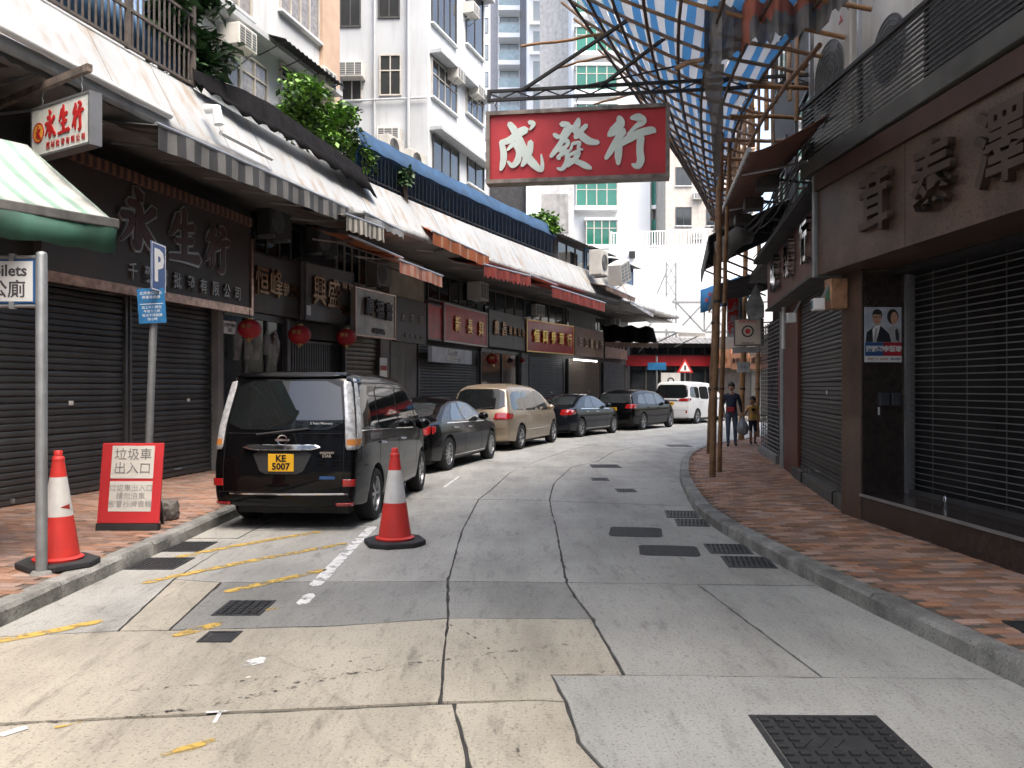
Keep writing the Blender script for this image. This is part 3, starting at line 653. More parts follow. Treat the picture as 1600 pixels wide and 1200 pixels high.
chars(t, '千藥材批發有限公司', m_silver, .27, wd*.30, wd*.94, h*.13, h*.13, -.02, .015, .02, .8)
MB().b2(0, wd+.02, -.03, .06, -.14, -.002).build('lower_trim', m_copper, t); MB().b2(wd+.002, wd+.07, -.03, .1, -.14, h*.86).build('end_trim', m_copper, t)
MB().b2(0, wd, -.05, .12, h+.002, h+.16).build('top_trim', m_trim, t)
m_sgrey = mat('sign_grey', (.115,.108,.105), .55, var=.12, streak=.2); m_sgrey2 = mat('sign_grey_panel', (.155,.15,.145), .5, var=.12, streak=.2)
t, wd, h = sign('plain grey signboard with raised bronze characters left of the three lanterns', 393, 393, 483, 474, 416, 501, m_sgrey, None, .2)
m_bronze = mat('letter_bronze', (.30,.18,.10), .35, .8, var=.3, scale=10)
chars(t, '恒峰', m_bronze, h*.52, wd*.0, wd*.52, h*.5, h*.5, -.05, .035, .025, .8); chars(t, '參藥行', m_bronze, h*.26, wd*.53, wd*.97, h*.46, h*.46, -.04, .02, .02)
t, wd, h = sign('grey panelled signboard with bronze characters above the second lantern', 477, 405, 497, 552, 430, 511, m_sgrey2, m_rail, .45, .025)
chars(t, '興盛', m_bronze, h*.56, wd*.08, wd*.66, h*.5, h*.48, -.05, .035, .03, .75); chars(t, '貿易', m_bronze, h*.2, wd*.70, wd*.98, h*.68, h*.68, -.03, .02, .02); chars(t, '公司', m_bronze, h*.2, wd*.70, wd*.98, h*.25, h*.25, -.03, .02, .02)
MB().b2(wd*.02, wd*.1, -.012, -.004, h*.08, h*.25).build('sticker', m_white, t); 
m_weath = mat('sign_weathered', (.33,.30,.26), .45, .2, var=.3, scale=2.2, streak=.5, scol=(.10,.075,.06))
t, wd, h = sign('weathered pale metal signboard with dark characters right of the lanterns', 555, 446, 523, 617, 463, 532, m_weath, m_copper, .75, .03)
chars(t, '廣福齋', mat('letter_dark', (.035,.026,.022), .5), h*.42, wd*.16, wd*.92, h*.62, h*.56, -.04, .03, .03, .8); chars(t, '專業參茸行', MATS['letter_dark'], h*.12, wd*.40, wd*.72, h*.14, h*.13, -.02, .01, .02)
t, wd, h = sign('dark unlit signboard with thin pale writing before the red signs', 619, 463, 535, 666, 474, 537, m_sbrown, None, .35)
chars(t, '大莊行', mat('letter_pale', (.4,.38,.34), .5), h*.2, wd*.05, wd*.95, h*.55, h*.55, -.02, .01, .0); chars(t, '參茸批發', MATS['letter_pale'], h*.1, wd*.2, wd*.9, h*.15, h*.15, -.02, .01, .0)
m_sred = mat('sign_red', (.46,.018,.026), .4, var=.25, scale=3, streak=.25)
t, wd, h = sign('narrow plain red sign panel left of the first red sign', 668, 474, 530, 691, 476, 534, m_sred, m_rail, .3)
t, wd, h = sign('first red signboard with gold brush characters and grey frame', 694, 474, 536, 761, 488, 541, m_sred, m_silver, .35)
chars(t, '新長興', m_gold, h*.44, wd*.12, wd*.95, h*.48, h*.46, -.04, .02, .02, .9); 
t, wd, h = sign('grey stone signboard with brown characters between two red signs', 764, 485, 542, 820, 495, 547, m_sgrey2, m_rail, .35, .03)
chars(t, '廣昌', m_bronze, h*.44, wd*.05, wd*.45, h*.5, h*.5, -.05, .03, .03, .85); chars(t, '貿易公司', m_bronze, h*.28, wd*.46, wd*.98, h*.5, h*.48, -.04, .03, .03, .85)
t, wd, h = sign('glossy red signboard with five gold characters and gilt frame', 823, 499, 550, 896, 509, 554, mat('sign_red_gloss', (.50,.018,.03), .2, var=.2, scale=2), m_gold, .4, .04)
chars(t, '恒興參茸行', mat('gold_bright', (.85,.58,.15), .28, .7, var=.2, scale=8), h*.44, wd*.08, wd*.96, h*.48, h*.46, -.05, .025, .03, .85)
m_sbr2 = mat('sign_tan', (.20,.12,.085), .55, var=.2, streak=.2)
t, wd, h = sign('tan signboard with pale characters and a strip light beneath it', 898, 510, 556, 943, 518, 559, m_sbr2, m_rail, .35, .03)
chars(t, '三江貿易行', mat('letter_cream', (.5,.40,.30), .4, .3), h*.36, wd*.05, wd*.97, h*.46, h*.44, -.05, .03, .02, .85)
M, wd, ya, yb = Lf(896, 933, .55); tl = thing('strip_light', 'white fluorescent strip light lit under the tan signboard', 'light', M @ T(0, 0, Zat(560, ya) - .05)); MB().b2(0, wd, -.03, .03, .03, .08).build('housing', m_white, tl); MB().tube([(0.03,0,0),(wd-.03,0,0)], .02, 8).build('tube', mat('tube_glow', (.9,.9,.9), .4, emit=(1,.97,.92,4)), tl)
t, wd, h = sign('farthest brown signboard of the left row with black characters', 945, 518, 560, 980, 524, 562, m_sbr2, m_rail, .35, .03)
chars(t, '參茸海味批發', MATS['letter_dark'], h*.26, wd*.02, wd*.98, h*.55, h*.5, -.04, .03, .05, .85)
# small illuminated plate under the first red sign
M, wd, ya, yb = Lf(675, 737, .6); t = thing('shop_sign', 'small pale blue lightbox with two lines of writing under first red sign', 'sign', M @ T(0, 0, Zat(565, ya))); h = Zat(541, ya) - Zat(565, ya)
MB().b2(0, wd, 0, .12, 0, h).build('board', mat('lightbox_blue', (.42,.47,.55), .4), t); mw = mat('letter_white', (.75,.75,.75), .5); text(t, 'lettering', '零沽批發', mw, h*.42, wd*.5, h*.72, -.01, .004, .01); text(t, 'lettering', '參茸花旗加工批發', mw, h*.34, wd*.5, h*.28, -.01, .004, .01)

# ---- red lanterns
m_lan = mat('lantern_red', (.33,.012,.02), .55, var=.1)
def lantern(label, px, py, r, off):
    p = hit(px, offs(FLr, off)); rr = r * p.y / FPX; t = thing('red_lantern', label, 'lantern', (p.x, p.y, Zat(py, p.y)), 'red paper lanterns under the left signs')
    pf = []
    for k in range(13):
        a = -math.pi/2 + math.pi * k / 12; pf.append((max(.05, rr * math.cos(a)), rr * .84 * math.sin(a)))
    b = MB(); n = 32; b.lathe([(q[0], q[1]) for q in pf], n)
    for i, v in enumerate(b.v):
        j = i % n; s = 1 - .03 * (j % 2); b.v[i] = (v[0]*s, v[1]*s, v[2])
    b.build('shade', m_lan, t, smooth=40)
    for s in (-1, 1): MB().lathe([(.001, s*rr*.92), (rr*.26, s*rr*.92), (rr*.28, s*rr*.80), (.001, s*rr*.80)], 16).build('cap', m_gold, t, fixn=True)
    MB().tube([(0,0,rr*.9),(0,0,rr*1.6)], .008, 5).build('cord', m_black, t); MB().tube([(0,0,-rr*.9),(0,0,-rr*1.3)], [.012,.03], 6).build('tassel', m_gold, t)
    text(t, 'lettering', '恭喜', m_gold, rr*.42, .0, rr*.15, -rr*1.0, .003); t.children[-1].matrix_local = Matrix.Rotation(R(14), 4, 'Z') @ T(0, -rr*1.0, rr*.15)
lantern('red lantern in front of the glazed shopfront, leftmost of three over the van', 390, 514, 18.5, .75); lantern('red lantern over the folding gate, middle one of three over the van', 468, 523, 18, .7); lantern('red lantern at the end of the gate, rightmost of three over the van', 541, 527, 16, .8)
lantern('small red lantern hanging by the lit shop under the grey stone sign', 769, 561, 10, .5); lantern('tiny red lantern under the glossy red signboard', 816, 563, 4.5, .4)

# ---- mezzanine windows, air conditioners
m_mezz = mat('mezzanine_wall', (.05,.05,.052), .7, var=.3, streak=.3)
m_shade = mat('old_timber', (.10,.075,.055), .75, var=.3)
def mezz(label, px0, px1, z0, z1, n, mf=m_frame, off=.03):
    M, wd, _, _ = Lf(px0, px1, off); t = thing('window_band', label, 'window', M @ T(0, 0, z0)); h = z1 - z0
    for i in range(n):
        a, b = wd*i/n, wd*(i+1)/n; MB().b2(a+.03, b-.03, -.005, .005, 0, h).build('pane', m_glass, t); MB().b2(a-.03, a+.03, -.03, .03, 0, h).build('mullion', mf, t)
    MB().b2(wd-.03, wd+.03, -.03, .03, 0, h).build('mullion', mf, t)
    for z in (0, h): MB().b2(-.03, wd+.03, -.034, .034, z-.04, z+.04).build('rail', mf, t)
m_framel = mat('pale_window_frame', (.33,.31,.27), .5)
mezz('dark mezzanine windows above the grey signboard left of the lanterns', 396, 470, 4.35, 5.1, 4); mezz('timber framed mezzanine windows above the grey panelled sign', 525, 592, 4.2, 5.1, 6, m_framel); mezz('dark mezzanine windows above the two red signs', 668, 745, 4.3, 5.15, 5); mezz('dark tall mezzanine windows above the grey stone sign', 757, 880, 4.3, 5.15, 9, m_shade); mezz('dark mezzanine windows above tan signboard', 885, 944, 4.3, 5.1, 5)
M, wd, _, _ = Lf(600, 655, .15); tag(MB().b2(0, wd, -.15, .15, 4.0, 5.15).build('wall_panel', mat('beige_render', (.30,.25,.20), .8, var=.2, streak=.5), M=M), 'beige rendered wall above the weathered sign between the awnings', 'wall')

def ac_window(label, M, wd=.62, h=.42, d=.5, group='window air conditioners'):
    t = thing('air_conditioner', label, 'air conditioner', M, group)
    MB().b2(-wd/2, wd/2, -d, 0, 0, h).build('casing', m_acw, t, bev=.015)
    g = MB().b2(-wd/2+.05, wd/2-.05, -d-.006, -d+.01, .05, h-.05).build('grille', m_acd, t)
    lm = MB().b2(-wd/2+.06, wd/2-.06, -.004, .004, -.004, .004).mesh('louvre', m_acw)
    for i in range(6): ob('louvre', lm, g, T(0, -d-.009, .08 + (h-.16)*i/5))
    for x in (-wd*.18, wd*.18): MB().b2(x-.012, x+.012, -d-.016, -d-.004, .05, h-.05).build('grille_bar', m_acw, t)
    for s in (-1, 1): MB().bar((s*wd*.38, -d*.9, 0), (s*wd*.38, .0, -.3), .025).build('bracket', m_galv, t)
    return t
def ac_split(label, M, wd=.8, h=.56, d=.3, group='outdoor air conditioner units', mc=None):
    m_acw = mc or MATS['ac_casing']
    t = thing('outdoor_unit', label, 'air conditioner', M, group)
    MB().b2(-wd/2, wd/2, -d, 0, 0, h).build('casing', m_acw, t, bev=.015)
    r = min(h, wd) * .4; cx = -wd/2 + r + .06
    MB().lathe([(.001,-d-.004),(r,-d-.004),(r,-d+.02)], 28, c=(cx,0,h/2), axis='y').build('fan_opening', m_acd, t, fixn=True)
    for q in (.2, .36, .52, .68, .84, 1.0): MB().lathe([(r*q-.004,-d-.012),(r*q+.004,-d-.012),(r*q+.004,-d-.004),(r*q-.004,-d-.004)], 28, c=(cx,0,h/2), axis='y', close=True).build('guard_ring', mat('guard_grey', (.14,.14,.135), .5), t, fixn=True)
    for k in range(4):
        a = math.pi*k/4; MB().bar((cx-r*math.cos(a), -d-.01, h/2-r*math.sin(a)), (cx+r*math.cos(a), -d-.01, h/2+r*math.sin(a)), .005).build('guard_spoke', MATS['guard_grey'], t)
    for s in (-1, 1): MB().b2(s*wd*.35-.03, s*wd*.35+.03, -d-.02, .06, -.06, 0).build('foot', m_galv, t)
    return t
def L_ac(fn, label, px, py, off, z=None, **k):
    M, wd, ya, yb = Lf(px-6, px+6, off); zz = Zat(py, ya); return fn(label, M @ T(0, 0, zz), **k)
L_ac(ac_split, 'old outdoor unit on a bracket above the weathered pale sign', 590, 447, .35, mc=mat('ac_dusty', (.16,.15,.14), .7, streak=.3)); L_ac(ac_window, 'boxed air conditioner over the first red sign', 742, 470, .1, wd=.8, h=.6)
L_ac(ac_window, 'window air conditioner above the glossy red sign', 834, 494, .1, wd=.75, h=.45); L_ac(ac_split, 'outdoor unit with round fan beside the far tarpaulin', 963, 514, .15, wd=.8, h=.7); L_ac(ac_split, 'dark outdoor unit above the second signboard', 425, 372, .2, mc=mat('ac_black', (.045,.045,.045), .7))
L_ac(ac_split, 'dusty outdoor unit up under the soffit above the lanterns', 500, 398, .2, mc=MATS['ac_black'])

# ---- awnings (front edge given by two pixels on a line parallel to the parapet)
m_as_grey = stripes('awning_grey', (.055,.057,.06), (.19,.19,.185), .36, 0); m_as_gold = stripes('awning_grey_white', (.13,.125,.11), (.5,.48,.42), .20, 0)
m_as_or = stripes('awning_orange', (.42,.13,.05), (.5,.30,.20), .5, 0, .8, trans=.3); m_as_red = stripes('awning_red', (.30,.045,.035), (.36,.07,.05), .4, 0, trans=.25); m_as_pk = stripes('awning_pink', (.50,.20,.14), (.58,.36,.28), .3, 0, trans=.3)
m_brn = mat('awning_brown', (.13,.085,.065), .8, var=.3)
def awning(label, px0, py0, px1, py1, off, depth, rise, val, m, scallop=.0, arms=2, poly=None, sag=.05, name='awning', z=None):
    P = offs(V if poly is None else poly, off); a, b = hit(px0, P), hit(px1, P); za, zb = Zat(py0, a.y), Zat(py1, b.y); M = wf(a, b); wd = (b - a).length
    t = thing(name, label, 'awning', M @ T(0, 0, za)); dz = zb - za
    n = max(8, int(wd / .12)); rows = []
    for j in range(7):
        v = j / 6; rows.append([(wd*i/n, depth*v, dz*i/n*(1-v*.0) + rise*v - sag*math.sin(math.pi*v) + .012*math.sin(i*1.3+j)) for i in range(n+1)])
    MB().sheet(rows).build('canopy', m, t, smooth=60, solid=.008)
    if val:
        rows = [[(wd*i/n, -.012+.008*math.sin(i*.9), dz*i/n) for i in range(n+1)], [(wd*i/n, -.014+.02*math.sin(i*.9+.5), dz*i/n - val*(1 - scallop*(i % 2))) for i in range(n+1)]]
        MB().sheet(rows).build('valance', m, t, solid=.006)
    MB().tube([(-.04, 0, .015), (wd+.04, 0, dz+.015)], .028, 8).build('front_bar', m_alu, t, smooth=60)
    for k in range(arms):
        x = wd * (.12 + .76 * k / max(1, arms-1)); zz = dz*x/wd; MB().tube([(x, .03, zz-.02), (x+.15, depth*.55, zz+rise*.35-.12), (x, depth, zz+rise-.25)], .02, 6).build('arm', m_alu, t)
    return t
awning('long dark grey striped awning in front of the large brown signboard', 247, 196, 543, 326, .42, 1.25, .30, .30, m_as_grey, arms=5)
awning('short grey and white striped awning over the lanterns', 541, 336, 598, 357, .62, 1.3, .3, .30, m_as_gold, .15)
awning('plain grey awning flap right of the short striped awning', 570, 333, 630, 363, .55, 1.2, .25, .16, mat('awning_plain_grey', (.25,.26,.27), .7), .3)
awning('pale orange retractable awning hanging lowest above weathered sign', 624, 407, 690, 432, .55, 1.5, .55, .26, m_as_pk, .0)
awning('orange awning with ribbed valance high against the white parapet', 676, 362, 763, 402, .18, .55, .38, .30, m_as_or, .0)
awning('brown folded awning behind the pale orange awning', 545, 368, 628, 404, .3, 1.0, .30, .0, m_as_or)
awning('dark red scalloped awning above the grey stone sign', 756, 414, 828, 432, .45, 1.2, .3, .34, m_as_red, .25)
awning('weathered brown awning strip at the foot of the white parapet', 690, 384, 760, 410, .12, .9, .25, .0, m_brn)
awning('long red awning with deep valance over the tan signboard', 862, 448, 945, 474, .75, 1.6, .45, .32, m_as_red, .0, 3)
awning('faded red awning joined to the long red awning', 828, 430, 870, 446, .35, 1.1, .3, .0, m_as_pk)
awning('brown scalloped awning under the tilted air conditioner', 947, 446, 992, 466, .5, 1.5, .4, .22, m_brn, .3)
awning('grey metal canopy beyond the tilted air conditioner', 985, 471, 1020, 492, .6, 1.6, .35, .1, mat('tin_grey', (.4,.4,.4), .5, .4, var=.3))

# ---- green and white stall awning, left edge
aw = wf((-5.35, 4.63), (-3.5, 7.27), 3.1); m_agr = stripes('awning_green_white', (.30,.46,.37), (.60,.62,.58), .23, 0, .36, trans=.2, dirt=.4, soft=.08); m_aval = mat('valance_green', (.025,.085,.06), .7, var=.3, scale=4)
t = thing('stall_awning', 'green and white striped awning with dark green valance at the left edge', 'awning', aw); wd = (Vector((-3.5,7.27)) - Vector((-5.35,4.63))).length; n = 30
MB().sheet([[(wd*i/n, 1.6*j/8, .95*j/8 - .05*math.sin(math.pi*j/8)) for i in range(n+1)] for j in range(9)]).build('canopy', m_agr, t, smooth=60, solid=.01)
MB().sheet([[(wd*i/n, -.03 + .01*math.sin(i*.8), -.04) for i in range(n+1)], [(wd*i/n, -.035 + .03*math.sin(i*.7), -.15) for i in range(n+1)], [(wd*i/n, -.03 + .04*math.sin(i*.7+.3), -.27 + .012*math.sin(i*1.9)) for i in range(n+1)]]).build('valance', m_aval, t, smooth=60, solid=.008)
MB().b2(-.02, wd+.02, -.045, .03, -.055, .03).build('front_bar', mat('weathered_bar', (.10,.10,.095), .7, var=.4, scale=9), t, bev=.01)
MB().sheet([[(wd+.0, 1.6*j/4, .95*j/4) for j in range(5)], [(wd+.0, 1.6*j/4, max(-.27, .95*j/4 - .27)) for j in range(5)]]).build('side_panel', m_agr, t, solid=.008)
MB().bar((wd-.3, .1, -.05), (wd-.3, 1.6, .3), .03).build('arm', m_alu, t)
# wall post carrying it
MB().bar((wd*.1, .1, -.05), (wd*.1, 1.6, .3), .03).build('arm', m_alu, t)
ws = thing('stall_backing', 'brown stall wall and pale bracket behind the green awning', 'stall', aw @ T(0, 1.65, -3.1 + KZ)); MB().b2(-1, wd - .35, 0, .12, 0, 3.6).build('wall', mat('stall_brown', (.13,.05,.035), .7), ws); MB().b2(-.5, wd-.3, -.12, 0, 3.6, 3.95).build('fascia', mat('beige_fascia', (.42,.38,.31), .7, var=.15), ws)

# ---- white lightbox sign hanging from a beam
lb = wf((-5.41, 9.30), (-4.46, 8.71)) @ Matrix.Diagonal((.88,.88,.88,1)); t = thing('hanging_lightbox', 'white hanging lightbox sign with red writing and orange disc, top left', 'sign', wf((-5.41, 9.30), (-4.46, 8.71)) @ T(0, 0, 4.22) @ Matrix.Diagonal((.88,.88,.88,1))); wd = 1.27; h = .64
m_lbw = mat('lightbox_white', (.66,.68,.62), .4, var=.06, streak=.5, scol=(.45,.33,.15))
MB().b2(0, wd, 0, .14, 0, h).build('box', m_lbw, t, bev=.006)
for z0, z1 in ((0,.022),(h-.022,h)): MB().b2(-.01, wd+.01, -.012, .152, z0-.004, z1+.004).build('frame_rail', m_alu, t)
for x in (0, wd): MB().b2(x-.014, x+.014, -.011, .151, -.002, h+.002).build('frame_post', m_alu, t)
mr = mat('sign_ink_red', (.45,.02,.02), .5)
for k, (st, x, z) in enumerate(((YONG, .30, .20), (SHENG, .60, .20), (HANG, .91, .19))): brush(st, -.008, 0, .25, .36).build('character', mr, t, M=T(x, -.002, z), fixn=True)
chars(t, '藥材批發有限公司', mr, .088, .32, 1.2, .115, .105, -.006, .002, .01, 1.0)
MB().lathe([(.001,-.004),(.118,-.004),(.118,.0)], 32, c=(.155,0,.31), axis='y').build('disc', mat('disc_orange', (.75,.36,.05), .5), t, fixn=True)
MB().lathe([(.112,-.007),(.128,-.007),(.128,0),(.112,0)], 32, c=(.155,0,.31), axis='y', close=True).build('disc_ring', mr, t, fixn=True); brush(YONG, -.009, -.004, .12, .18).build('character', mr, t, M=T(.095, -.001, .22), fixn=True)
for x in (.12, 1.0):
    for k in range(5): MB().tube([(x, .07, h + .02 + .05*k), (x + (.012 if k % 2 else -.012), .07, h + .045 + .05*k), (x, .07, h + .07 + .05*k)], .006, 5).build('chain_link', m_galv, t)
MB().bar((-1.0, .07, h + .25), (1.16, .07, h + .32), .07, .09).build('beam', mat('rusty_beam', (.14,.11,.09), .8, var=.5, scale=9), t)
# dark corrugated canopy behind the lightbox
awning('dark corrugated metal canopy behind the white lightbox sign', -80, 42, 246, 188, -.05, 1.6, .08, .10, mat('corrugated_dark', (.06,.058,.055), .6, .2, var=.3), .3, arms=4)
# ================================================================== terrace above the shops
VT = offs(V, -.52)
def Tf(px0, px1, off=0.0): return Lf(px0, px1, off, VT)
m_rust = mat('railing_brown', (.10,.085,.075), .7, var=.35, scale=8)
M, wd, ya, yb = Tf(-140, 302); t = thing('balcony_railing', 'brown barred railing on the white parapet, top left', 'railing', M @ T(0, 0, 6.3)); bm_ = MB().b2(-.011, .011, -.011, .011, 0, 1.05).mesh('bar', m_rust)
n = int(wd / .115)
for i in range(n + 1): ob('bar', bm_, t, T(wd*i/n, 0, .03))
for z in (.03, .55, 1.08): MB().b2(-.02, wd+.02, -.02, .02, z-.02, z+.02).build('rail', m_rust, t)
for k in range(4): MB().b2(wd*(1-k*.32)-.03, wd*(1-k*.32)+.03, -.03, .03, 0, 1.25).build('post', m_rust, t)
# blue corrugated sheet behind it
M, wd, ya, yb = Tf(60, 285, -.45); m_blc = mat('blue_sheet', (.06,.14,.26), .5, var=.25, streak=.35); q = MB(); n = 90
q.sheet([[(wd*i/n, .03*math.sin(i*1.57) + dy, z) for i in range(n+1)] for z, dy in ((0, -.1), (.95, .0))]); tag(q.build('corrugated_sheet', m_blc, M=M @ T(0, 0, 6.55), smooth=60, solid=.006), 'blue corrugated sheet behind the top left balcony railing', 'sheet')
# black netting draped over the parapet
m_net = mat('black_netting', (.007,.007,.008), 1.0, var=.4, scale=5, bump=.3, bscale=25, spec=.1)
top = [(302,106),(340,125),(376,140),(414,160),(448,184),(480,207),(525,236),(568,264)]; bot = [(302,134),(340,160),(363,181),(410,206),(456,232),(492,260),(530,284),(568,310)]
M, wd, ya, yb = Tf(302, 568, .06); rows = [[], [], [], []]
def lerpx(P, x):
    for a, b in zip(P, P[1:]):
        if a[0] <= x <= b[0]: return a[1] + (b[1]-a[1])*(x-a[0])/(b[0]-a[0])
for k in range(45):
    px = 302 + 266*k/44; p = hit(px, offs(VT, .06)); I = M.inverted(); L_ = I @ p; zt, zb = Zat(lerpx(top, px), p.y), Zat(lerpx(bot, px), p.y); w_ = .025*math.sin(k*.9)+.012*math.sin(k*2.3)
    sl = .5 * max(0, 6.28 - zb) / .94
    rows[0].append((L_.x, .02+w_*.3, zt)); rows[1].append((L_.x, -.01+w_, max(6.36, zb+.1))); rows[2].append((L_.x, -.08+w_*.5, 6.33)); rows[3].append((L_.x, -.1-sl*1.0, zb + .04*math.sin(k*1.7)))
tag(MB().sheet(rows).build('netting', m_net, M=M, smooth=70, solid=.006), 'black shade netting draped over the parapet below the big bush', 'netting')
# blue tarpaulin with black railing
m_tarp = mat('blue_tarpaulin', (.008,.045,.11), .8, var=.3, scale=3, bump=.4, bscale=6, streak=.15)
M, wd, ya, yb = Tf(566, 868); n = int(wd/.24); t = thing('balcony_railing', 'black barred railing along the parapet in front of the blue tarpaulin', 'railing', M @ T(0, 0, 6.3)); bm_ = MB().b2(-.007, .007, -.007, .007, 0, .72).mesh('bar', m_black); I = M.inverted()
for k in range(n + 1):
    px = 566 + 302*k/n; p = I @ hit(px, VT); ob('bar', bm_, t, T(p.x, p.y, 0))
for z in (.06, .72):
    MB().tube([tuple((I @ hit(566 + 302*k/12, VT)) + Vector((0, 0, z))) for k in range(13)], .018, 6).build('rail', m_black, t)
rows = [[], [], [], []]
for k in range(61):
    px = 562 + 306*k/60; p = I @ hit(px, VT); w_ = .02*math.sin(k*1.1)
    for r, (dy, z) in enumerate(((.12, .02), (.10, .6), (-.05, .72), (.1, 1.12))): rows[r].append((p.x, p.y + dy + w_*(1 if r < 3 else .3), 6.3 + z + (.012*math.sin(k*.8) if r == 3 else 0)))
tag(MB().sheet(rows).build('tarpaulin', m_tarp, M=M, smooth=50, solid=.006), 'bright blue tarpaulin stretched along the parapet behind the black bars', 'tarpaulin')
# rooftop sheds at the far end
m_tin = mat('tin_roof', (.16,.16,.16), .6, .3, var=.35, streak=.4)
def shed(label, px0, px1, z1, m, off=-.1, door=True):
    M, wd, ya, yb = Tf(px0, px1, off); t = thing('rooftop_shed', label, 'shed', M @ T(0, 0, 6.15)); h = z1 - 6.15
    MB().b2(0, wd, 0, 1.6, 0, h).build('wall', m, t); r = MB(); n = max(8, int(wd/.06)); r.sheet([[(-.15 + (wd+.3)*i/n, yy, zz + .02*math.sin(i*1.57)) for i in range(n+1)] for yy, zz in ((-.35, h-.02), (1.8, h+.3))]); r.build('roof', m_tin, t, solid=.01)
    for k in range(3):
        a = wd*(.06+.31*k); MB().b2(a, a+wd*.26, -.012, .0, .15, h-.2).build('window', m_glass if m is not m_tarp else m_blc, t)
        MB().b2(a-.02, a+.01, -.03, .0, .12, h-.17).build('window_post', m_rust, t)
shed('dark rooftop shed with windows past the end of the blue tarpaulin', 868, 912, 7.15, m_mezz); shed('blue panelled rooftop shed beyond the dark shed', 914, 950, 7.2, m_blc); shed('farthest blue rooftop shed of the row', 953, 990, 7.1, m_tarp)
M, wd, _, _ = Tf(926, 940, .3); ac_split('upright outdoor unit on the white parapet near the blue sheds', M @ T(0, 0, 6.0), .8, .95, .5)
M, wd, _, _ = Tf(958, 972, .35); ac_window('tilted boxed air conditioner leaning on the white parapet', M @ T(0, 0, 5.95) @ Matrix.Rotation(R(-18), 4, 'Y'), 1.2, .85, .6)

# ---- foliage
def foliage(name, parent, clumps, n, ls, m, seed=1, droop=.3):
    r = random.Random(seed); mb = MB()
    for c, rad, wgt in clumps:
        for _ in range(int(n * wgt)):
            d = Vector((r.gauss(0,1), r.gauss(0,1), r.gauss(0,1))).normalized() * (r.random() ** .4)
            p = Vector(c) + Vector((d.x*rad[0], d.y*rad[1], d.z*rad[2])); a = Vector((r.gauss(0,1), r.gauss(0,1), r.gauss(-droop,.5))).normalized(); s = ls * r.uniform(.6, 1.3)
            b = a.cross(Vector((r.gauss(0,.4), r.gauss(0,.4), 1))).normalized(); up = b.cross(a)
            mb.add([p, p + a*s*.5 + b*s*.26 + up*s*.06, p + a*s, p + a*s*.5 - b*s*.26 + up*s*.06], [(0,1,2),(0,2,3)], 0 if r.random() < .7 else 1)
    o = mb.build(name, [m, m_leafd], parent); return tag(o, kind='stuff')
def clumps(r, cx, ext, k, rr):
    out = []
    for _ in range(k):
        d = Vector((r.uniform(-1,1), r.uniform(-1,1), r.uniform(-1,1)))
        if d.length > 1: d = d / d.length * r.uniform(.5, 1)
        q = rr * r.uniform(.6, 1.3); out.append(((cx[0]+d.x*ext[0], cx[1]+d.y*ext[1], cx[2]+d.z*ext[2]), (q, q, q*.75), 1.0))
    return out
def bush(label, px, off, base, cz, ext, k, rr, n, ls, m, seed, cat='bush', name='potted_bush', group=None):
    p = hit(px, offs(VT, off)); M, _, _, _ = Tf(px-5, px+5, off); t = thing(name, label, cat, M @ T(0, 0, base), group)
    r = random.Random(seed); cl = clumps(r, (0, 0, cz - base), ext, k, rr); foliage('crown', t, cl, n, ls, m, seed)
    for i in range(6):
        c = cl[i][0]; MB().tube([(r.uniform(-.3,.3)*ext[0], 0, 0), (c[0]*.5, c[1]*.5, c[2]*.5), c], [.035,.025,.01], 6).build('stem', m_bark, t)
    return t
bush('large bright green bush rising behind the black netting', 500, -.6, 6.15, 7.4, (1.5,.55,.62), 46, .32, 150, .15, m_leaf, 3)
bush('lower trailing end of the green bush above the blue tarpaulin', 566, -.3, 6.15, 6.75, (.55,.35,.35), 12, .25, 130, .14, m_leaf, 5)
bush('dark big-leaved plant hanging over the top left railing', 300, -.35, 6.15, 7.5, (.75,.45,.85), 26, .3, 55, .3, m_leafd, 8, 'plant', 'rooftop_plant')
bush('bright green shrub at the far end of the blue tarpaulin', 856, -.4, 6.15, 7.45, (.75,.5,.42), 18, .28, 110, .19, m_leaf, 11)
bush('small potted plant poking through the black bars', 640, .05, 6.15, 6.75, (.22,.1,.22), 6, .12, 40, .16, m_leafd, 13, 'plant', 'rooftop_plant')

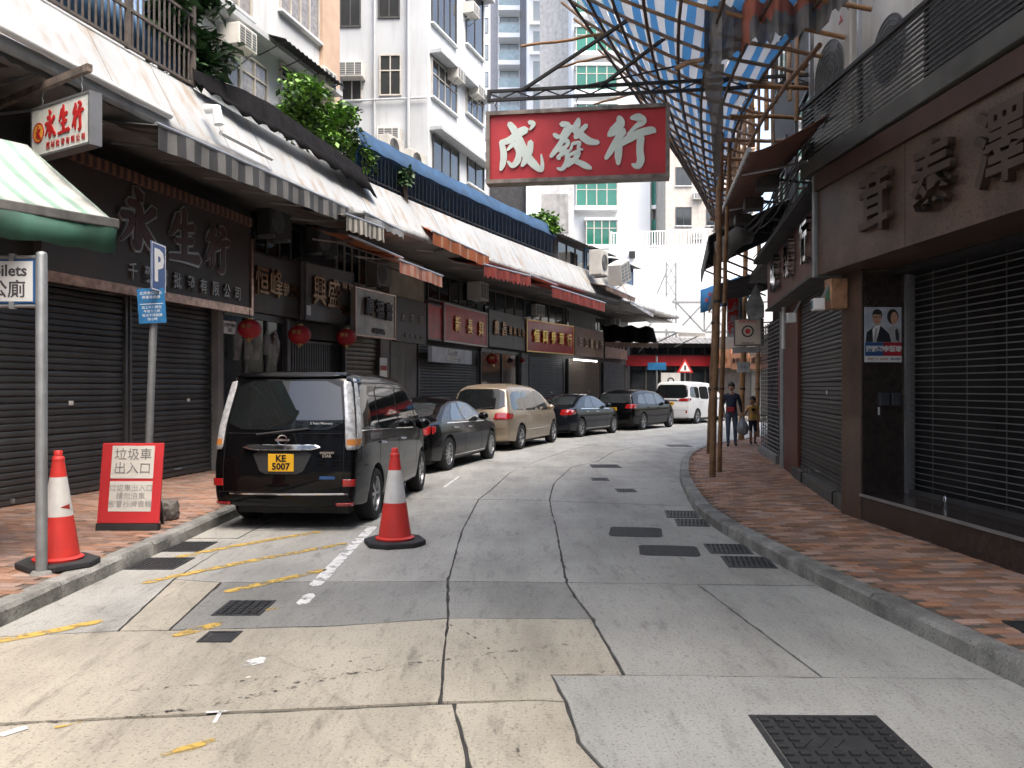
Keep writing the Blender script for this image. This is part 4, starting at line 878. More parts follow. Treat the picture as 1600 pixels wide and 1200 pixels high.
# ================================================================== apartment blocks on the left
m_apt = mat('white_render', (.50,.525,.54), .75, var=.09, scale=.7, streak=.45, scol=(.30,.30,.29)); m_apt2 = mat('pale_grey_render', (.38,.405,.425), .75, var=.1, scale=.7, streak=.45, scol=(.22,.22,.22)); m_beige = mat('beige_tile', (.45,.32,.23), .6, var=.1)
m_wfr = mat('window_frame_pale', (.40,.38,.34), .5); m_wfd = mat('window_frame_dark', (.05,.05,.05), .5); m_curt = mat('curtained_glass', (.20,.18,.155), .12, var=.35, scale=8); m_wg = mat('window_glass', (.03,.034,.036), .06, var=.4, scale=.7)
def window(parent, x0, x1, z0, z1, nx=2, fr=None, gl=None, y=0.0, transom=.62, sill=True, e=.05, simple=False, name='window', dep=.12):
    # recess box is faked by real depth: frame proud in a shallow reveal
    fr = fr or m_wfr; gl = gl or m_wg; w_, h = x1-x0, z1-z0
    wn = MB().b2(0, w_, -.012, .012, 0, h).build(name, gl, parent, M=T(x0, y-.004, z0))
    f = MB(); f.b2(-e*.5, w_+e*.5, -.05, .02, -e, 0); f.b2(-e*.5, w_+e*.5, -.05, .02, h, h+e); f.b2(-e, 0, -.048, .02, -e, h+e); f.b2(w_, w_+e, -.048, .02, -e, h+e)
    if not simple:
        for i in range(1, nx): f.b2(w_*i/nx-e*.4, w_*i/nx+e*.4, -.04, .015, 0, h)
        if transom: f.b2(0, w_, -.042, .016, h*transom-e*.4, h*transom+e*.4)
    f.build('frame', fr, wn)
    if sill: MB().b2(-.1, w_+.1, -.12, .02, -e-.07, -e-.003).build('sill', m_apt, wn)
    return wn
def pxwin(parent, M, a, b, zt, zb, **k):   # a: px of left edge, b: px of right edge, zt / zb: py at the LEFT edge of top and bottom
    x0, z1 = onw(M, a, zt); _, z0 = onw(M, a, zb); x1, _ = onw(M, b, 0); return window(parent, x0, x1, z0, z1, **k)
def eyebrow(parent, x0, x1, z, d=.45, th=.1, m=None): return MB().b2(x0, x1, -d, 0, z, z+th).build('canopy_slab', m or m_apt2, parent)
B1a, B1b = (-12.7, -8.0), (-4.84, 22.7); M = wf(B1a, B1b); wd = (Vector(B1b)-Vector(B1a)).length
t = thing('apartment_block', 'white old apartment block with a beige end pillar above the netting', 'building', M)
MB().b2(0, wd, 0, 6, 6.0, 24).build('wall', m_apt, t)
x0, _ = onw(M, 499, 100); MB().b2(x0, wd + .02, -.1, 6.1, 6.0, 24.3).build('end_pillar', m_beige, t)
pxwin(t, M, 376, 415, 83, 150, nx=2, gl=m_curt); pxwin(t, M, 330, 372, 50, 128, nx=2, gl=m_curt); pxwin(t, M, 438, 480, 100, 146, nx=2, gl=m_wg, transom=.6)
pxwin(t, M, 437, 496, -60, 12, nx=4, gl=m_curt, transom=0); pxwin(t, M, 330, 390, -110, -20, nx=3, gl=m_curt)
x0, z0 = onw(M, 352, 40); x1, _ = onw(M, 517, 120); eyebrow(t, x0-3, x1, z0 + .12, .35, .12)
x0, z0 = onw(M, 429, 62, -.5); x1, _ = onw(M, 524, 104, -.5)
cn = thing('tin_canopy', 'black corrugated tin canopy on the white apartment block', 'canopy', M @ T(x0, 0, z0)); q = MB(); q.sheet([[((x1-x0)*i/60, -.75*j, .25*(1-j) + .02*math.sin(i*1.57)) for i in range(61)] for j in (0, 1)]); q.build('roof', m_black, cn, solid=.01)
for k in range(4): MB().bar(((x1-x0)*(.05+.3*k), -.7, .0), ((x1-x0)*(.05+.3*k), 0, -.25), .02).build('strut', m_black, cn)
def pxac(M, px, py, label, fn=ac_window, off=0, **k):
    x, z = onw(M, px, py, off - .3); return fn(label, M @ T(x, off, z), **k)
pxac(M, 375, 78, 'window air conditioner left on the white apartment block by plant', wd=.7, h=.45); pxac(M, 506, 138, 'window air conditioner under the tin canopy beside the beige pillar', wd=.7, h=.45)
# second block
m_sky_ = None
A2, C2, D2 = (-6.75, 30.15), (-3.07, 30.0), (-1.2, 35.6); Mf, Ms = wf(A2, C2), wf(C2, D2); wf_, ws_ = (Vector(C2)-Vector(A2)).length, (Vector(D2)-Vector(C2)).length
t = thing('apartment_block', 'pale corner apartment block with dark windows beside the hanging red sign', 'building', Mf)
I = Mf.inverted(); e1 = I @ Vector((*D2, 0)); poly = [(0,0),(wf_,0),(e1.x,e1.y),(0,e1.y)]
MB().prism(poly, 5.5, 27).build('wall', m_apt2, t, fixn=True)  # camera-side wall's shade painted in by a darker render
sub = Mf.inverted() @ Ms
def subpart(fn):   # build on the street face: temporary local frame
    pass
sf_ = ob('lit_street_face', MB().b2(.0, ws_, -.03, .0, 5.6, 27.1).mesh('lit_street_face', m_apt), t, sub)  # light on this side painted in: lighter render than the camera-side wall
for a, b, zt, zb, nx, kw in ((533,562,-60,41,2,dict(fr=m_wfd,transom=0)), (593,623,-60,27,2,dict(fr=m_wfd,transom=0)), (595,625,88,148,2,{}), (536,564,108,156,2,dict(transom=0)), (597,626,206,240,2,dict(transom=0))): pxwin(t, Mf, a, b, zt, zb, nx=nx, sill=False, **kw)
for a, b, zt, zb, nx, kw in ((673,710,-78,33,4,dict(fr=m_wfd,transom=0)), (727,752,-40,66,2,dict(fr=m_wfd,transom=0)), (673,711,92,148,4,{}), (727,752,126,174,3,{}), (675,714,212,264,3,dict(fr=m_wfd,transom=0)), (729,753,240,283,2,dict(fr=m_wfd,transom=0))): pxwin(sf_, Ms, a, b, zt, zb, nx=nx, y=-.04, **kw)
for py in (-100, 84, 204, ):
    x, z = onw(Ms, 671, py); eyebrow(sf_, .1, ws_, z, .5, .13)
for px in (586, 639):
    x, z = onw(Mf, px, 100); MB().tube([(x, -.1, 5.6), (x, -.1, 27)], .07 if px > 600 else .045, 8).build('drain_pipe', m_apt2, t, smooth=60)
x, z = onw(Mf, 560, 160); MB().tube([(.3, -.12, z), (wf_, -.12, z+.1)], .035, 6).build('drain_pipe', m_apt2, t)
pxac(Mf, 549, 122, 'boxed air conditioner on the corner block beside the gap', wd=.9, h=.55); pxac(Ms, 714, 127, 'window air conditioner on the corner block, lower of the left pair', wd=.75, h=.45); pxac(Ms, 746, 152, 'window air conditioner on the corner block beside the red hanging sign', wd=.75, h=.45); pxac(Ms, 738, 25, 'topmost window air conditioner on the corner block', wd=.75, h=.45); pxac(Mf, 608, 222, 'window air conditioner low on the corner block behind the bush', wd=.8, h=.5)
m1, _, _, _ = Tf(604, 626, -1.0); ac_split('outdoor unit behind the blue tarpaulin, left of two', m1 @ T(0,0,7.5)); m1, _, _, _ = Tf(640, 662, -1.0); ac_split('outdoor unit behind the blue tarpaulin, right of two', m1 @ T(0,0,7.45))
M_, wdp, _, _ = Tf(590, 680, -.9); pf = thing('steel_ledge', 'thin steel ledge carrying two outdoor units behind the blue tarpaulin', 'ledge', M_ @ T(0, 0, 7.38)); MB().b2(0, wdp, -.5, .4, -.04, 0).build('shelf', m_galv, pf)
for k in range(3): MB().bar((wdp*(.1+.4*k), .0, -.04), (wdp*(.1+.4*k), .0, -1.28), .05).build('post', m_galv, pf)
# ---- background towers
m_tw = mat('tower_white', (.74,.75,.75), .6, var=.04, scale=.3, streak=.1, scol=(.5,.5,.5)); m_tg = mat('tower_grey', (.22,.23,.26), .6, var=.1); m_gg = mat('green_glass', (.02,.14,.10), .06, var=.3, scale=.3); m_bg = mat('balcony_glass', (.22,.30,.33), .08, var=.2); m_lg = mat('tower_glass', (.34,.38,.40), .1, var=.4, scale=.25)
def X(px, y): return (px - 800) * y / FPX
def tower(label, px0, px1, Y, z0, z1, m=m_tw, depth=14, rz=0):
    a, b = (X(px0, Y), Y), (X(px1, Y), Y); M = wf(a, b); t = thing('apartment_tower', label, 'building', M); wd = b[0]-a[0]
    MB().b2(0, wd, 0, depth, z0, z1).build('wall', m, t); return t, M, wd
Y = 92; t, M, wd = tower('white residential tower with stacked glass balconies behind the corner block', 745, 826, Y, 0, 60)
x0, _ = onw(M, 779, 0); x1, _ = onw(M, 812, 0); xg, _ = onw(M, 822, 0)
MB().b2(x1+.02, xg, -.06, 0, 8, 60).build('grey_stripe', m_tg, t); xs, _ = onw(M, 779, 0); MB().b2(xs-.9, xs-.1, -.08, 0, 8, 60).build('grey_stripe', m_tg, t)
for k in range(15):
    z = Zat(144, Y) + 3.0*(k-6)
    if z < 6: continue
    MB().b2(x0, x1, -1.5, 0, z-.5, z).build('balcony_slab', m_tw, t); g_ = MB().b2(x0+.05, x1-.05, -1.48, -1.44, z+.02, z+1.0).build('balcony_glass', m_bg, t); MB().b2(x0, x1, -1.5, -1.42, z+1.0, z+1.06).build('balcony_rail', m_galv, t)
    window(t, x0+.2, x1-.2, z+.1, z+2.3, 2, m_wfd, m_lg, transom=0, sill=False); window(t, .3, xs-1.2, z+.6, z+2.2, 2, m_wfd, m_lg, transom=0, sill=False)
Y = 84; t, M, wd = tower('white tower with wide pale windows right of the balcony tower', 824, 897, Y, 0, 58)
a, _ = onw(M, 834, 0); b, _ = onw(M, 873, 0)
for k in range(15):
    z = Zat(126, Y) + 3.05*(k-6); 
    if z < 6: continue
    window(t, a, b, z, z+1.9, 3, m_wfr, m_lg, transom=0, sill=False, e=.07); MB().b2(a-.4, b+.4, -.35, 0, z-.5, z-.2).build('window_ledge', m_tw, t)
Y = 66; t, M, wd = tower('white tower with green glass bay windows above the far end', 893, 1016, Y, 0, 52)
for k in range(12):
    z = Zat(385, Y) + 3.05*k; a, _ = onw(M, 899, 0); b, _ = onw(M, 962, 0); s = .0 if k else .8
    by = thing_part = MB().b2(a+s, b, -.9, 0, z, z+1.9).build('bay_window', m_gg, t); MB().b2(a+s-.12, b+.12, -1.0, 0, z-.32, z-.003).build('bay_sill', m_tw, by); MB().b2(a+s-.12, b+.12, -1.0, 0, z+1.903, z+2.1).build('bay_head', m_tw, by)
    for i in range(5): MB().b2(a+s+(b-a-s)*i/4-.04, a+s+(b-a-s)*i/4+.04, -.94, -.89, z, z+1.9).build('mullion', m_wfr, by)
    MB().b2(a+s, b, -.93, -.89, z+1.25, z+1.31).build('transom', m_wfr, by)
Mr = wf((X(1016, 66), 66), (X(1046, 70), 70)); rt = thing('apartment_tower', 'side wing of the green glass tower beside the old block', 'building', Mr); rw = 4.6
MB().b2(0, rw, .0, 10, 0, 52).build('wall', mat('tower_side', (.42,.41,.39), .7, streak=.3), rt)
for k in range(12):
    z = Zat(385, 66) + 3.05*k + .3; by = MB().b2(.4, rw-.6, -.5, 0, z, z+1.9).build('bay_window', m_gg, rt); MB().b2(.3, rw-.5, -.6, 0, z-.3, z-.003).build('bay_sill', m_tw, by)
    for i in range(4): MB().b2(.4+(rw-1)*i/3-.04, .4+(rw-1)*i/3+.04, -.54, -.49, z, z+1.9).build('mullion', m_wfr, by)
Y = 62; t, M, wd = tower('old beige block with balconies at the far end behind the scaffold', 1040, 1180, Y, 0, 48, mat('old_beige', (.40,.37,.33), .8, var=.15, streak=.5), 12)
for k in range(11):
    z = Zat(360, Y) + 3*k
    for i in range(3):
        a = .8 + 2.3*i; wn = window(t, a, a+1.1, z+.4, z+1.7, 2, m_wfd, m_wg, transom=0, sill=True)
    if k % 1 == 0:
        MB().b2(3.9, 6.5, -1.1, 0, z-.15, z).build('balcony_slab', m_beige, t)
        for i in range(14): pass
        MB().b2(3.9, 6.5, -1.1, -1.06, z+.95, z+1.0).build('balcony_rail', m_white, t)
        for i in range(12): MB().b2(3.95+2.5*i/11-.02, 3.95+2.5*i/11+.02, -1.1, -1.06, z, z+.95).build('baluster', m_white, t)
for k in range(10): ac_window('small box air conditioner on the old beige block, storey %s from the railing wall' % ['first','second','third','fourth','fifth','sixth','seventh','eighth','ninth','tenth'][k], M @ T(2.4, 0, Zat(375, Y) + 3*k), .7, .5, .4) if k < 2 else None
# ---- concrete podium with open floor behind the tarpaulin
t, M, wd = tower('grey podium with an open dark floor behind the far shrub', 752, 897, 60, 0, Zat(285, 60), mat('podium_grey', (.35,.35,.35), .8, streak=.3), 4)
a, z0 = onw(M, 765, 342); b, _ = onw(M, 822, 342); MB().b2(a, b, -.05, 0, z0-1, z0+2.4).build('recess_shade', m_dark, t); a, _ = onw(M, 822, 342); b, _ = onw(M, 845, 342); MB().b2(a, b, -.4, 0, 0, Zat(285, 60)+.1).build('pillar', m_tw, t)  # flat darker panels paint in the shade of the open floor
a, _ = onw(M, 846, 342); b, _ = onw(M, 888, 342); MB().b2(a, b, -.05, 0, z0-1, z0+1.8).build('recess_shade', m_grey, t)
# ---- retaining wall with railing, white panel wall
Mw = wf((X(900, 55), 56), (22, 52)); t = thing('retaining_wall', 'tall white retaining wall with a white railing on top', 'wall', Mw); wl = 18
MB().b2(0, wl, 0, .6, 0, 10.9).build('wall', m_tw, t); x0, z0 = onw(Mw, 955, 390); 
bm_ = MB().b2(-.03, .03, .1, .16, 0, 1.1).mesh('baluster', m_white); 
for k in range(70): ob('baluster', bm_, t, T(x0 + .17*k, 0, 10.9))
for z in (11.0, 12.0): MB().b2(x0, x0+12, .09, .17, z, z+.07).build('rail', m_white, t)
for k in range(7): MB().b2(x0+2*k-.05, x0+2*k+.05, .08, .18, 10.9, 12.15).build('railing_post', m_white, t)
a, z = onw(Mw, 988, 398); MB().b2(a-.2, a+.2, -.3, 0, z-.2, z+.2).build('flood_lamp', m_black, t)
Mw2 = wf((X(1000, 50), 50.5), (19, 47)); tag(MB().b2(0, 13, 0, .4, 0, Zat(468, 50)).build('tiled_wall', mat('white_tile', (.66,.66,.64), .45, var=.08, scale=4), M=Mw2), 'lower white tiled wall behind the steel sign frame', 'wall')
# ---- far-end market building with red fascia
Me2 = wf((6.5, 45.6), (11.6, 46.2)); t = thing('market_building', 'low shop building with a red fascia closing the end of the street', 'building', Me2); we = 5.2
MB().b2(0, we, 0, 3, 0, 4.1).build('wall', m_mezz, t); x0, z0 = onw(Me2, 1040, 572); _, z1 = onw(Me2, 1040, 556); MB().b2(-.3, we, -.35, 0, z0, z1).build('fascia', m_red, t); q = MB(); q.sheet([[(-.4 + (we+.6)*i/80, -1.0*(1-j), 4.05 + .35*j + .03*math.sin(i*1.57)) for i in range(81)] for j in (0, 1)]); q.build('roof', m_tin, t, solid=.012)
for k in range(7): MB().b2(.15+k*.7, .75+k*.7, -.03, 0, z1+.1, 3.85).build('window', m_glass, t)
for k in range(6): MB().b2(.1+k*.85, .85+k*.85, -.06, 0, .4, 2.6).build('shop_window', m_win, t); MB().b2(.85+k*.85, .95+k*.85, -.1, 0, .13, z0-.003).build('post', m_frame, t)
m_ore = mat('sign_orange', (.42,.20,.11), .55, var=.15, streak=.2)
Me3 = wf((11.2, 45.2), (15.5, 41.5)); t = thing('market_building', 'far corner shops with orange signs behind the bamboo poles', 'building', Me3); MB().b2(0, 5.7, 0, 3, 0, 4.4).build('wall', mat('corner_wall', (.16,.14,.12), .7), t)
shutter('pale shutter of the far corner shop behind the child', Me3 @ T(2.0, -.05, 0), 1.5, .15, 2.5, .09, mat('shutter_pale', (.32,.30,.26), .5), False)
for k, (a, b, tx) in enumerate(((.1, 1.0, '參'), (1.02, 2.0, '參茸海味'), (2.05, 3.3, '成藥行'))):
    s_ = thing('shop_sign', ('orange sign with one big character at the far corner shops', 'orange sign with four small characters at the far corner shops', 'orange sign with three bold characters at the far corner shops')[k], 'sign', Me3 @ T(a, -.3, 2.6 + .1*(k == 0))); MB().b2(0, b-a, 0, .15, 0, 1.0-.15*k).build('board', m_ore, s_)
    chars(s_, tx, MATS['letter_dark'] if k else m_gold, .5 if k == 0 else .3 if k == 1 else .4, .05, b-a-.05, .45, .45, -.03, .02, .03, 1 if k == 0 else .7)
q = thing('blue_plate', 'small blue street plate on a grey post before the red fascia', 'sign', (X(1026, 44.6), 44.6, .13)); MB().tube([(0,0,0),(0,0,3.2)], .05, 10).build('post', m_galv, q); MB().b2(-.5, .5, -.08, -.06, 2.45, 2.85).build('plate', mat('street_blue', (.02,.14,.32), .4), q)
q = thing('warning_sign', 'triangular warning sign in front of the far market shops', 'sign', (X(1070, 44.8), 44.8, .13)); MB().tube([(0,0,0),(0,0,3.0)], .04, 10).build('post', m_galv, q); MB().prism([(-.45,2.3),(.45,2.3),(0,3.08)], -.07, -.05, plane='xz').build('border', mr, q, fixn=True); MB().prism([(-.3,2.38),(.3,2.38),(0,2.9)], -.076, -.0705, plane='xz').build('face', m_white, q, fixn=True); MB().b2(-.05,.05,-.08,-.0765,2.44,2.7).build('symbol', m_black, q)
q = thing('poster_board', 'white poster board below the blue street plate', 'poster', Me2 @ T(1.75, -.12, 1.5)); MB().b2(0, 1.1, -.02, 0, 0, .95).build('sheet', m_white, q); MB().lathe([(.12,-.026),(.2,-.026),(.2,-.0205),(.12,-.0205)], 20, c=(.55,0,.5), axis='y', close=True).build('print_ring', mink, q, fixn=True)
# ---- steel lattice sign frame
t = thing('steel_sign_frame', 'grey steel lattice mast and cross frame above the market roof', 'frame', (9.1, 47.2, 3.9)); q = MB()
def lat(a, b, w_, n, up):
    a, b, up = Vector(a), Vector(b), Vector(up)
    for s in (-1, 1): MB().bar(a+up*s*w_/2, b+up*s*w_/2, .09).build('chord', m_galv, t)
    for i in range(n):
        p, r_ = a.lerp(b, i/n), a.lerp(b, (i+1)/n); s = 1 if i % 2 else -1; MB().bar(p+up*s*w_/2, r_-up*s*w_/2, .055).build('brace', m_galv, t); MB().bar(p-up*s*w_/2, r_+up*s*w_/2, .05).build('brace', m_galv, t)
lat((0,0,0), (0,0,4.9), .55, 5, (1,0,0)); MB().bar((-1.5,0,2.6),(3.2,0,2.6),.11).build('chord', m_galv, t); MB().bar((-1.5,0,.9),(3.2,0,.9),.11).build('chord', m_galv, t)
for a, b in (((.3,0,.9),(1.9,0,2.6)), ((.3,0,2.6),(1.9,0,.9)), ((1.9,0,.9),(3.2,0,2.6)), ((1.9,0,2.6),(3.2,0,.9)), ((-1.5,0,.9),(-.3,0,2.6)), ((-1.4,0,1.7),(-.2,0,4.5)), ((1.9,0,.9),(1.9,0,2.6)), ((.2,0,.9),(1.0,0,-.9))): MB().bar(a, b, .08).build('brace', m_galv, t)
MB().b2(1.7, 2.1, -.3, .1, 2.1, 2.4).build('lamp_housing', m_galv, t)
# ---- far canopies at the end of the left row
FE = [(3.5,36.5),(6.2,42.0),(9.5,44.5)]
t = thing('tarpaulin_canopy', 'large pale tarpaulin canopy sloping over the far end of the left row', 'awning', (6.6, 41.2, 0)); a, b = Vector((4.0,-.6,3.75)), Vector((-1.2,-2.2,5.55))
P0, P1, P2, P3 = (P - Vector((6.6,41.2,0)) for P in (Vector((X(985,40),40,Zat(488,40))), Vector((X(1022,43.5),43.5,Zat(489,43.5))), Vector((X(1102,40.5),40.5,Zat(520,40.5))), Vector((X(1060,37.5),37.5,Zat(519,37.5)))))
rows = [[tuple(P0.lerp(P3, i/12).lerp(P1.lerp(P2, i/12), j/10) + Vector((0,0,-.12*math.sin(math.pi*i/12)))) for i in range(13)] for j in range(11)]
MB().sheet(rows).build('sheet', mat('tarp_pale', (.62,.60,.56), .7, var=.12, scale=2), t, smooth=60, solid=.01)
rows = [[tuple(P3.lerp(P2, j/30)) for j in range(31)], [tuple(P3.lerp(P2, j/30) - Vector((0,0,.16+.05*(j%2)))) for j in range(31)]]; MB().sheet(rows).build('valance', mat('tarp_fringe', (.34,.32,.28), .8), t, solid=.008)
for p in (P3, P2): MB().tube([tuple(p), tuple(p + (P0-P3)*.35 + Vector((-.5,1.0,-1.0)))], .03, 6).build('strut', m_galv, t)
t = thing('dark_canopy', 'dark sagging canopy with brown scalloped edge beneath the pale tarpaulin', 'awning', (5.6, 40, 3.2)); rows = [[(-1.2+2.8*i/20, -.9+1.6*i/20+1.3*j/6, .9*(1-0)*j/6 + .6 - .06*math.sin(i)) for i in range(21)] for j in range(7)]; MB().sheet(rows).build('sheet', m_net, t, smooth=60, solid=.01)
rows = [[(-1.2+2.8*i/20, -.9+1.6*i/20, .6) for i in range(21)], [(-1.2+2.8*i/20, -.9+1.6*i/20, .33+.08*(i%2)) for i in range(21)]]; MB().sheet(rows).build('valance', m_brn, t, solid=.01)
# ================================================================== right side, near stone-clad shop
m_gran = mat('brown_granite', (.085,.053,.038), .4, var=.5, scale=2.2, speck=.85, streak=.35, bump=.15, bscale=60); m_grand = mat('dark_granite', (.035,.027,.024), .25, var=.3, scale=14, speck=.6)
m_cond = mat('concrete_ledge', (.085,.085,.08), .8, var=.25, streak=.5, bump=.15); m_dk = mat('dark_facade', (.035,.034,.033), .8, var=.3, streak=.4); m_orp = mat('orange_brown_panel', (.10,.035,.02), .55, var=.25, scale=2, streak=.35)
N0, N1 = (4.0, 9.95), (4.9, -8); Mn = wf(N0, N1); nl = (Vector(N1)-Vector(N0)).length; gx = lambda px, off=0: onw(Mn, px, 600, off)[0]
t = thing('stone_shop_building', 'dark stone-clad shop building along the right edge', 'building', Mn)
YP = 9.45; cx_ = (Mn.inverted() @ Vector((4.04, YP, 0))).x; xg = cx_; GD = .52     # pillar near face, grille plane
MB().b2(.0, cx_, -.03, GD+.1, 0, 3.0).build('corner_column', m_gran, t, bev=.006)
MB().b2(cx_+.001, cx_+.02, -.012, GD-.03, .44, 2.99).build('granite_panel', m_grand, t)
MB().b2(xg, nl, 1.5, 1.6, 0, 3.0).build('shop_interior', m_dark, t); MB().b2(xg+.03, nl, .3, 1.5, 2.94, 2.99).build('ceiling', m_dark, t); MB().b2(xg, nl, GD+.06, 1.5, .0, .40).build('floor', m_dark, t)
MB().b2(cx_+.004, nl, -.02, GD+.05, 0, .40).build('plinth', m_grand, t, bev=.008); MB().b2(cx_+.006, nl, -.04, GD+.04, .401, .44).build('plinth_top', mat('polished_granite', (.05,.04,.036), .15, var=.3, scale=14, speck=.4), t, bev=.006); MB().b2(cx_+.006, nl, -.052, -.041, .405, .436).build('plinth_trim', m_alu, t)
MB().b2(0, nl, .0, 8, 4.24, 24).build('upper_wall', m_dk, t)
for k in range(6):
    for f in range(6): window(t, 1.0+2.9*k, 2.6+2.9*k, 6.0+3*f, 7.6+3*f, 2, m_wfd, m_wg, sill=False)
# fascia with characters: separate sign
tsg = thing('stone_sign_fascia', 'brown stone fascia with raised dark characters above the grille, right edge', 'sign', Mn @ T(0, 0, 3.0))
MB().b2(0, nl, -.32, .3, 0, 1.0).build('board', m_gran, tsg); MB().b2(-.02, nl, -.36, .3, 1.003, 1.22).build('cornice', mat('cornice_brown', (.05,.022,.016), .6, var=.3), tsg); MB().b2(-.07, -.002, -.36, .3, -.02, 1.2).build('end_cap', m_galv, tsg)
m_ltr = mat('letter_dull_bronze', (.055,.038,.03), .5, .3, var=.3)
for ch, px in (('茸', 1368), ('泰', 1458), ('澤', 1566)): text(tsg, 'character', ch, m_ltr, .66, onw(Mn, px, 330, -.36)[0], .5, -.358, .035, .014)
for k in range(1, 6):
    MB().b2(2.0*k-.004, 2.0*k+.004, -.3215, -.31, .0, 1.0).build('panel_joint', m_dark, tsg)
# roller grille
tg = thing('roller_grille', 'open roller grille of thin steel rails across the dark shop, right edge', 'grille', Mn @ T(xg+.04, GD, .45)); gl = nl - xg - .04
rm = MB().tube([(0, 0, 0), (gl, 0, 0)], .0065, 6).mesh('rail', mat('grille_steel', (.22,.225,.235), .4, .7))
for k in range(37): ob('rail', rm, tg, T(0, 0, .03 + .069*k))
MB().b2(0, gl, -.02, .02, -.008, .04).build('bottom_bar', m_rail, tg); MB().b2(-.03, .02, -.05, .05, -.01, 2.55).build('guide_rail', m_alu, tg)
lk = MB().b2(-.006, .006, .004, .012, .0, 2.52).mesh('link_strip', m_rail)
for k in range(16): ob('link_strip', lk, tg, T(.45 + .62*k, .008, .02))
t_ = thing('padlock', 'small chrome padlock at the foot of the roller grille', 'lock', Mn @ T(gx(1472, .3), .33, .442)); MB().b2(-.03, .03, -.02, .02, 0, .05).build('body', m_chrome, t_, bev=.006); MB().tube([(-.018,0,.05),(-.018,0,.08),(0,0,.1),(.018,0,.08),(.018,0,.05)], .006, 6).build('shackle', m_chrome, t_, smooth=60)
# poster of two candidates, switch boxes
Mp = wf((4.035, YP-.015), (4.47, YP+.02)); x0, z1 = onw(Mp, 1350, 480); x1, z0 = onw(Mp, 1407, 566); tp = thing('election_poster', 'poster of a man in suit and a woman with blue and red name panels', 'poster', Mp @ T(x0, -.008, z0)); pw, ph = x1-x0, z1-z0
MB().b2(0, pw, -.012, 0, 0, ph).build('sheet', mat('poster_white', (.42,.46,.52), .4, var=.25, scale=3), tp)
mblu, mrd = mat('poster_blue', (.03,.09,.24), .4), mat('poster_red', (.36,.02,.035), .4); msk, mhr, mst, mgr = mat('print_skin', (.50,.30,.20), .6, var=.1), mat('print_hair', (.015,.013,.013), .6), mat('print_suit', (.018,.02,.028), .6), mat('print_grey_jacket', (.36,.36,.37), .6)
MB().b2(.0, pw*.5, -.0155, -.0125, ph*.115, ph*.36).build('blue_panel', mblu, tp); MB().b2(pw*.5+.001, pw, -.0155, -.0125, ph*.115, ph*.36).build('red_panel', mrd, tp); MB().b2(0, pw, -.0155, -.0125, 0, ph*.113).build('foot_panel', m_white, tp)
def flat(name, pts, y, m): MB().prism([(a*pw, b*ph) for a, b in pts], -y-.0015, -y, plane='xz').build(name, m, tp, fixn=True)
def ell(cx, cz, rx, rz, n=20): return [(cx+rx*math.cos(2*math.pi*k/n), cz+rz*math.sin(2*math.pi*k/n)) for k in range(n)]
flat('man_suit', [(.02,.365),(.72,.365),(.66,.52),(.48,.63),(.42,.66),(.26,.66),(.2,.62),(.05,.54)], .013, mst); flat('man_shirt', [(.22,.365),(.2,.6),(.28,.66),(.42,.67),(.32,.42),(.28,.365)], .016, m_white); flat('man_tie', [(.22,.365),(.28,.62),(.33,.62),(.31,.365)], .019, mgr)
flat('man_hair', ell(.335,.86,.135,.105), .013, mhr); flat('man_face', ell(.325,.805,.12,.125), .016, msk); flat('man_fringe', [(.2,.87),(.46,.86),(.44,.93),(.33,.955),(.24,.93)], .019, mhr)
flat('woman_jacket', [(.70,.365),(1.0,.365),(1.0,.56),(.86,.66),(.72,.66),(.62,.6),(.68,.5)], .0125, mgr); flat('woman_top', [(.84,.42),(.92,.365),(.93,.5),(.88,.62),(.82,.58)], .016, mst); flat('woman_hair', ell(.76,.83,.155,.14), .013, mhr); flat('woman_face', ell(.795,.80,.095,.115), .016, msk)
for a, b in ((.22,.32),(.33,.43)): flat('spectacles', [(a,.80),(b,.805),(b,.835),(a,.83)], .019, mat('print_lens', (.25,.15,.11), .5))
flat('mouth', [(.29,.735),(.37,.735),(.36,.748),(.30,.748)], .019, mat('print_lip', (.35,.12,.10), .6)); flat('mouth', [(.765,.735),(.835,.735),(.825,.75),(.775,.75)], .019, MATS['print_lip'])
text(tp, 'lettering', '張國鈞', m_white, ph*.115, pw*.27, ph*.235, -.017, .0008, .003); text(tp, 'lettering', '李慧琼', m_white, ph*.115, pw*.75, ph*.235, -.017, .0008, .003); text(tp, 'lettering', '和諧一心  為香港', mat('print_orange', (.45,.17,.08), .6), ph*.05, pw*.35, ph*.055, -.017, .0008); text(tp, 'lettering', '選民登記', mblu, ph*.05, pw*.84, ph*.055, -.017, .0008)
for a, b in ((1371, 1386), (1389, 1404)):
    x0, z1 = onw(Mp, a, 614); x1, z0 = onw(Mp, b, 634); q = thing('switch_box', 'small grey switch box on dark granite, %s of the pair below the poster' % ('left' if a < 1380 else 'right'), 'switch box', Mp @ T(x0, -.008, z0)); MB().b2(0, x1-x0, -.06, 0, 0, z1-z0).build('box', mat('switch_grey', (.045,.05,.06), .4), q, bev=.008); MB().lathe([(.001,-.066),(.01,-.066),(.01,-.06)], 10, c=((x1-x0)/2,0,(z1-z0)*.6), axis='y').build('lock', m_chrome, q, fixn=True)
x0, z1 = onw(Mp, 1371, 636); q = thing('white_label', 'narrow white strip label under the switch boxes', 'label', Mp @ T(x0, -.008, z1-.09)); MB().b2(0, .022, -.004, 0, 0, .09).build('plate', m_white, q)
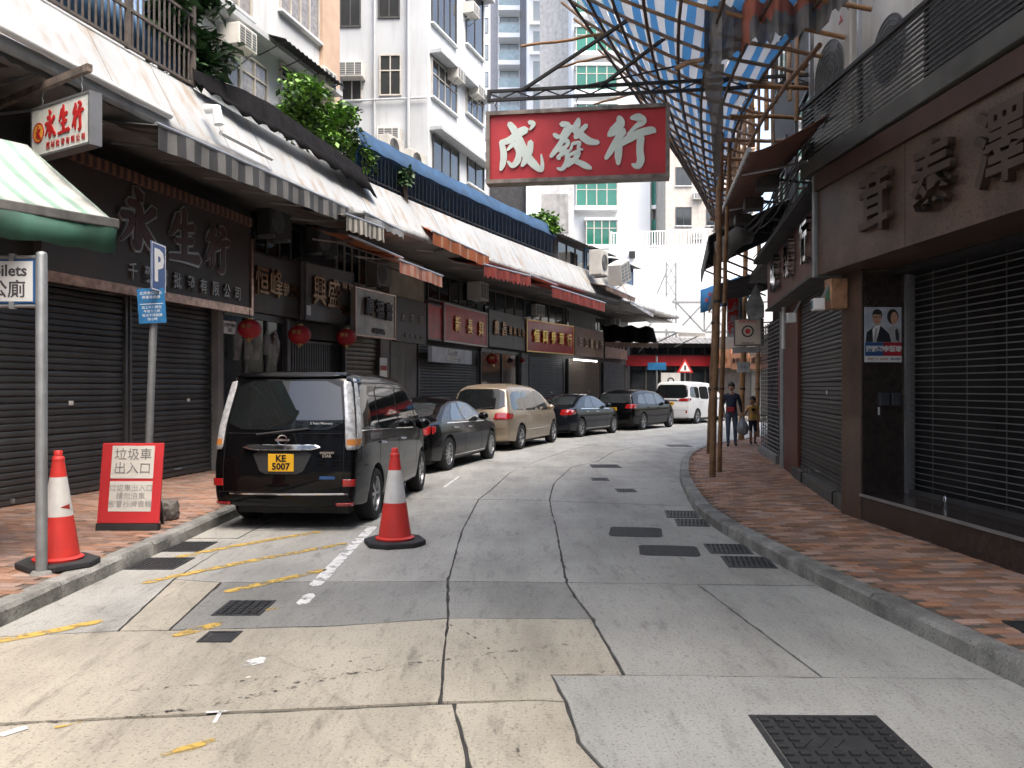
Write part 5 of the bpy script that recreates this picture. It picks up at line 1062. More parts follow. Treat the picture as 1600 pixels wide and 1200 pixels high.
# orange meter box on the column
x0, z1 = onw(Mn, 1313, 438, -.3); x0 = .02; q = thing('meter_box', 'rusty orange metal box with a green figure on the stone column', 'box', Mn @ T(-.0, -.04, 2.58)); MB().b2(.0, .2, -.2, 0, 0, .36).build('box', mat('rust_box', (.40,.22,.13), .6, var=.4, scale=9), q, bev=.012); MB().b2(-.006, .0, -.16, -.06, .1, .26).build('label', mat('exit_green', (.03,.16,.09), .5), q); MB().b2(.05, .15, -.206, -.2, .1, .26).build('label', MATS['exit_green'], q)

# ---- louvred balcony over it
L0, L1 = (3.63, 10.4), (4.35, -8); Ml = wf(L0, L1); ll = (Vector(L1)-Vector(L0)).length
t = thing('louvred_balcony', 'grey balcony with horizontal louvre rails and concrete ledge above the stone sign', 'balcony', Ml @ T(0, 0, 4.26))
MB().b2(0, ll, 0, .62, 0, .2).build('ledge', m_cond, t, bev=.01); MB().b2(.0, .06, .02, .6, .2, .85).build('end_panel', m_cond, t)
m_louv = mat('louvre_grey', (.06,.06,.06), .45, .4, var=.2); sm = MB().b2(.0, ll, -.006, .006, 0, .024).mesh('louvre', m_louv)
for k in range(13): ob('louvre', sm, t, T(0, .03, .23 + .05*k) @ Matrix.Rotation(rnd.gauss(0, .0008), 4, 'Y'))
for k in range(14): MB().b2(.25+1.3*k-.02, .25+1.3*k+.02, .04, .07, .2, .88).build('post', m_louv, t)
MB().b2(0, ll, .0, .06, .87, .91).build('top_rail', m_louv, t)
# outdoor unit with three-diamond badge behind the louvre
q = ac_split('large outdoor unit with a red three-diamond badge above the louvred balcony', Ml @ T(.75, .45, 4.5), 1.0, 1.62, .38)
for a in (90, 210, 330):
    d = Vector((math.cos(R(a)), math.sin(R(a)))); p = Vector((-d.y, d.x)); c = Vector((.28, 1.32)); MB().prism([tuple(c), tuple(c+d*.03+p*.018), tuple(c+d*.06), tuple(c+d*.03-p*.018)], -.388, -.382, plane='xz').build('badge', mr, q, fixn=True)
q2 = ac_split('second pale outdoor unit beside the three-diamond one', Ml @ T(1.9, .55, 4.5), .85, 1.3, .35)
t = thing('frame_post', 'thin pale steel frame around the outdoor units on the louvred balcony', 'frame', Ml @ T(.1, .1, 4.46)); 
for x in (0, 1.32): MB().b2(x-.02, x+.02, -.02, .02, 0, 2.3).build('post', m_alu, t)
MB().b2(-.02, 1.34, -.02, .02, 2.3, 2.34).build('rail', m_alu, t)

# ================================================================== right side, orange-brown shop beyond
M0, M1 = (5.87, 19.4), (4.12, 10.0); Mo = wf(M0, M1); ol = (Vector(M1)-Vector(M0)).length; ox = lambda px, off=0.0: onw(Mo, px, 600, off)[0]
t = thing('orange_shop_building', 'dark old shop building with orange-brown pillars right of the bamboo poles', 'building', Mo)
MB().b2(0, ol+.3, .25, 8, 0, 20).build('wall', m_dk, t); a, b = ox(1225, -.05), ox(1246, -.05); MB().b2(a, b, -.05, .25, 0, 3.15).build('pillar', m_orp, t, bev=.01); a, b = ox(1219, -.05), ox(1224, -.05); MB().b2(a, b, -.06, .25, 0, 3.15).build('pillar', m_galv, t)
for f in range(5):
    for k in range(3): window(t, .8+2.9*k, 2.4+2.9*k, 5.2+3*f, 6.8+3*f, 2, m_wfd, m_wg, y=.25, sill=False)
MB().b2(0, ol, -.3, .25, 4.1, 4.25).build('canopy_slab', m_cond, t)
shutter('dark steel roller shutter between orange pillar and stone column on the right', Mo @ T(ox(1246), .02, 0), ol - ox(1246) - .02, .3, 3.15, .062, mat('shutter_right', (.06,.06,.06), .45, .5, rand=.14, var=.2, streak=.3), True)
a = ox(1246); MB().b2(a, ol, -.1, .2, 0, .297).build('threshold', m_cond, t, bev=.01)
for px in (1258, 1308):
    x = onw(Mo, px, 700, -.05)[0]; q = thing('shutter_hasp', 'steel hasp bolt at the foot of the right shutter, %s one' % ('farther' if px < 1280 else 'nearer'), 'bolt', Mo @ T(x, -.06, .16)); MB().tube([(0,-.05,-.02),(0,-.05,.14),(.0,.05,.16)], .012, 6).build('rod', m_black, q); MB().b2(-.02,.02,.0,.05,.13,.19).build('clasp', m_chrome, q)
q = thing('folding_grille', 'lattice grille door with red goods behind, at the end of the right wall', 'grille', Mo @ T(0.05, .0, .3)); a = ox(1218); 
for k in range(9): MB().b2(a*k/8-.01, a*k/8+.01, -.015, .015, 0, 2.75).build('bar', m_rail, q)
for k in range(32): MB().b2(0, a, -.02, -.008, .05+.085*k, .065+.085*k).build('cross_bar', m_galv, q)
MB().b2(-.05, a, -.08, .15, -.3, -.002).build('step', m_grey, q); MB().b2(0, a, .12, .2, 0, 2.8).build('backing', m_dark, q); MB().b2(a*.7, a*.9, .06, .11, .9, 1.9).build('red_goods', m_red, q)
ts = thing('orange_sign_fascia', 'orange-brown signboard with chrome characters on the right wall', 'sign', Mo @ T(ox(1199, -.3), 0, 3.14)); sw = ol - ox(1199, -.3) - .05; MB().b2(0, sw, -.3, -.1, 0, .88).build('board', m_orp, ts); MB().b2(-.03, sw+.03, -.34, .25, -.04, -.002).build('lower_trim', m_cond, ts); MB().b2(-.1, sw+.05, -.55, .25, .883, .96).build('eaves', m_dark, ts)
for ch, px in (('成', 1211), ('發', 1233), ('行', 1260)): text(ts, 'character', ch, m_chrome, .62, onw(Mo, px, 430, -.36)[0] - ox(1199, -.3), .44, -.36, .05, .014)
for lab, px, py, of in (('white floodlight under the orange signboard, nearer one', 1276, 476, -.45), ('white floodlight under the orange signboard, farther one', 1234, 497, -.45)):
    x, z = onw(Mo, px, py, of); q = thing('floodlight', lab, 'lamp', Mo @ T(x, of, z)); MB().b2(-.09, .09, -.05, .08, -.07, .07).build('housing', m_white, q, bev=.01); MB().b2(-.07, .07, -.056, -.05, -.05, .05).build('lens', m_bg, q); MB().bar((0,.05,.05),(0,.15,.25),.025).build('bracket', m_galv, q)
x, z = onw(Mo, 1222, 545, -.15); q = thing('wall_pipe', 'white plastic pipe stub beside the folding grille', 'pipe', Mo @ T(x, -.12, z)); MB().tube([(0,0,0),(0,0,.75)], .035, 10).build('pipe', m_white, q, smooth=60); MB().tube([(0,0,.75),(0,0,.9)], .045, 10).build('socket', m_galv, q, smooth=60)

# ---- far right building round the bend
R2a, R2b = (16, 36), (6.0, 19.8); Mq = wf(R2a, R2b); t = thing('corner_building', 'dark building round the bend at the end of the right pavement', 'building', Mq); q = (Vector(R2b)-Vector(R2a)).length; MB().b2(0, q, .3, 8, 0, 20).build('wall', m_dk, t)
for f in range(5):
    for k in range(6): window(t, .8+2.9*k, 2.4+2.9*k, 4.2+3*f, 5.8+3*f, 2, m_wfd, m_wg, y=.3, sill=False)
# ---- block closing the street behind the viewer (keeps the canyon light)
t = thing('apartment_block', 'tall apartment block behind the viewpoint', 'building', wf((16,-26),(-20,-26))); MB().b2(0, 36, 0, 8, 0, 26).build('wall', m_apt2, t)
for f in range(7):
    for k in range(9): window(t, 1.5+3.8*k, 3.6+3.8*k, 4+3.1*f, 5.7+3.1*f, 3, m_wfd, m_wg, sill=False)

# ================================================================== bamboo scaffold with striped catch fan
inn = resample([(3.75,2.5),(3.5,6.5),(3.35,9.4),(3.5,12),(4.0,15),(5.0,19.5),(6.5,25)], .4); out = resample([(-1.5,2.5),(-.85,6.5),(.1,9.3),(.82,11.2),(2.1,14.4),(4.05,19.4),(6.1,25)], .4)  # nearest stretch, out of view overhead, is added to shade the right facade
NI, = common(61, inn), ; NI = NI[0]; NO = common(61, out)[0]
def fan(s, v):   # s along 0..1, v 0 inner .. 1 outer
    k = min(59.999, s*60); i = int(k); f = k-i; a = Vector((*NI[i],0)).lerp(Vector((*NI[i+1],0)), f); b = Vector((*NO[i],0)).lerp(Vector((*NO[i+1],0)), f); p = a.lerp(b, v)
    sz = max(0, (p.y-9.4)/15.6); p.z = 5.7 + .6*sz + (1.2 - .6*sz)*v + .05*max(0, 9.4-p.y)*(1-v) - .18*math.sin(math.pi*v); return p
t = thing('catch_fan', 'bamboo catch fan with blue and white striped sheeting over the street', 'scaffold', (3.5, 12, 0)); O = Vector((3.5, 12, 0))
m_tb = mat('sheet_blue', (.05,.17,.36), .6, var=.2, scale=2); m_tw2 = mat('sheet_white', (.48,.50,.52), .6, var=.12, scale=2)
for mm, c in ((m_tb, (.07,.24,.50)), (m_tw2, (.56,.59,.62))):
    N = mm.node_tree.nodes; L = mm.node_tree.links; tr = N.new('ShaderNodeBsdfTranslucent'); tr.inputs[0].default_value = (*c, 1); ms = N.new('ShaderNodeMixShader'); ms.inputs[0].default_value = .5; L.new(N['Principled BSDF'].outputs[0], ms.inputs[1]); L.new(tr.outputs[0], ms.inputs[2]); L.new(ms.outputs[0], N['Material Output'].inputs[0])
nv = 26
for par in (0, 1):
    mb = MB()
    for j in range(nv):
        if j % 2 != par: continue
        wa = lambda jj, i: jj/nv + .006*math.sin(i*.5+jj)
        rows = [[tuple(fan(i/80, min(1, wa(j+k*(.5 if par else 1) - (.0 if not par else 0) , i))) - O + Vector((0,0,.09+.03*math.sin(i*.7+j)))) for i in range(81)] for k in ((0, 1.0) if not par else (0, 2.0))]
        mb.sheet(rows)
    mb.build('blue_sheeting' if par == 0 else 'white_sheeting', m_tb if par == 0 else m_tw2, t)
def pole(parent, a, b, r, name='pole', wob=.012):
    a, b = Vector(a), Vector(b); n = 5; pts = [tuple(a.lerp(b, k/n) + Vector((rnd.uniform(-wob,wob), rnd.uniform(-wob,wob), rnd.uniform(-wob,wob)))) for k in range(n+1)]
    return MB().tube(pts, [r*rnd.uniform(.9,1.1)*(1-.15*k/n) for k in range(n+1)], 7).build(name, m_bam, parent, smooth=60)
for k in range(38):
    s = (k+.3)/38; e = rnd.uniform(1.02, 1.16) if k < 30 else rnd.uniform(1.0, 1.06); MB().tube([tuple(fan(s, v) - O + Vector((0,0,-.035+rnd.uniform(-.012,.012)))) for v in (-.12,0,.17,.34,.5,.67,.84,1.0)] + [tuple(fan(s,1.0)-O + (fan(s,1.0)-fan(s,.9))*(e-1)*10)], [.027*(1-.03*q) for q in range(9)], 7).build('pole', m_bam, t, smooth=60)
for j in range(8):
    v = .05 + .93*j/7
    for seg in range(3):
        a, b = seg/3, min(1, (seg+1.08)/3); pts = [tuple(fan(a+(b-a)*q/8, v) - O + Vector((0,0,-.10+rnd.uniform(-.01,.01)))) for q in range(9)]; MB().tube(pts, .021, 7).build('pole', mat('bamboo_dark', (.085,.055,.04), .65, var=.3), t, smooth=60)
for s, v, ln in ((.46,.98,.9), (.53,.96,.8), (.57,.97,.9), (.41,.9,1.2)):   # loose ends poking past the edge
    p = fan(s, v) - O; pole(t, p, p + Vector((-ln, -.15, -.25)), .022)
# black tie marks are lashings
lm = MB().lathe([(.034,-.02),(.04,0),(.034,.02)], 7, axis='y').mesh('lashing', m_black)
for k in range(14, 30):
    for j in range(8):
        p = fan((k+.3)/38, .05+.93*j/7) - O; ob('lashing', lm, t, T(p.x, p.y, p.z-.06))
# standards and stub ledgers along the inner edge
t = thing('bamboo_scaffold', 'bamboo standards and stub poles on the right building above the shop signs', 'scaffold', (3.5, 12, 0))
for k in range(11):
    s = .37 + .06*k; p = fan(min(.99, s), -.06) - O; z0 = p.z - rnd.uniform(.15, .5); pole(t, (p.x+.12, p.y, z0), (p.x+.12, p.y, p.z+1.6), .036); pole(t, (p.x-.45, p.y-.1, p.z-.12), (p.x+.9, p.y+.1, p.z-.08), .034); pole(t, (p.x+.3, p.y+.25, z0-.2), (p.x+.3, p.y+.25, p.z+1.2), .03)
for z in (5.5, 6.3, 7.1):
    MB().tube([tuple(Vector((*q, z + .3*i/len(NI))) - O + Vector((.14,0,0))) for i, q in enumerate(NI[::3]) if q[1] > 9.2], .03, 7).build('ledger', m_bam, t, smooth=60)
pole(t, Vector((X(1056,10.8),10.8,Zat(105,10.8)))-O, Vector((X(1160,9.9),9.9,Zat(72,9.9)))-O, .035, 'ledger')
for i in range(7):   # bundle of butt ends beside the outdoor unit
    p = Vector((3.75+.03*i, 10.7-.12*i, 5.75+.04*i)) - O; pole(t, p, p + Vector((.25,-.1,.42)), .035, 'butt_end')
# uprights standing on the pavement
for lab, base, top, r in (('thick bamboo upright standing nearest on the right pavement', G(1113,745,KZ), (X(1129,14.2),14.2,6.3), .052), ('thinner bamboo upright just right of the nearest one', G(1124,738,KZ), (X(1140,14.6),14.6,6.3), .04), ('bamboo upright half hidden behind the nearest pair', G(1108,709,KZ), (X(1124,17.5),17.5,6.2), .055), ('leaning bamboo upright between adult and child with a paper on it', G(1158,687,KZ), (X(1166,24),24,6.2), .08), ('far bamboo upright right of the child', G(1183,682,KZ), (X(1186,25),25,6.2), .07)):
    base = Vector(base); o = thing('bamboo_upright', lab, 'bamboo pole', T(*base), 'bamboo uprights on the right pavement'); tp_ = Vector(top)-base; n = int(tp_.length/.45); pts, rs = [], []
    for k in range(n+1):
        p = tp_*(k/n) + Vector((rnd.uniform(-.012,.012), rnd.uniform(-.012,.012), 0)) * (1 if k else 0)
        for d, rr in ((-.02, r), (0, r*1.12), (.02, r)):
            pts.append(tuple(p + tp_.normalized()*(d if k else max(d, 0) + d*.0 + .0)) if not (k == 0 and d < 0) else tuple(p)); rs.append(rr*(1-.2*k/n))
    pts = [p for i, p in enumerate(pts) if i == 0 or (Vector(p)-Vector(pts[i-1])).length > 1e-4]; rs = rs[:len(pts)]
    MB().tube(pts, rs, 10).build('culm', m_bam, o, smooth=60)
    for z in (1.5, 3.0): p = tp_*(z/6.2); MB().lathe([(r*1.05,-.03),(r*1.25,0),(r*1.05,.03)], 10, c=tuple(p)).build('lashing', m_black, o)
q = thing('paper_notice', 'small pale paper tied to the leaning bamboo upright', 'notice', TR(X(1160,23.6), 23.6, Zat(582,23.6), 8)); MB().b2(-.2, .2, -.09, -.085, 0, .3).build('sheet', m_white, q); text(q, 'lettering', '小心', mblu, .12, 0, .15, -.094, .002)
# grey safety net with an orange band
m_mesh = mat('safety_net', (.17,.16,.15), .8, var=.25, scale=3, alpha=.93); m_mor = mat('safety_net_orange', (.42,.13,.075), .8, var=.2, scale=3, alpha=.96)
low = [(1098,100),(1115,170),(1124,268),(1130,250),(1134,160),(1145,95),(1152,76),(1197,63),(1240,55),(1281,45),(1323,0)]
t = thing('safety_net', 'torn grey safety net with an orange band hanging from the scaffold', 'netting', (3.4, 10.5, 6)); O2 = Vector((3.4,10.5,6)); n = 44
bl = [(1100,104),(1120,110),(1135,100),(1152,76),(1197,63),(1240,55),(1281,45),(1326,2)]
rows = [[] for _ in range(12)]
for i in range(n+1):
    px = 1100 + 226*i/n; Y = 9.5 - .95*i/n; zb = Zat(lerpx(bl, px), Y); 
    for j in range(12):
        v = j/11; w_ = .10*math.sin(i*.75+v*1.2)+.05*math.sin(i*1.9); rows[j].append(tuple(Vector((X(px, Y)+w_*.4, Y+w_, zb + (8.3-zb)*v + .03*math.sin(i*2.1)*(1-v))) - O2))
mb = MB().sheet(rows); nc = n
for fi in range(len(mb.f)):
    j, i = divmod(fi, nc); mb.m[fi] = 1 if (1 <= j <= 2 and i > 12) or (i in (11, 12, 13) and j <= 2) else 0
mb.build('net', [m_mesh, m_mor], t, smooth=80)
rows = [[tuple(Vector((X(1098+20*v+(k)*(8+ (26 if k else 0)*(1-v)), 9.5+1.5*v), 9.5+1.5*v+.05*math.sin(v*9), Zat(100+175*v, 9.5+1.5*v))) - O2) for k in (0, .5, 1)] for v in [j/12 for j in range(13)]]
MB().sheet(rows).build('hanging_strip', m_mesh, t, smooth=80)
# ---- the big red hanging sign
SL, SR_ = Vector((-.37, 12.0)), Vector((2.22, 11.62)); Mh = wf(SL, SR_); hw = (SR_-SL).length; zb = Zat(288, 12.0); zt = Zat(176, 12.0); hh = zt - zb
t = thing('hanging_sign', 'large red hanging sign with three pale brush characters over the street', 'sign', Mh @ T(0, 0, zb))
MB().b2(.03, hw-.03, 0, .16, .03, hh-.03).build('panel', mat('sign_panel_red', (.52,.04,.045), .45, var=.16, scale=1.3), t)
m_sfr = mat('sign_frame_metal', (.24,.20,.165), .45, .5, var=.45, scale=7)
for z in (0, hh-.055): MB().b2(.001, hw-.001, -.05, .2, z, z+.055).build('frame_rail', m_sfr, t)
for x in (0, hw-.055): MB().b2(x, x+.055, -.052, .202, -.001, hh+.001).build('frame_post', m_sfr, t)
m_ivory = mat('letter_pale_jade', (.68,.76,.68), .4, var=.12, scale=2)
sx = hw/1535*(hw and 1); U = lambda x: (x-10)/1535*hw; Vv = lambda x, y: (690-80*(x-10)/1535-y)/590*hh
for st, (x0, x1, y0, y1) in ((CHENG,(118,502,168,590)), (FAA,(548,970,140,566)), (HANG,(1010,1435,115,545))):
    xm = (x0+x1)/2; cw = U(x1)-U(x0); chh = (y1-y0)/590*hh; brush(st, -.022, .0, cw, chh).build('character', m_ivory, t, M=T(U(x0), -.002, Vv(xm, y1)), fixn=True)
m_blk = mat('bracket_black', (.02,.019,.018), .6, var=.3)
zc = hh + .20; xe = hw + 2.1
for z in (zc, zc+.13): MB().b2(.0, xe, .05, .10, z-.02, z+.02).build('truss_chord', m_blk, t)
MB().b2(.0, .05, .045, .105, zc-.02, zc+.15).build('truss_end', m_blk, t)
n = 22
for k in range(n): MB().bar((xe*k/n, .075, zc + (.02 if k % 2 else .11)), (xe*(k+1)/n, .075, zc + (.11 if k % 2 else .02)), .018).build('lacing', m_blk, t)
I = (Mh @ T(0, 0, zb)).inverted()
for px, py, e in ((815, 147, (1.59,10.9,6.54)), (938, 138, (2.05,10.95,6.3)), (900,146,(2.75,11.2,6.12))): a = onw(Mh, px, py, .075); MB().bar((a[0], .075, zc+.12), tuple(I @ Vector(e)), .04 if px != 900 else .02).build('stay', m_blk, t)
for x in (.13, hw*.5, hw-.2):
    for k in range(4): MB().tube([(x, .075, hh+.002+.048*k), (x+(.014 if k%2 else -.014), .075, hh+.026+.048*k), (x, .075, hh+.05+.048*k)], .007, 5).build('chain_link', m_blk, t)
# ---- smaller hanging signs on the right
q = thing('hanging_lightbox', 'square cream lightbox with a dark ring emblem beside the bamboo poles', 'sign', wf((X(1148,19.4),19.5),(X(1191,19.2),19.2), Zat(540,19.3))); w_, h = .66, .64
MB().b2(0, w_, 0, .2, 0, h).build('box', m_rail, q, bev=.01); MB().b2(.04, w_-.04, -.006, 0, .03, h-.03).build('face', mat('cream_face', (.50,.43,.36), .5, var=.08), q)
MB().lathe([(.105,-.012),(.14,-.012),(.14,-.006),(.105,-.006)], 28, c=(w_/2,0,h*.53), axis='y', close=True).build('ring', mat('ring_dark', (.03,.03,.03), .5), q, fixn=True); MB().lathe([(.001,-.012),(.06,-.012),(.06,-.006)], 20, c=(w_/2,0,h*.53), axis='y').build('emblem', mr, q, fixn=True)
text(q, 'lettering', '專業海味店', mr, .085, w_/2, h-.075, -.009, .002); text(q, 'lettering', '參茸海味公會', mink, .05, w_/2, .06, -.009, .002); MB().bar((w_, .1, .12), (w_+.35, .1, .12), .03).build('bracket', m_galv, q); MB().bar((w_, .1, h-.1), (w_+.35, .1, h-.1), .03).build('bracket', m_galv, q); MB().b2(-.02, w_*.9, .02, .16, -.16, -.03).build('lower_rail', m_grey, q)
q = thing('vertical_sign', 'narrow grey vertical sign with red characters behind the bamboo poles', 'sign', wf((X(1137,23),23.1),(X(1157,22.8),22.8), Zat(526,23))); MB().b2(0, .40, 0, .15, 0, 1.05).build('box', mat('sign_pale_grey', (.25,.28,.31), .5), q, bev=.008)
for k, ch in enumerate('國威行'): text(q, 'character', ch, mr, .33, .2, .88-.33*k, -.012, .006, .012)
MB().bar((.4,.07,.9),(1.2,.07,.9),.03).build('bracket', m_galv, q); MB().bar((.4,.07,.2),(1.2,.07,.2),.03).build('bracket', m_galv, q)
q = thing('blue_banner', 'blue banner with red flower print behind the bamboo poles', 'banner', wf((X(1100,26),26.5),(X(1185,25),25), Zat(487,26))); MB().sheet([[(1.75*i/16, .03*math.sin(i*.9), z+.35*(i/16)) for i in range(17)] for z in (0, .75)]).build('cloth', mat('banner_blue', (.04,.20,.42), .6, var=.25, scale=3), q, smooth=60, solid=.006)
for k in range(9):
    a, b = rnd.uniform(.1,1.6), rnd.uniform(.1,.7); 
    for j in range(5): d = 2*math.pi*j/5; MB().lathe([(.001,-.045),(.03,-.045),(.03,-.04)], 8, c=(a+.04*math.cos(d),0,b+.3*a/1.75+.04*math.sin(d)), axis='y').build('flower_petal', mat('petal', (.45,.07,.08), .6), q, fixn=True)
# ---- dark canopies under the scaffold on the right
OR = resample([(5.4,21.5),(4.6,18.0),(3.6,13.6),(2.75,9.0)], .8); m_tind = mat('tin_dark', (.05,.047,.045), .6, .3, var=.35, streak=.3); m_ortarp = mat('awning_rust', (.13,.048,.026), .75, var=.3, scale=3)
RMr = list(reversed([(4.12,10.0),(5.03,14.6),(5.87,19.4),(7.4,24)])); 
awning('rust orange awning with a long dark front pole under the scaffold', 1114, 362, 1170, 238, 1.35, .8, .35, 0, m_ortarp, poly=list(reversed([(4.12-.5,7.5),(4.12,10.0),(5.03,14.6),(5.87,19.4),(7.4,24)])), arms=3)
t = thing('tin_canopy', 'black corrugated canopy hanging out beside the bamboo uprights', 'canopy', wf((X(1096,22),22),(X(1108,17),17), 0)); q = MB(); wdt = (Vector((X(1096,22),22))-Vector((X(1108,17),17))).length; q.sheet([[(wdt*i/90, 1.7*j/6, 4.75 + .75*j/6 + .03*math.sin(i*1.57)) for i in range(91)] for j in range(7)]); q.build('roof', m_tind, t, solid=.012)
MB().b2(0, wdt, -.02, .01, 4.45, 4.75).build('fascia', m_tind, t); 
for k in range(4): MB().bar((wdt*(.1+.27*k), .05, 4.7), (wdt*(.1+.27*k), 1.6, 4.0), .04).build('strut', m_blk, t)
t = thing('tin_canopy', 'lower dark tin canopy over the far right shop door', 'canopy', wf((X(1108,24),24),(X(1118,19),19), 0)); q = MB(); q.sheet([[(5*i/80, 1.6*j/6, 4.0 + .45*j/6 + .03*math.sin(i*1.57)) for i in range(81)] for j in range(7)]); q.build('roof', m_tind, t, solid=.012); MB().b2(0, 5, -.02, .01, 3.8, 4.0).build('fascia', m_tind, t)
q = thing('grey_funnel', 'crumpled pale sheet hanging above the bamboo uprights', 'sheet', (X(1130,16), 16, Zat(395,16))); mb = MB(); mb.tube([(0,0,-.15),(.02,.05,.1),(.35,.1,.35),(.6,.1,.3)], [.1,.22,.2,.1], 9); mb.build('cloth', m_grey, q, smooth=50)
q = thing('tilted_plate', 'tilted grey metal plate with rust stain above the cream lightbox', 'plate', wf((X(1164,19),19),(X(1194,18.6),18.6), Zat(502,19))); MB().prism([(0,.35),(.1,.0),(.5,.05),(.5,.35),(.3,.85)], 0, .02, plane='xz').build('plate', mat('plate_rust', (.16,.17,.18), .6, .3, var=.5, scale=5), q, fixn=True)
# cables on the right facade
t = thing('cable_bundle', 'dark cables sagging along the right facade above the orange sign', 'cable', (4.2, 10, 4.4))
for k in range(7):
    a, b = Vector((rnd.uniform(-.3,.1), rnd.uniform(-.6,.4), rnd.uniform(-.0,.5))), Vector((rnd.uniform(.9,1.6), rnd.uniform(6,9), rnd.uniform(-.1,.7)))
    MB().tube([tuple(a.lerp(b, s/12) + Vector((-.45,0,-.25*math.sin(math.pi*s/12)))) for s in range(13)], .012, 5).build('cable', m_black, t)
for k in range(4):   # junk brackets and lamps
    z = 4.35+.12*k; q = thing('bracket_lamp', ('black bracket lamp on the right facade, nearest of four', 'black bracket lamp on the right facade, second of four', 'black bracket lamp on the right facade, third of four', 'black bracket lamp on the right facade, farthest of four')[k], 'lamp', Mo @ T(ol - 1.6 - 1.9*k, .0, z)); MB().bar((0,.25,.1),(0,-.7,.25),.03).build('arm', m_blk, q); MB().b2(-.16,.16,-.95,-.65,.1,.28).build('housing', m_tind, q, bev=.02)
# ================================================================== parked cars
def lin(P, x):
    if x <= P[0][0]: return P[0][1]
    for a, b in zip(P, P[1:]):
        if x <= b[0]: return a[1] + (b[1]-a[1])*(x-a[0])/max(1e-9, b[0]-a[0])
    return P[-1][1]
def smooth(P, x, w=.1): return sum(lin(P, x + w*d) for d in (-1,-.66,-.33,0,.33,.66,1))/7
def chaikin(P, n=2, q=.13):
    for _ in range(n):
        Q = []
        for i in range(len(P)):
            a, b = P[i], P[(i+1) % len(P)]; Q += [(a[0]+(b[0]-a[0])*q, a[1]+(b[1]-a[1])*q), (a[0]+(b[0]-a[0])*(1-q), a[1]+(b[1]-a[1])*(1-q))]
        P = Q
    return P
m_tyre = mat('tyre', (.018,.018,.018), .85, bump=.1); m_rim = mat('alloy_rim', (.50,.51,.52), .28, .9, var=.08); m_blkp = mat('black_plastic', (.02,.02,.021), .6)
m_cgl = mat('car_glass', (.010,.012,.013), .03, var=.2, spec=.7); m_cglc = mat('car_glass_clear', (.03,.035,.038), .03, var=.3, spec=.6)
m_lred = mat('tail_lamp_red', (.35,.012,.012), .12, coat=.8, var=.2, scale=20); m_lclr = mat('tail_lamp_clear', (.48,.49,.50), .15, .2, coat=.8, var=.35, scale=18); m_lamb = mat('lamp_amber', (.5,.2,.05), .15, coat=.6); m_py = mat('plate_yellow', (.75,.42,.02), .4, var=.05); m_seam = mat('panel_gap', (.004,.004,.004), .9)
def paint(name, col, metal=.0, rough=.3): return mat(name, col, rough, metal, var=.05, coat=.4, spec=.06)
WH = {}
def wheel(parent, x, y, r, side, w_=.21, spokes=7):
    o = ob('wheel', None, parent, T(x, y, r)); 
    key = (r, side, spokes)
    if key not in WH:
        ty = MB(); pr = [(r*.66,-w_/2),(r*.80,-w_/2-.008),(r*.93,-w_/2),(r,-w_/2+.035),(r,w_/2-.035),(r*.93,w_/2),(r*.80,w_/2+.008),(r*.66,w_/2)]; ty.lathe(pr, 36, axis='x', close=True)
        for i in range(len(ty.v)): pass
        rm = MB(); s = side; rm.lathe([(r*.67,s*(w_/2-.005)),(r*.62,s*(w_/2-.012)),(r*.60,s*(w_/2-.06))], 36, axis='x')
        rm.lathe([(.001,s*(w_/2-.02)),(.035,s*(w_/2-.02)),(.05,s*(w_/2-.035))], 20, axis='x')
        for k in range(spokes):
            a = 2*math.pi*k/spokes; da = .16; pts = []
            for rr, dd in ((.04, .34), (r*.62, .11)):
                for sg in (-1, 1): pts.append((rr*math.cos(a+sg*dd), rr*math.sin(a+sg*dd)))
            xo, xi = s*(w_/2-.022), s*(w_/2-.05); vs = [(xo, p[0], p[1]) for p in pts] + [(xi, p[0], p[1]) for p in pts]; rm.add(vs, [(0,1,3,2),(4,6,7,5),(0,2,6,4),(1,5,7,3),(0,4,5,1),(2,3,7,6)])
        bk = MB().lathe([(.001,s*(w_/2-.09)),(r*.64,s*(w_/2-.09))], 24, axis='x')
        WH[key] = (ty.mesh('tyre', m_tyre, 40), rm.mesh('rim', m_rim, 30), bk.mesh('brake_disc', m_acd))
    for nm, me in zip(('tyre', 'rim', 'brake_disc'), WH[key]): ob(nm, me, o)
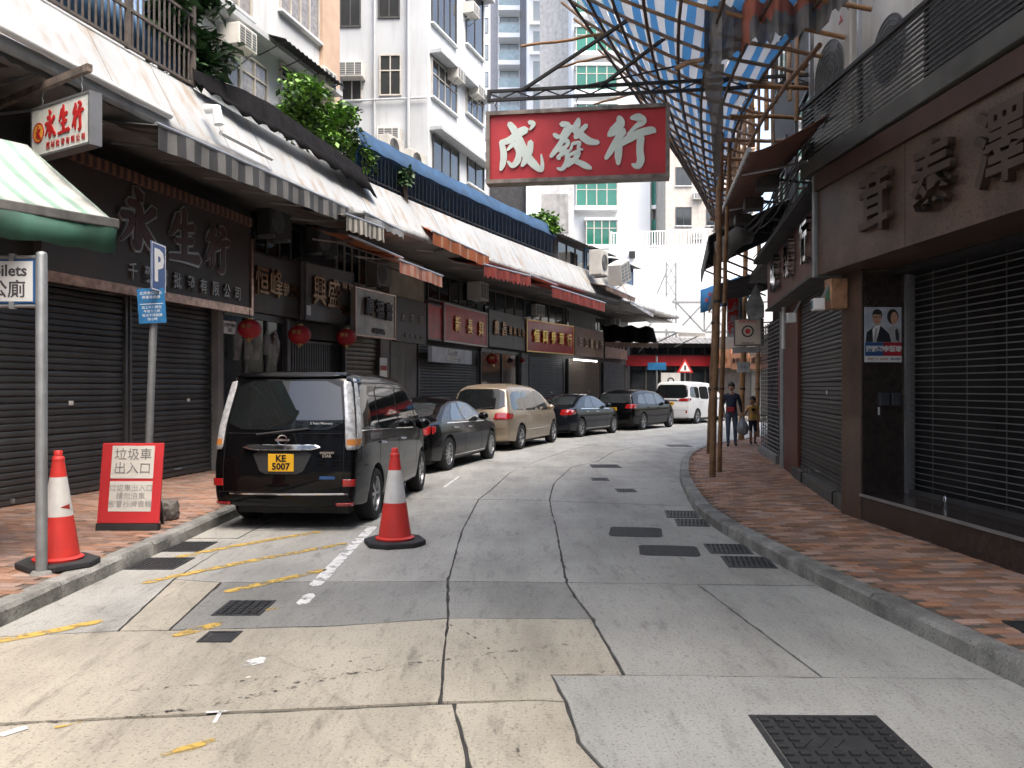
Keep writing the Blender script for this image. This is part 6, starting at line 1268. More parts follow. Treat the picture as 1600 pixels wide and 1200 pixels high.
def car(label, M, S, name='parked_car'):
    t = thing(name, label, 'car', M, 'cars parked along the left kerb'); L_, Wd, H = S['L'], S['W'], S['H']; pm = S['paint']; zt = S['zt']; prof = S['prof']; rc0 = S.get('rc', .10); re = .06; zb0 = S.get('zb', .2)
    def plan(y): return 1 - S.get('pr', .05)*max(0, 1-y/.8)**2 - S.get('pf', .16)*max(0, (y-(L_-1.1))/1.1)**2
    def hw(y, z): return Wd/2*plan(y)*smooth(prof, z, .05)
    def ring(y):
        top = smooth(zt, y, .09); zb = zb0 + .10*max(0, 1-y/.5)**2*S.get('lift', .4) + .05*max(0, (y-L_+.5)/.5); rc = min(rc0, (top-zb)*.3); P = [(0, zb), (hw(y, zb)*.6, zb)]; ns = 20
        for k in range(ns+1): z = zb + .03 + (top-rc-zb-.03)*k/ns; P.append((hw(y, z), z))
        xe = hw(y, top-rc); dx = hw(y, top-rc) - hw(y, top)
        for k in range(1, 6): a = math.pi/2*k/5; P.append((xe - rc*(1-math.cos(a)) - dx*.5*k/5, top-rc+rc*math.sin(a)*.85))
        xr, zr = P[-1]; cr = S.get('crown', .045)
        for k in range(1, 8): f = 1-k/7; P.append((xr*f, zr + cr*(1-f*f)))
        return P
    n = 76; ys = [re + (L_-2*re)*(k/n) for k in range(n+1)]; rings = [(y, ring(y)) for y in ys]
    def inset(P, d, y):
        zc = (P[0][1]+P[-1][1])/2; sx = 1-d/(Wd/2); sz = 1-d/((P[-1][1]-P[0][1])/2); return (y, [(max(0, x*sx), zc+(z-zc)*sz) for x, z in P])
    front, rear = [], []
    for k in range(1, 5): a = math.pi/2*k/4; rear.append(inset(rings[0][1], re*(1-math.cos(a)), re*(1-math.sin(a)))); front.append(inset(rings[-1][1], re*(1-math.cos(a)), L_-re*(1-math.sin(a))))
    for s in (.85,.7,.5,.3,.12): 
        for lst, y in ((rear, 0), (front, L_)):
            b = lst[3][1]; zc = (b[0][1]+b[-1][1])/2; lst.append((y, [(x*s, zc+(z-zc)*s) for x, z in b]))
    allr = list(reversed(rear)) + rings + front; m_ = len(rings[0][1]); sh = S.get('sh', [(0,0)]); fsh = S.get('fsh', [(0,0)]); rl = S.get('rl', .9)
    def dfm(x, y, z):
        wr = max(0, 1-y/rl); wr = wr*wr*(3-2*wr); wfr = max(0, 1-(L_-y)/.9); wfr = wfr*wfr*(3-2*wfr); q = (x/(Wd/2))**2
        return (x, y + wr*(smooth(sh, z, .06) + S.get('rcv', .07)*q) - wfr*(smooth(fsh, z, .06) + S.get('fcv', .22)*q), z)
    mb = MB(); full = []
    for y, P in allr: full.append([dfm(x, y, z) for x, z in P] + [dfm(-x, y, z) for x, z in reversed(P[1:-1])])
    c = len(full[0]); vs = [p for r_ in full for p in r_]; fs = [(i*c+j, i*c+(j+1)%c, (i+1)*c+(j+1)%c, (i+1)*c+j) for i in range(len(full)-1) for j in range(c)]; fs += [tuple(reversed(range(c))), tuple(range((len(full)-1)*c, len(full)*c))]
    mb.add(vs, fs); bv = BVHTree.FromPolygons([Vector(v) for v in mb.v], mb.f)
    body = mb.build('body', [pm, m_blkp], t, smooth=40, fixn=True)
    # wheel arches cut by boolean
    yr, yf, r = S['yr'], S['yf'], S['r']; ct = MB()
    for yy in (yr, yf):
        for sd in (-1, 1): ct.lathe([(.001,sd*(Wd/2-.30)),(r+.055,sd*(Wd/2-.30)),(r+.055,sd*(Wd/2+.3)),(.001,sd*(Wd/2+.3))], 36, axis='x', c=(0,yy,r+.005), m=1)
    co = ct.build('cut', [pm, m_blkp], None, fixn=True); co.matrix_world = t.matrix_world
    bmz = bmesh.new(); bmz.from_mesh(co.data); bmesh.ops.remove_doubles(bmz, verts=bmz.verts, dist=.004); bmesh.ops.recalc_face_normals(bmz, faces=bmz.faces); bmz.to_mesh(co.data); bmz.free()
    md = body.modifiers.new('b', 'BOOLEAN'); md.object = co; md.operation = 'DIFFERENCE'; md.solver = 'EXACT'
    bpy.context.view_layer.update(); me = bpy.data.meshes.new_from_object(body.evaluated_get(bpy.context.evaluated_depsgraph_get())); body.modifiers.clear(); body.data = me; me.name = 'body'
    bpy.data.objects.remove(co)
    me.polygons.foreach_set('use_smooth', [True]*len(me.polygons)); me.set_sharp_from_angle(angle=R(38))
    MB().b2(-Wd/2+.2, Wd/2-.2, .4, L_-.4, .16, .3).build('underbody', m_blkp, t)
    for yy in (yr, yf):
        for sd in (-1, 1): wheel(t, sd*(Wd/2-.115), yy, r, sd, spokes=S.get('spokes', 7))
    # surface panels
    def cast(kind, a, b, sd=1):
        if kind == 'side': h = bv.ray_cast(Vector((3*sd, a, b)), Vector((-sd, 0, 0)))
        elif kind == 'rear': h = bv.ray_cast(Vector((a, -3, b)), Vector((0, 1, 0)))
        elif kind == 'front': h = bv.ray_cast(Vector((a, L_+3, b)), Vector((0, -1, 0)))
        else: h = bv.ray_cast(Vector((a, b, 5)), Vector((0, 0, -1)))
        if h[0] is None: return None
        nn = h[1]; d = {'side': Vector((sd,0,0)), 'rear': Vector((0,-1,0)), 'front': Vector((0,1,0)), 'top': Vector((0,0,1))}[kind]
        return h[0], (nn if nn.dot(d) > 0 else -nn)
    def panel(nm, kind, poly, mt, off=.005, sd=1, rnd_=1, parent=None, th=0, nc=10, nr=10, flip=False):
        P = chaikin(poly, rnd_) if rnd_ else poly; lv = sorted(set([round(p[1], 4) for p in P])); z0, z1 = lv[0], lv[-1]; lv = sorted(set(lv + [z0+(z1-z0)*k/nr for k in range(nr+1)])); rows = []
        for z in lv:
            zz = min(max(z, z0+1e-4), z1-1e-4); xs = []
            for i in range(len(P)):
                a, b = P[i], P[(i+1) % len(P)]
                if (a[1] <= zz < b[1]) or (b[1] <= zz < a[1]): xs.append(a[0]+(b[0]-a[0])*(zz-a[1])/(b[1]-a[1]))
            if len(xs) < 2: continue
            a, b = min(xs), max(xs); row = []; okk = True
            for k in range(nc+1):
                h = cast(kind, a+(b-a)*k/nc, z, sd)
                if h is None: okk = False; break
                row.append(tuple(h[0] + h[1]*off))
            if okk: rows.append(row)
        if len(rows) < 2: return None
        o = MB().sheet(rows).build(nm, mt, parent or t, smooth=50, fixn=False)
        if th: q = o.modifiers.new('s', 'SOLIDIFY'); q.thickness = th; q.offset = 0
        return o
    S['trim'](t, panel, cast, S)
    return t
def rect(a, b, c, d): return [(a, c), (b, c), (b, d), (a, d)]
def both(panel, nm, poly, mt, **k):
    for sd in (1, -1): panel(nm, 'side', poly, mt, sd=sd, **k)
def mirrorx(panel, nm, kind, poly, mt, **k):
    panel(nm, kind, poly, mt, **k); panel(nm, kind, [(-a, b) for a, b in poly], mt, **k)
def plate(t, cast, z, lines, size, w_=.30, h=.2, x=0):
    p, n = cast('rear', x, z); o = MB().b2(-w_/2, w_/2, -.012, .0, -h/2, h/2).build('number_plate', m_py, t, M=T(x, p.y-.006, z), bev=.004); k = len(lines)
    for i, s in enumerate(lines): text(o, 'lettering', s, m_seam, size, 0, (h*.23 if i == 0 else -h*.23) if k > 1 else 0, -.0135, .001, .004)
def handles(t, cast, pts, mt, sides=(1,-1)):
    for sd in sides:
        for y, z in pts:
            h = cast('side', y, z, sd)
            if h: MB().tube([(h[0].x, y-.09, z), (h[0].x+sd*.035, y-.07, z), (h[0].x+sd*.035, y+.07, z), (h[0].x, y+.09, z)], .014, 8).build('door_handle', mt, t, smooth=60)
def mirrors(t, cast, y, z, mt):
    for sd in (1, -1):
        h = cast('side', y, z, sd)
        if h:
            o = MB().lathe([(.001,-.075),(.07,-.07),(.095,-.03),(.10,.0),(.085,.05),(.05,.085),(.001,.095)], 16, axis='y', c=(0,0,0)); o.v = [(a*1.15, b, c*.85) for a, b, c in o.v]; o.build('wing_mirror', mt, t, M=T(h[0].x+sd*.13, y, z+.04), smooth=60); MB().bar((h[0].x-sd*.02, y, z-.02), (h[0].x+sd*.1, y, z+.02), .04, .03).build('mirror_arm', m_blkp, t)
def wiper(t, cast, x0, z0, x1, z1):
    a, b = cast('rear', x0, z0), cast('rear', x1, z1)
    if a and b: MB().tube([tuple(a[0]+a[1]*.04), tuple((a[0]+a[1]*.05).lerp(b[0]+b[1]*.03, .4)), tuple(b[0]+b[1]*.02)], .011, 6).build('rear_wiper', m_blkp, t)
def seams_side(panel, ys, z0, z1, lean=.0):
    for y in ys: both(panel, 'panel_gap', [(y-.004, z0), (y+.004, z0), (y+lean+.004, z1), (y+lean-.004, z1)], m_seam, off=.0025, rnd_=0, nc=1, nr=14)
# ---- black people carrier (nearest)
def trim_van(t, panel, cast, S):
    both(panel, 'window', [(.30,1.17),(1.12,1.12),(1.12,1.66),(.52,1.68),(.38,1.6)], m_cgl); both(panel, 'window', [(1.19,1.12),(2.20,1.08),(2.20,1.66),(1.19,1.67)], m_cgl); both(panel, 'window', [(2.28,1.08),(3.42,1.06),(3.02,1.58),(2.75,1.64),(2.28,1.66)], m_cgl); both(panel, 'window', [(3.5,1.06),(3.82,1.06),(3.22,1.5)], m_cgl, rnd_=1)
    panel('windscreen', 'front', [(-.72,1.12),(.72,1.12),(.60,1.68),(-.60,1.68)], m_cgl)
    rw = panel('rear_window', 'rear', [(-.69,1.16),(.69,1.16),(.60,1.72),(-.60,1.72)], m_cgl, off=.006, nc=16)
    text(rw, 'sticker', '5 Years Warranty', m_white, .036, .44, 1.235, cast('rear', .44, 1.235)[0].y - .03, .001)
    for sd in (1, -1):
        panel('tail_lamp', 'rear', [(sd*.725,.93),(sd*.825,.93),(sd*.79,1.25),(sd*.715,1.70),(sd*.63,1.72),(sd*.70,1.25)], m_lclr, off=.012, th=.016, rnd_=1); panel('tail_lamp', 'side', [(.17,.93),(.30,.96),(.38,1.10),(.52,1.74),(.44,1.75)], m_lclr, off=.008, sd=sd, th=.012, rnd_=1)
        panel('indicator', 'rear', [(sd*.73,.98),(sd*.83,.98),(sd*.83,1.05),(sd*.73,1.05)], m_lamb, off=.021, rnd_=0)
        panel('reflector', 'rear', rect(sd*.70, sd*.82, .52, .60), m_lred, off=.014, th=.02, rnd_=0); panel('reflector', 'rear', rect(sd*.62, sd*.80, .30, .335), m_lred, off=.012, th=.01, rnd_=0)
    panel('spoiler', 'rear', [(-.66,1.755),(.66,1.755),(.62,1.80),(-.62,1.80)], S['paint'], off=.02, th=.03)
    panel('chrome_bar', 'rear', [(-.46,.955),(-.34,.925),(.34,.925),(.46,.955),(.40,.985),(-.40,.985)], m_chrome, off=.03, th=.04, rnd_=1, nc=20)
    panel('tailgate_gap', 'rear', rect(-.68, .68, 1.115, 1.123), m_seam, off=.003, rnd_=0, nr=1, nc=16); panel('bumper_trim', 'rear', rect(-.62, .76, .425, .442), m_chrome, off=.012, th=.012, rnd_=0, nc=20); panel('bumper_gap', 'rear', rect(-.76, .76, .447, .455), m_seam, off=.003, rnd_=0, nc=20)
    for sd in (1, -1): panel('tailgate_gap', 'rear', [(sd*.700,.45),(sd*.707,.45),(sd*.707,1.12),(sd*.700,1.12)], m_seam, off=.003, rnd_=0, nr=14, nc=1)
    panel('plate_recess', 'rear', [(-.24,.66),(.24,.66),(.36,.92),(-.36,.92)], m_blkp, off=.004, rnd_=1)
    plate(t, cast, .79, ['KE', '5007'], .105, .30, .2)
    p = cast('rear', 0, 1.045)[0]; MB().lathe([(.050,-.012),(.062,-.016),(.062,.002),(.050,.002)], 28, axis='y', close=True).build('badge', m_chrome, t, M=T(0, p.y-.004, 1.045), fixn=True); MB().b2(-.085,.085,-.018,-.006,-.014,.014).build('badge_bar', m_chrome, t, M=T(0, p.y-.004, 1.045), bev=.003)
    for s, x, z, sz in (('HIGHWAY', .52, .90, .035), ('STAR', .52, .865, .045)): text(t, 'lettering', s, m_chrome, sz, x, z, cast('rear', x, z)[0].y - .008, .004, .001)
    MB().b2(-.09,.09,-.006,0,-.016,.016).build('badge', mblu, t, M=T(.53, cast('rear', .53, .62)[0].y-.004, .62))
    wiper(t, cast, -.30, 1.10, .30, 1.17)
    seams_side(panel, (1.15, 2.24), .32, 1.08); seams_side(panel, (3.40,), .5, 1.02); both(panel, 'panel_gap', rect(.3, 2.24, .985, .992), m_seam, off=.0025, rnd_=0, nr=1, nc=24); both(panel, 'sill_trim', rect(1.4, 3.4, .26, .275), m_chrome, off=.008, rnd_=0, nr=1, nc=20)
    handles(t, cast, [(1.32,.95),(2.45,.93)], m_chrome); mirrors(t, cast, 3.30, 1.06, S['paint']); both(panel, 'window_trim', [(.3,1.135),(3.4,1.035),(3.4,1.05),(.3,1.15)], m_chrome, off=.004, rnd_=0, nr=1, nc=30)
    both(panel, 'window_trim', [(.42,1.70),(2.7,1.685),(2.7,1.70),(.42,1.715)], m_blkp, off=.012, rnd_=0, nr=1, nc=24)
pb = paint('paint_black', (.0035,.0035,.004), .0, .22)
VAN = dict(L=4.77, W=1.735, H=1.865, paint=pb, rc=.12, crown=.03, zb=.24, yr=1.0, yf=3.86, r=.325, zt=[(0,1.80),(.12,1.81),(.5,1.835),(1.6,1.84),(2.7,1.80),(3.15,1.69),(4.0,1.10),(4.25,1.02),(4.6,.93),(4.77,.84)], prof=[(.2,.95),(.45,1.0),(.8,1.0),(1.05,.985),(1.3,.95),(1.85,.84)], sh=[(.2,.05),(.35,.0),(.75,.0),(1.0,.05),(1.2,.09),(1.85,.32)], rcv=.09, trim=trim_van, spokes=6)
def place(ox, oy, deg): return TR(ox, oy, 0, -deg)
van = car('black people carrier with tall clear tail lamps parked nearest', place(-2.63, 9.39, 5), VAN)
# ---- black saloon
def trim_sedan(t, panel, cast, S):
    both(panel, 'window', [(1.25,.98),(1.98,.96),(1.98,1.32),(1.72,1.31),(1.45,1.15)], m_cglc); both(panel, 'window', [(2.04,.96),(3.15,.93),(2.65,1.29),(2.35,1.335),(2.04,1.335)], m_cglc)
    panel('rear_window', 'rear', [(-.64,1.06),(.64,1.06),(.50,1.33),(-.50,1.33)], m_cglc, nc=16); panel('windscreen', 'front', [(-.66,1.0),(.66,1.0),(.5,1.33),(-.5,1.33)], m_cglc)
    both(panel, 'window_trim', [(1.0,.935),(3.3,.895),(3.3,.912),(1.0,.952)], m_chrome, off=.005, rnd_=0, nr=1, nc=24)
    for sd in (1, -1): panel('tail_lamp', 'rear', [(sd*.50,.74),(sd*.84,.74),(sd*.84,.92),(sd*.52,.92)], m_lred, off=.010, th=.016, rnd_=1); panel('tail_lamp', 'side', [(.19,.75),(.36,.80),(.38,.90),(.21,.91)], m_lred, off=.008, sd=sd, th=.01, rnd_=1)
    panel('boot_gap', 'rear', rect(-.8, .8, .935, .942), m_seam, off=.003, rnd_=0, nr=1, nc=14); panel('bumper_gap', 'rear', rect(-.8, .8, .60, .607), m_seam, off=.003, rnd_=0, nr=1, nc=14)
    plate(t, cast, .80, S.get('pl', ['RA 318']), .09, .40, .12); seams_side(panel, (1.22, 2.01, 3.1), .30, .93); handles(t, cast, [(1.45,.84),(2.3,.82)], m_chrome); mirrors(t, cast, 2.98, .98, S['paint'])
    both(panel, 'sill_trim', rect(1.4, 3.4, .27, .285), m_chrome, off=.006, rnd_=0, nr=1, nc=20)
SED = dict(L=4.80, W=1.82, H=1.46, paint=pb, rc=.10, crown=.05, zb=.2, yr=1.05, yf=3.83, r=.33, zt=[(0,.97),(.2,1.0),(.62,1.03),(1.35,1.32),(1.75,1.40),(2.3,1.42),(2.75,1.36),(3.55,.99),(4.2,.90),(4.65,.78),(4.8,.66)], prof=[(.2,.94),(.45,1.0),(.75,.99),(.95,.95),(1.1,.86),(1.45,.66)], sh=[(.2,.06),(.45,.0),(.7,.0),(.9,.03),(1.0,.05)], rcv=.14, trim=trim_sedan, spokes=10)
car('glossy black saloon parked just ahead of the black people carrier', place(-2.39, 15.62, 16), SED)
# ---- gold people carrier
def trim_mpv(t, panel, cast, S):
    both(panel, 'window', [(.42,1.06),(1.30,1.04),(1.30,1.55),(.75,1.53),(.55,1.44)], m_cgl); both(panel, 'window', [(1.36,1.04),(2.30,1.02),(2.30,1.55),(1.36,1.56)], m_cglc); both(panel, 'window', [(2.36,1.02),(3.45,1.0),(2.95,1.45),(2.7,1.53),(2.36,1.55)], m_cglc)
    panel('rear_window', 'rear', [(-.72,1.08),(.72,1.08),(.62,1.60),(-.62,1.60)], m_cgl, nc=16); panel('windscreen', 'front', [(-.68,1.05),(.68,1.05),(.54,1.55),(-.54,1.55)], m_cglc)
    for sd in (1, -1): panel('tail_lamp', 'rear', [(sd*.46,.82),(sd*.85,.82),(sd*.85,.99),(sd*.50,.99)], m_lred, off=.010, th=.016, rnd_=1); panel('tail_lamp', 'side', [(.19,.82),(.38,.86),(.42,.97),(.24,.98)], m_lred, off=.008, sd=sd, th=.01, rnd_=1)
    panel('bumper_gap', 'rear', rect(-.8, .8, .58, .588), m_seam, off=.003, rnd_=0, nr=1, nc=14); plate(t, cast, .88, ['HV 6120'], .09, .42, .12); wiper(t, cast, -.05, 1.06, .42, 1.12)
    seams_side(panel, (1.33, 2.33, 3.35), .3, 1.0); handles(t, cast, [(1.5,.9),(2.55,.88)], S['paint']); mirrors(t, cast, 3.25, 1.03, S['paint']); both(panel, 'body_moulding', rect(1.4, 3.3, .50, .525), S['paint'], off=.014, rnd_=0, nr=1, nc=20, th=.02)
    p = cast('rear', 0, 1.03)[0]; MB().lathe([(.035,-.01),(.045,-.012),(.045,.002),(.035,.002)], 20, axis='y', close=True).build('badge', m_chrome, t, M=T(0, p.y-.004, 1.03), fixn=True)
pg = paint('paint_gold', (.36,.29,.21), .55, .32)
MPV = dict(L=4.75, W=1.79, H=1.77, paint=pg, rc=.13, crown=.04, zb=.22, yr=1.02, yf=3.92, r=.33, zt=[(0,1.62),(.15,1.67),(.7,1.715),(1.8,1.73),(2.6,1.67),(3.1,1.53),(3.95,1.06),(4.35,.93),(4.75,.74)], prof=[(.2,.95),(.5,1.0),(.85,.99),(1.0,.97),(1.3,.88),(1.75,.72)], sh=[(.2,.08),(.45,.0),(.8,.0),(1.0,.06),(1.65,.42)], rcv=.12, rl=1.1, trim=trim_mpv, spokes=6)
car('champagne gold people carrier parked between two dark saloons', place(-.92, 21.23, 20), MPV)
SED2 = dict(SED); SED2.update(L=4.52, W=1.73, paint=paint('paint_dark_blue', (.010,.013,.018), .3, .25), yr=.98, yf=3.70, r=.315, zt=[(0,.96),(.2,1.0),(.55,1.02),(1.25,1.30),(1.65,1.39),(2.2,1.40),(2.6,1.33),(3.35,.98),(4.0,.88),(4.4,.76),(4.52,.66)], pl=['LB 733'], spokes=7)
car('dark blue-black saloon with red tail lamps beyond the gold carrier', place(1.08, 26.85, 30), SED2)
HAT = dict(MPV); HAT.update(L=4.55, W=1.75, paint=pb, zt=[(0,1.40),(.15,1.45),(.7,1.52),(1.8,1.56),(2.6,1.50),(3.0,1.40),(3.8,1.0),(4.2,.9),(4.55,.74)], yf=3.75, prof=[(.2,.95),(.5,1.0),(.85,.99),(1.0,.95),(1.2,.86),(1.6,.70)])
def trim_hat(t, panel, cast, S):
    both(panel, 'window', [(.55,1.02),(1.30,1.0),(1.30,1.38),(.85,1.36)], m_cglc); both(panel, 'window', [(1.36,1.0),(2.25,.98),(2.25,1.40),(1.36,1.40)], m_cglc); both(panel, 'window', [(2.31,.98),(3.3,.96),(2.85,1.31),(2.6,1.39),(2.31,1.40)], m_cglc); panel('rear_window', 'rear', [(-.66,1.05),(.66,1.05),(.58,1.40),(-.58,1.40)], m_cglc, nc=16); panel('windscreen', 'front', [(-.66,1.0),(.66,1.0),(.54,1.4),(-.54,1.4)], m_cglc)
    for sd in (1, -1): panel('tail_lamp', 'rear', [(sd*.52,.84),(sd*.83,.84),(sd*.83,1.0),(sd*.56,1.0)], m_lred, off=.010, th=.016, rnd_=1); panel('tail_lamp', 'side', [(.2,.84),(.38,.88),(.42,.98),(.25,.99)], m_lred, off=.008, sd=sd, th=.01, rnd_=1)
    plate(t, cast, .82, ['NG 482'], .09, .42, .12); seams_side(panel, (1.33, 2.28), .3, .96); mirrors(t, cast, 3.1, 1.0, S['paint']); handles(t, cast, [(1.5,.86),(2.5,.84)], S['paint'])
HAT['trim'] = trim_hat
car('black estate parked last before the white people carrier', place(3.80, 31.4, 33), HAT)
def trim_alp(t, panel, cast, S):
    both(panel, 'window', [(.30,1.22),(1.25,1.14),(1.25,1.66),(.45,1.68)], m_cgl); both(panel, 'window', [(1.31,1.12),(2.30,1.10),(2.30,1.68),(1.31,1.68)], m_cgl); both(panel, 'window', [(2.36,1.10),(3.45,1.06),(2.98,1.6),(2.36,1.68)], m_cglc); panel('rear_window', 'rear', [(-.82,1.16),(.82,1.16),(.74,1.76),(-.74,1.76)], m_cgl, nc=16, off=.006); panel('windscreen', 'front', [(-.7,1.12),(.7,1.12),(.58,1.68),(-.58,1.68)], m_cgl)
    for sd in (1, -1): panel('tail_lamp', 'rear', [(sd*.40,1.02),(sd*.88,1.02),(sd*.88,1.16),(sd*.44,1.13)], m_lred, off=.010, th=.016, rnd_=1); panel('reflector', 'rear', [(sd*.74,.50),(sd*.82,.50),(sd*.82,.62),(sd*.76,.62)], m_lred, off=.01, rnd_=0)
    panel('chrome_bar', 'rear', rect(-.40, .40, 1.05, 1.09), m_chrome, off=.015, th=.02, rnd_=0); plate(t, cast, .92, ['US 66'], .1, .42, .14); seams_side(panel, (1.28, 2.33), .3, 1.1); mirrors(t, cast, 3.3, 1.1, S['paint']); handles(t, cast, [(1.45,1.0),(2.5,.98)], m_chrome); panel('bumper_gap', 'rear', rect(-.8, .8, .62, .628), m_seam, off=.003, rnd_=0, nr=1, nc=14)
ALP = dict(VAN); ALP.update(L=4.92, W=1.85, H=1.93, paint=paint('paint_white', (.70,.70,.69), 0, .25), trim=trim_alp, zt=[(0,1.86),(.12,1.88),(.5,1.90),(1.6,1.91),(2.7,1.86),(3.2,1.73),(4.1,1.14),(4.5,1.02),(4.92,.86)], yf=4.0)
car('white tall people carrier parked farthest, by the bend', place(7.05, 36.96, 36), ALP)
# ================================================================== street furniture
m_cr = mat('cone_red', (.55,.035,.028), .5, var=.12, scale=6, streak=.15); m_cw = mat('cone_white', (.62,.62,.60), .45, var=.12, scale=6, streak=.3); m_rub = mat('rubber_base', (.02,.021,.023), .8, var=.3, bump=.2)
def cone(label, p, s=1.0, rz=0, torn=False):
    t = thing('traffic_cone', label, 'traffic cone', TR(p[0], p[1], p[2], rz), 'tall red and white traffic cones'); b = MB(); e = .30*s
    oc = [(e, e*.5), (e*.5, e), (-e*.5, e), (-e, e*.5), (-e, -e*.5), (-e*.5, -e), (e*.5, -e), (e, -e*.5)]; b.prism(oc, 0, .055*s); b.build('base', m_rub, t, bev=.012)
    rr = lambda z: (.185 - .145*z/.98)*s
    MB().lathe([(.20*s,.056*s),(.205*s,.075*s),(rr(.09),.09*s)], 32).build('skirt', m_cr, t, smooth=50)
    for nm, z0, z1, m in (('lower_band', .088, .44, m_cr), ('reflective_band', .44, .78, m_cw), ('upper_band', .78, .94, m_cr)): MB().lathe([(rr(z0),z0*s),(rr((z0+z1)/2),(z0+z1)/2*s),(rr(z1),z1*s)], 32).build(nm, m, t, smooth=50)
    MB().lathe([(.045*s,.90*s),(.052*s,.925*s),(.05*s,.95*s),(.036*s,.96*s),(.036*s,1.0*s),(.028*s,1.01*s),(.001,1.01*s)], 24).build('tip', m_cr, t, smooth=50)
    if torn: MB().add([(-.03,-rr(.5)-.003,.52*s),(.05,-rr(.5)-.002,.50*s),(.04,-rr(.5)-.02,.55*s)], [(0,1,2)]).build('torn_flap', m_cr, t)
p = G(617, 850); cone('red and white traffic cone on the road beside the black people carrier', (p.x, p.y, .001), 1.0, 20)
p = G(86, 886, KZ); cone('red and white traffic cone on the pavement behind the toilet sign post', (p.x, p.y+.05, KZ+.002), .97, 50, True)
# ---- red notice board leaning back
p0, p1 = G(150, 829, KZ), G(247, 829, KZ); M = wf((p0.x, p0.y), (p1.x, p1.y), KZ) @ Matrix.Rotation(R(-9), 4, 'X'); wd = (p1-p0).length; t = thing('notice_board', 'red A-board with two white Chinese notices leaning on the left pavement', 'notice board', M)
MB().b2(0, wd, 0, .03, .075, .93).build('panel', mat('board_red', (.52,.03,.035), .5, var=.1, scale=3), t, bev=.006); MB().b2(.002, wd-.002, -.02, .06, .0, .075).build('foot', m_rub, t)
for z0, z1 in ((.55,.90), (.20,.52)): MB().b2(wd*.17, wd*.86, -.004, 0, z0, z1).build('paper', mat('notice_paper', (.62,.61,.57), .6, var=.06, scale=5), t)
mi = mat('ink_grey', (.20,.20,.195), .7)
text(t, 'lettering', '垃圾車', mi, .135, wd*.52, .80, -.006, .001); text(t, 'lettering', '出入口', mi, .135, wd*.52, .65, -.006, .001)
for k, s in enumerate(('垃圾車出入口', '請勿泊車', '監督抄牌自誤')): text(t, 'lettering', s, mat('ink_faded', (.36,.36,.35), .7), .078, wd*.52, .445-.085*k, -.006, .001)
MB().bar((wd*.2, .04, .85), (wd*.2, .42, .06), .03).build('rear_leg', m_rub, t); MB().bar((wd*.8, .04, .85), (wd*.8, .42, .06), .03).build('rear_leg', m_rub, t)
# ---- stone
p = G(260, 812, KZ); bm_ = bmesh.new(); bmesh.ops.create_icosphere(bm_, subdivisions=3, radius=.13)
from mathutils import noise as mnoise
for v in bm_.verts:
    d = v.co.normalized(); q = max(abs(d.x), abs(d.y), abs(d.z)); v.co = d*(.11/q*.72 + .04 + .018*mnoise.noise(d*3)); v.co.z = max(-.10, v.co.z*1.05)
me = bpy.data.meshes.new('rough_stone'); bm_.to_mesh(me); bm_.free(); me.materials.append(mat('stone', (.14,.13,.12), .9, var=.3, scale=12, bump=.5)); o = ob('rough_stone', me, None, T(p.x, p.y+.02, KZ+.10)); tag(o, 'rough grey stone block on the pavement beside the red notice board', 'stone')
# ---- toilet sign post
p = G(65, 897, KZ); t = thing('toilet_sign', 'grey steel post with a white and blue toilet sign at the left edge', 'sign post', (p.x, p.y, KZ)); ht = Zat(393, p.y) - KZ
MB().tube([(0,0,0),(0,0,ht-.03),(0,0,ht-.008),(0,0,ht)], [.044,.044,.036,.02], 20).build('post', m_galv, t, smooth=50); MB().lathe([(.001,.03),(.07,.028),(.09,.0)], 20).build('footing', m_kerb, t)
zt_, zb_ = Zat(402, p.y)-KZ, Zat(478, p.y)-KZ
for z in (zt_, zb_): MB().tube([(-.045,0,z),(-.95,0,z)], .016, 8).build('rail', m_galv, t, smooth=60)
b = MB().b2(-.92, -.045, -.018, -.010, zb_+.02, zt_-.02).build('plate', mat('sign_blue', (.02,.09,.24), .4, streak=.2), t); MB().b2(-.905, -.06, -.022, -.018, zb_+.035, zt_-.035).build('face', mat('sign_face_white', (.58,.60,.60), .45, var=.06, streak=.2), b)
text(b, 'lettering', 'Toilets', mink, .13, -.105, zt_-.115, -.0235, .001, .003, align='RIGHT'); text(b, 'lettering', '公廁', mink, .15, -.115, zb_+.125, -.0235, .001, .002, align='RIGHT')
for x in (-.23,): 
    for z in (zt_-.005, zb_+.005): MB().b2(x-.02, x+.02, -.03, .02, z-.03, z+.03).build('clip', m_galv, t)
# ---- parking sign post
p = G(229, 800, KZ); Yp = p.y; top = Vector((X(244, Yp-.1), Yp-.1, Zat(386, Yp))); t = thing('parking_sign', 'slanting grey post with blue parking sign and blue notice plate', 'sign post', (p.x, p.y, KZ)); tv = top - Vector((p.x, p.y, KZ))
MB().tube([(0,0,0), tuple(tv*.5), tuple(tv)], .045, 18).build('post', m_galv, t, smooth=60); ax = tv.normalized()
Rm = Matrix.Rotation(R(90), 4, 'Z'); c1 = tv - ax*.27; mpb = mat('parking_blue', (.012,.06,.21), .4, var=.1, streak=.15)
pl_ = ob('parking_plate', MB().b2(-.20, .20, -.008, 0, -.29, .29).mesh('parking_plate', mpb), t, T(c1.x+.055, c1.y-.05, c1.z) @ Rm); MB().b2(-.205,.205,.001,.004,-.295,.295).build('plate_back', m_galv, pl_); text(pl_, 'lettering', 'P', m_white, .52, 0, -.0, -.0095, .001, .02)
for s in (-1, 1): MB().b2(-.19,.19,-.0105,-.0085,s*.275-.006,s*.275+.006).build('border', m_white, pl_); MB().b2(s*.19-.006,s*.19+.006,-.0102,-.0085,-.28,.28).build('border', m_white, pl_)
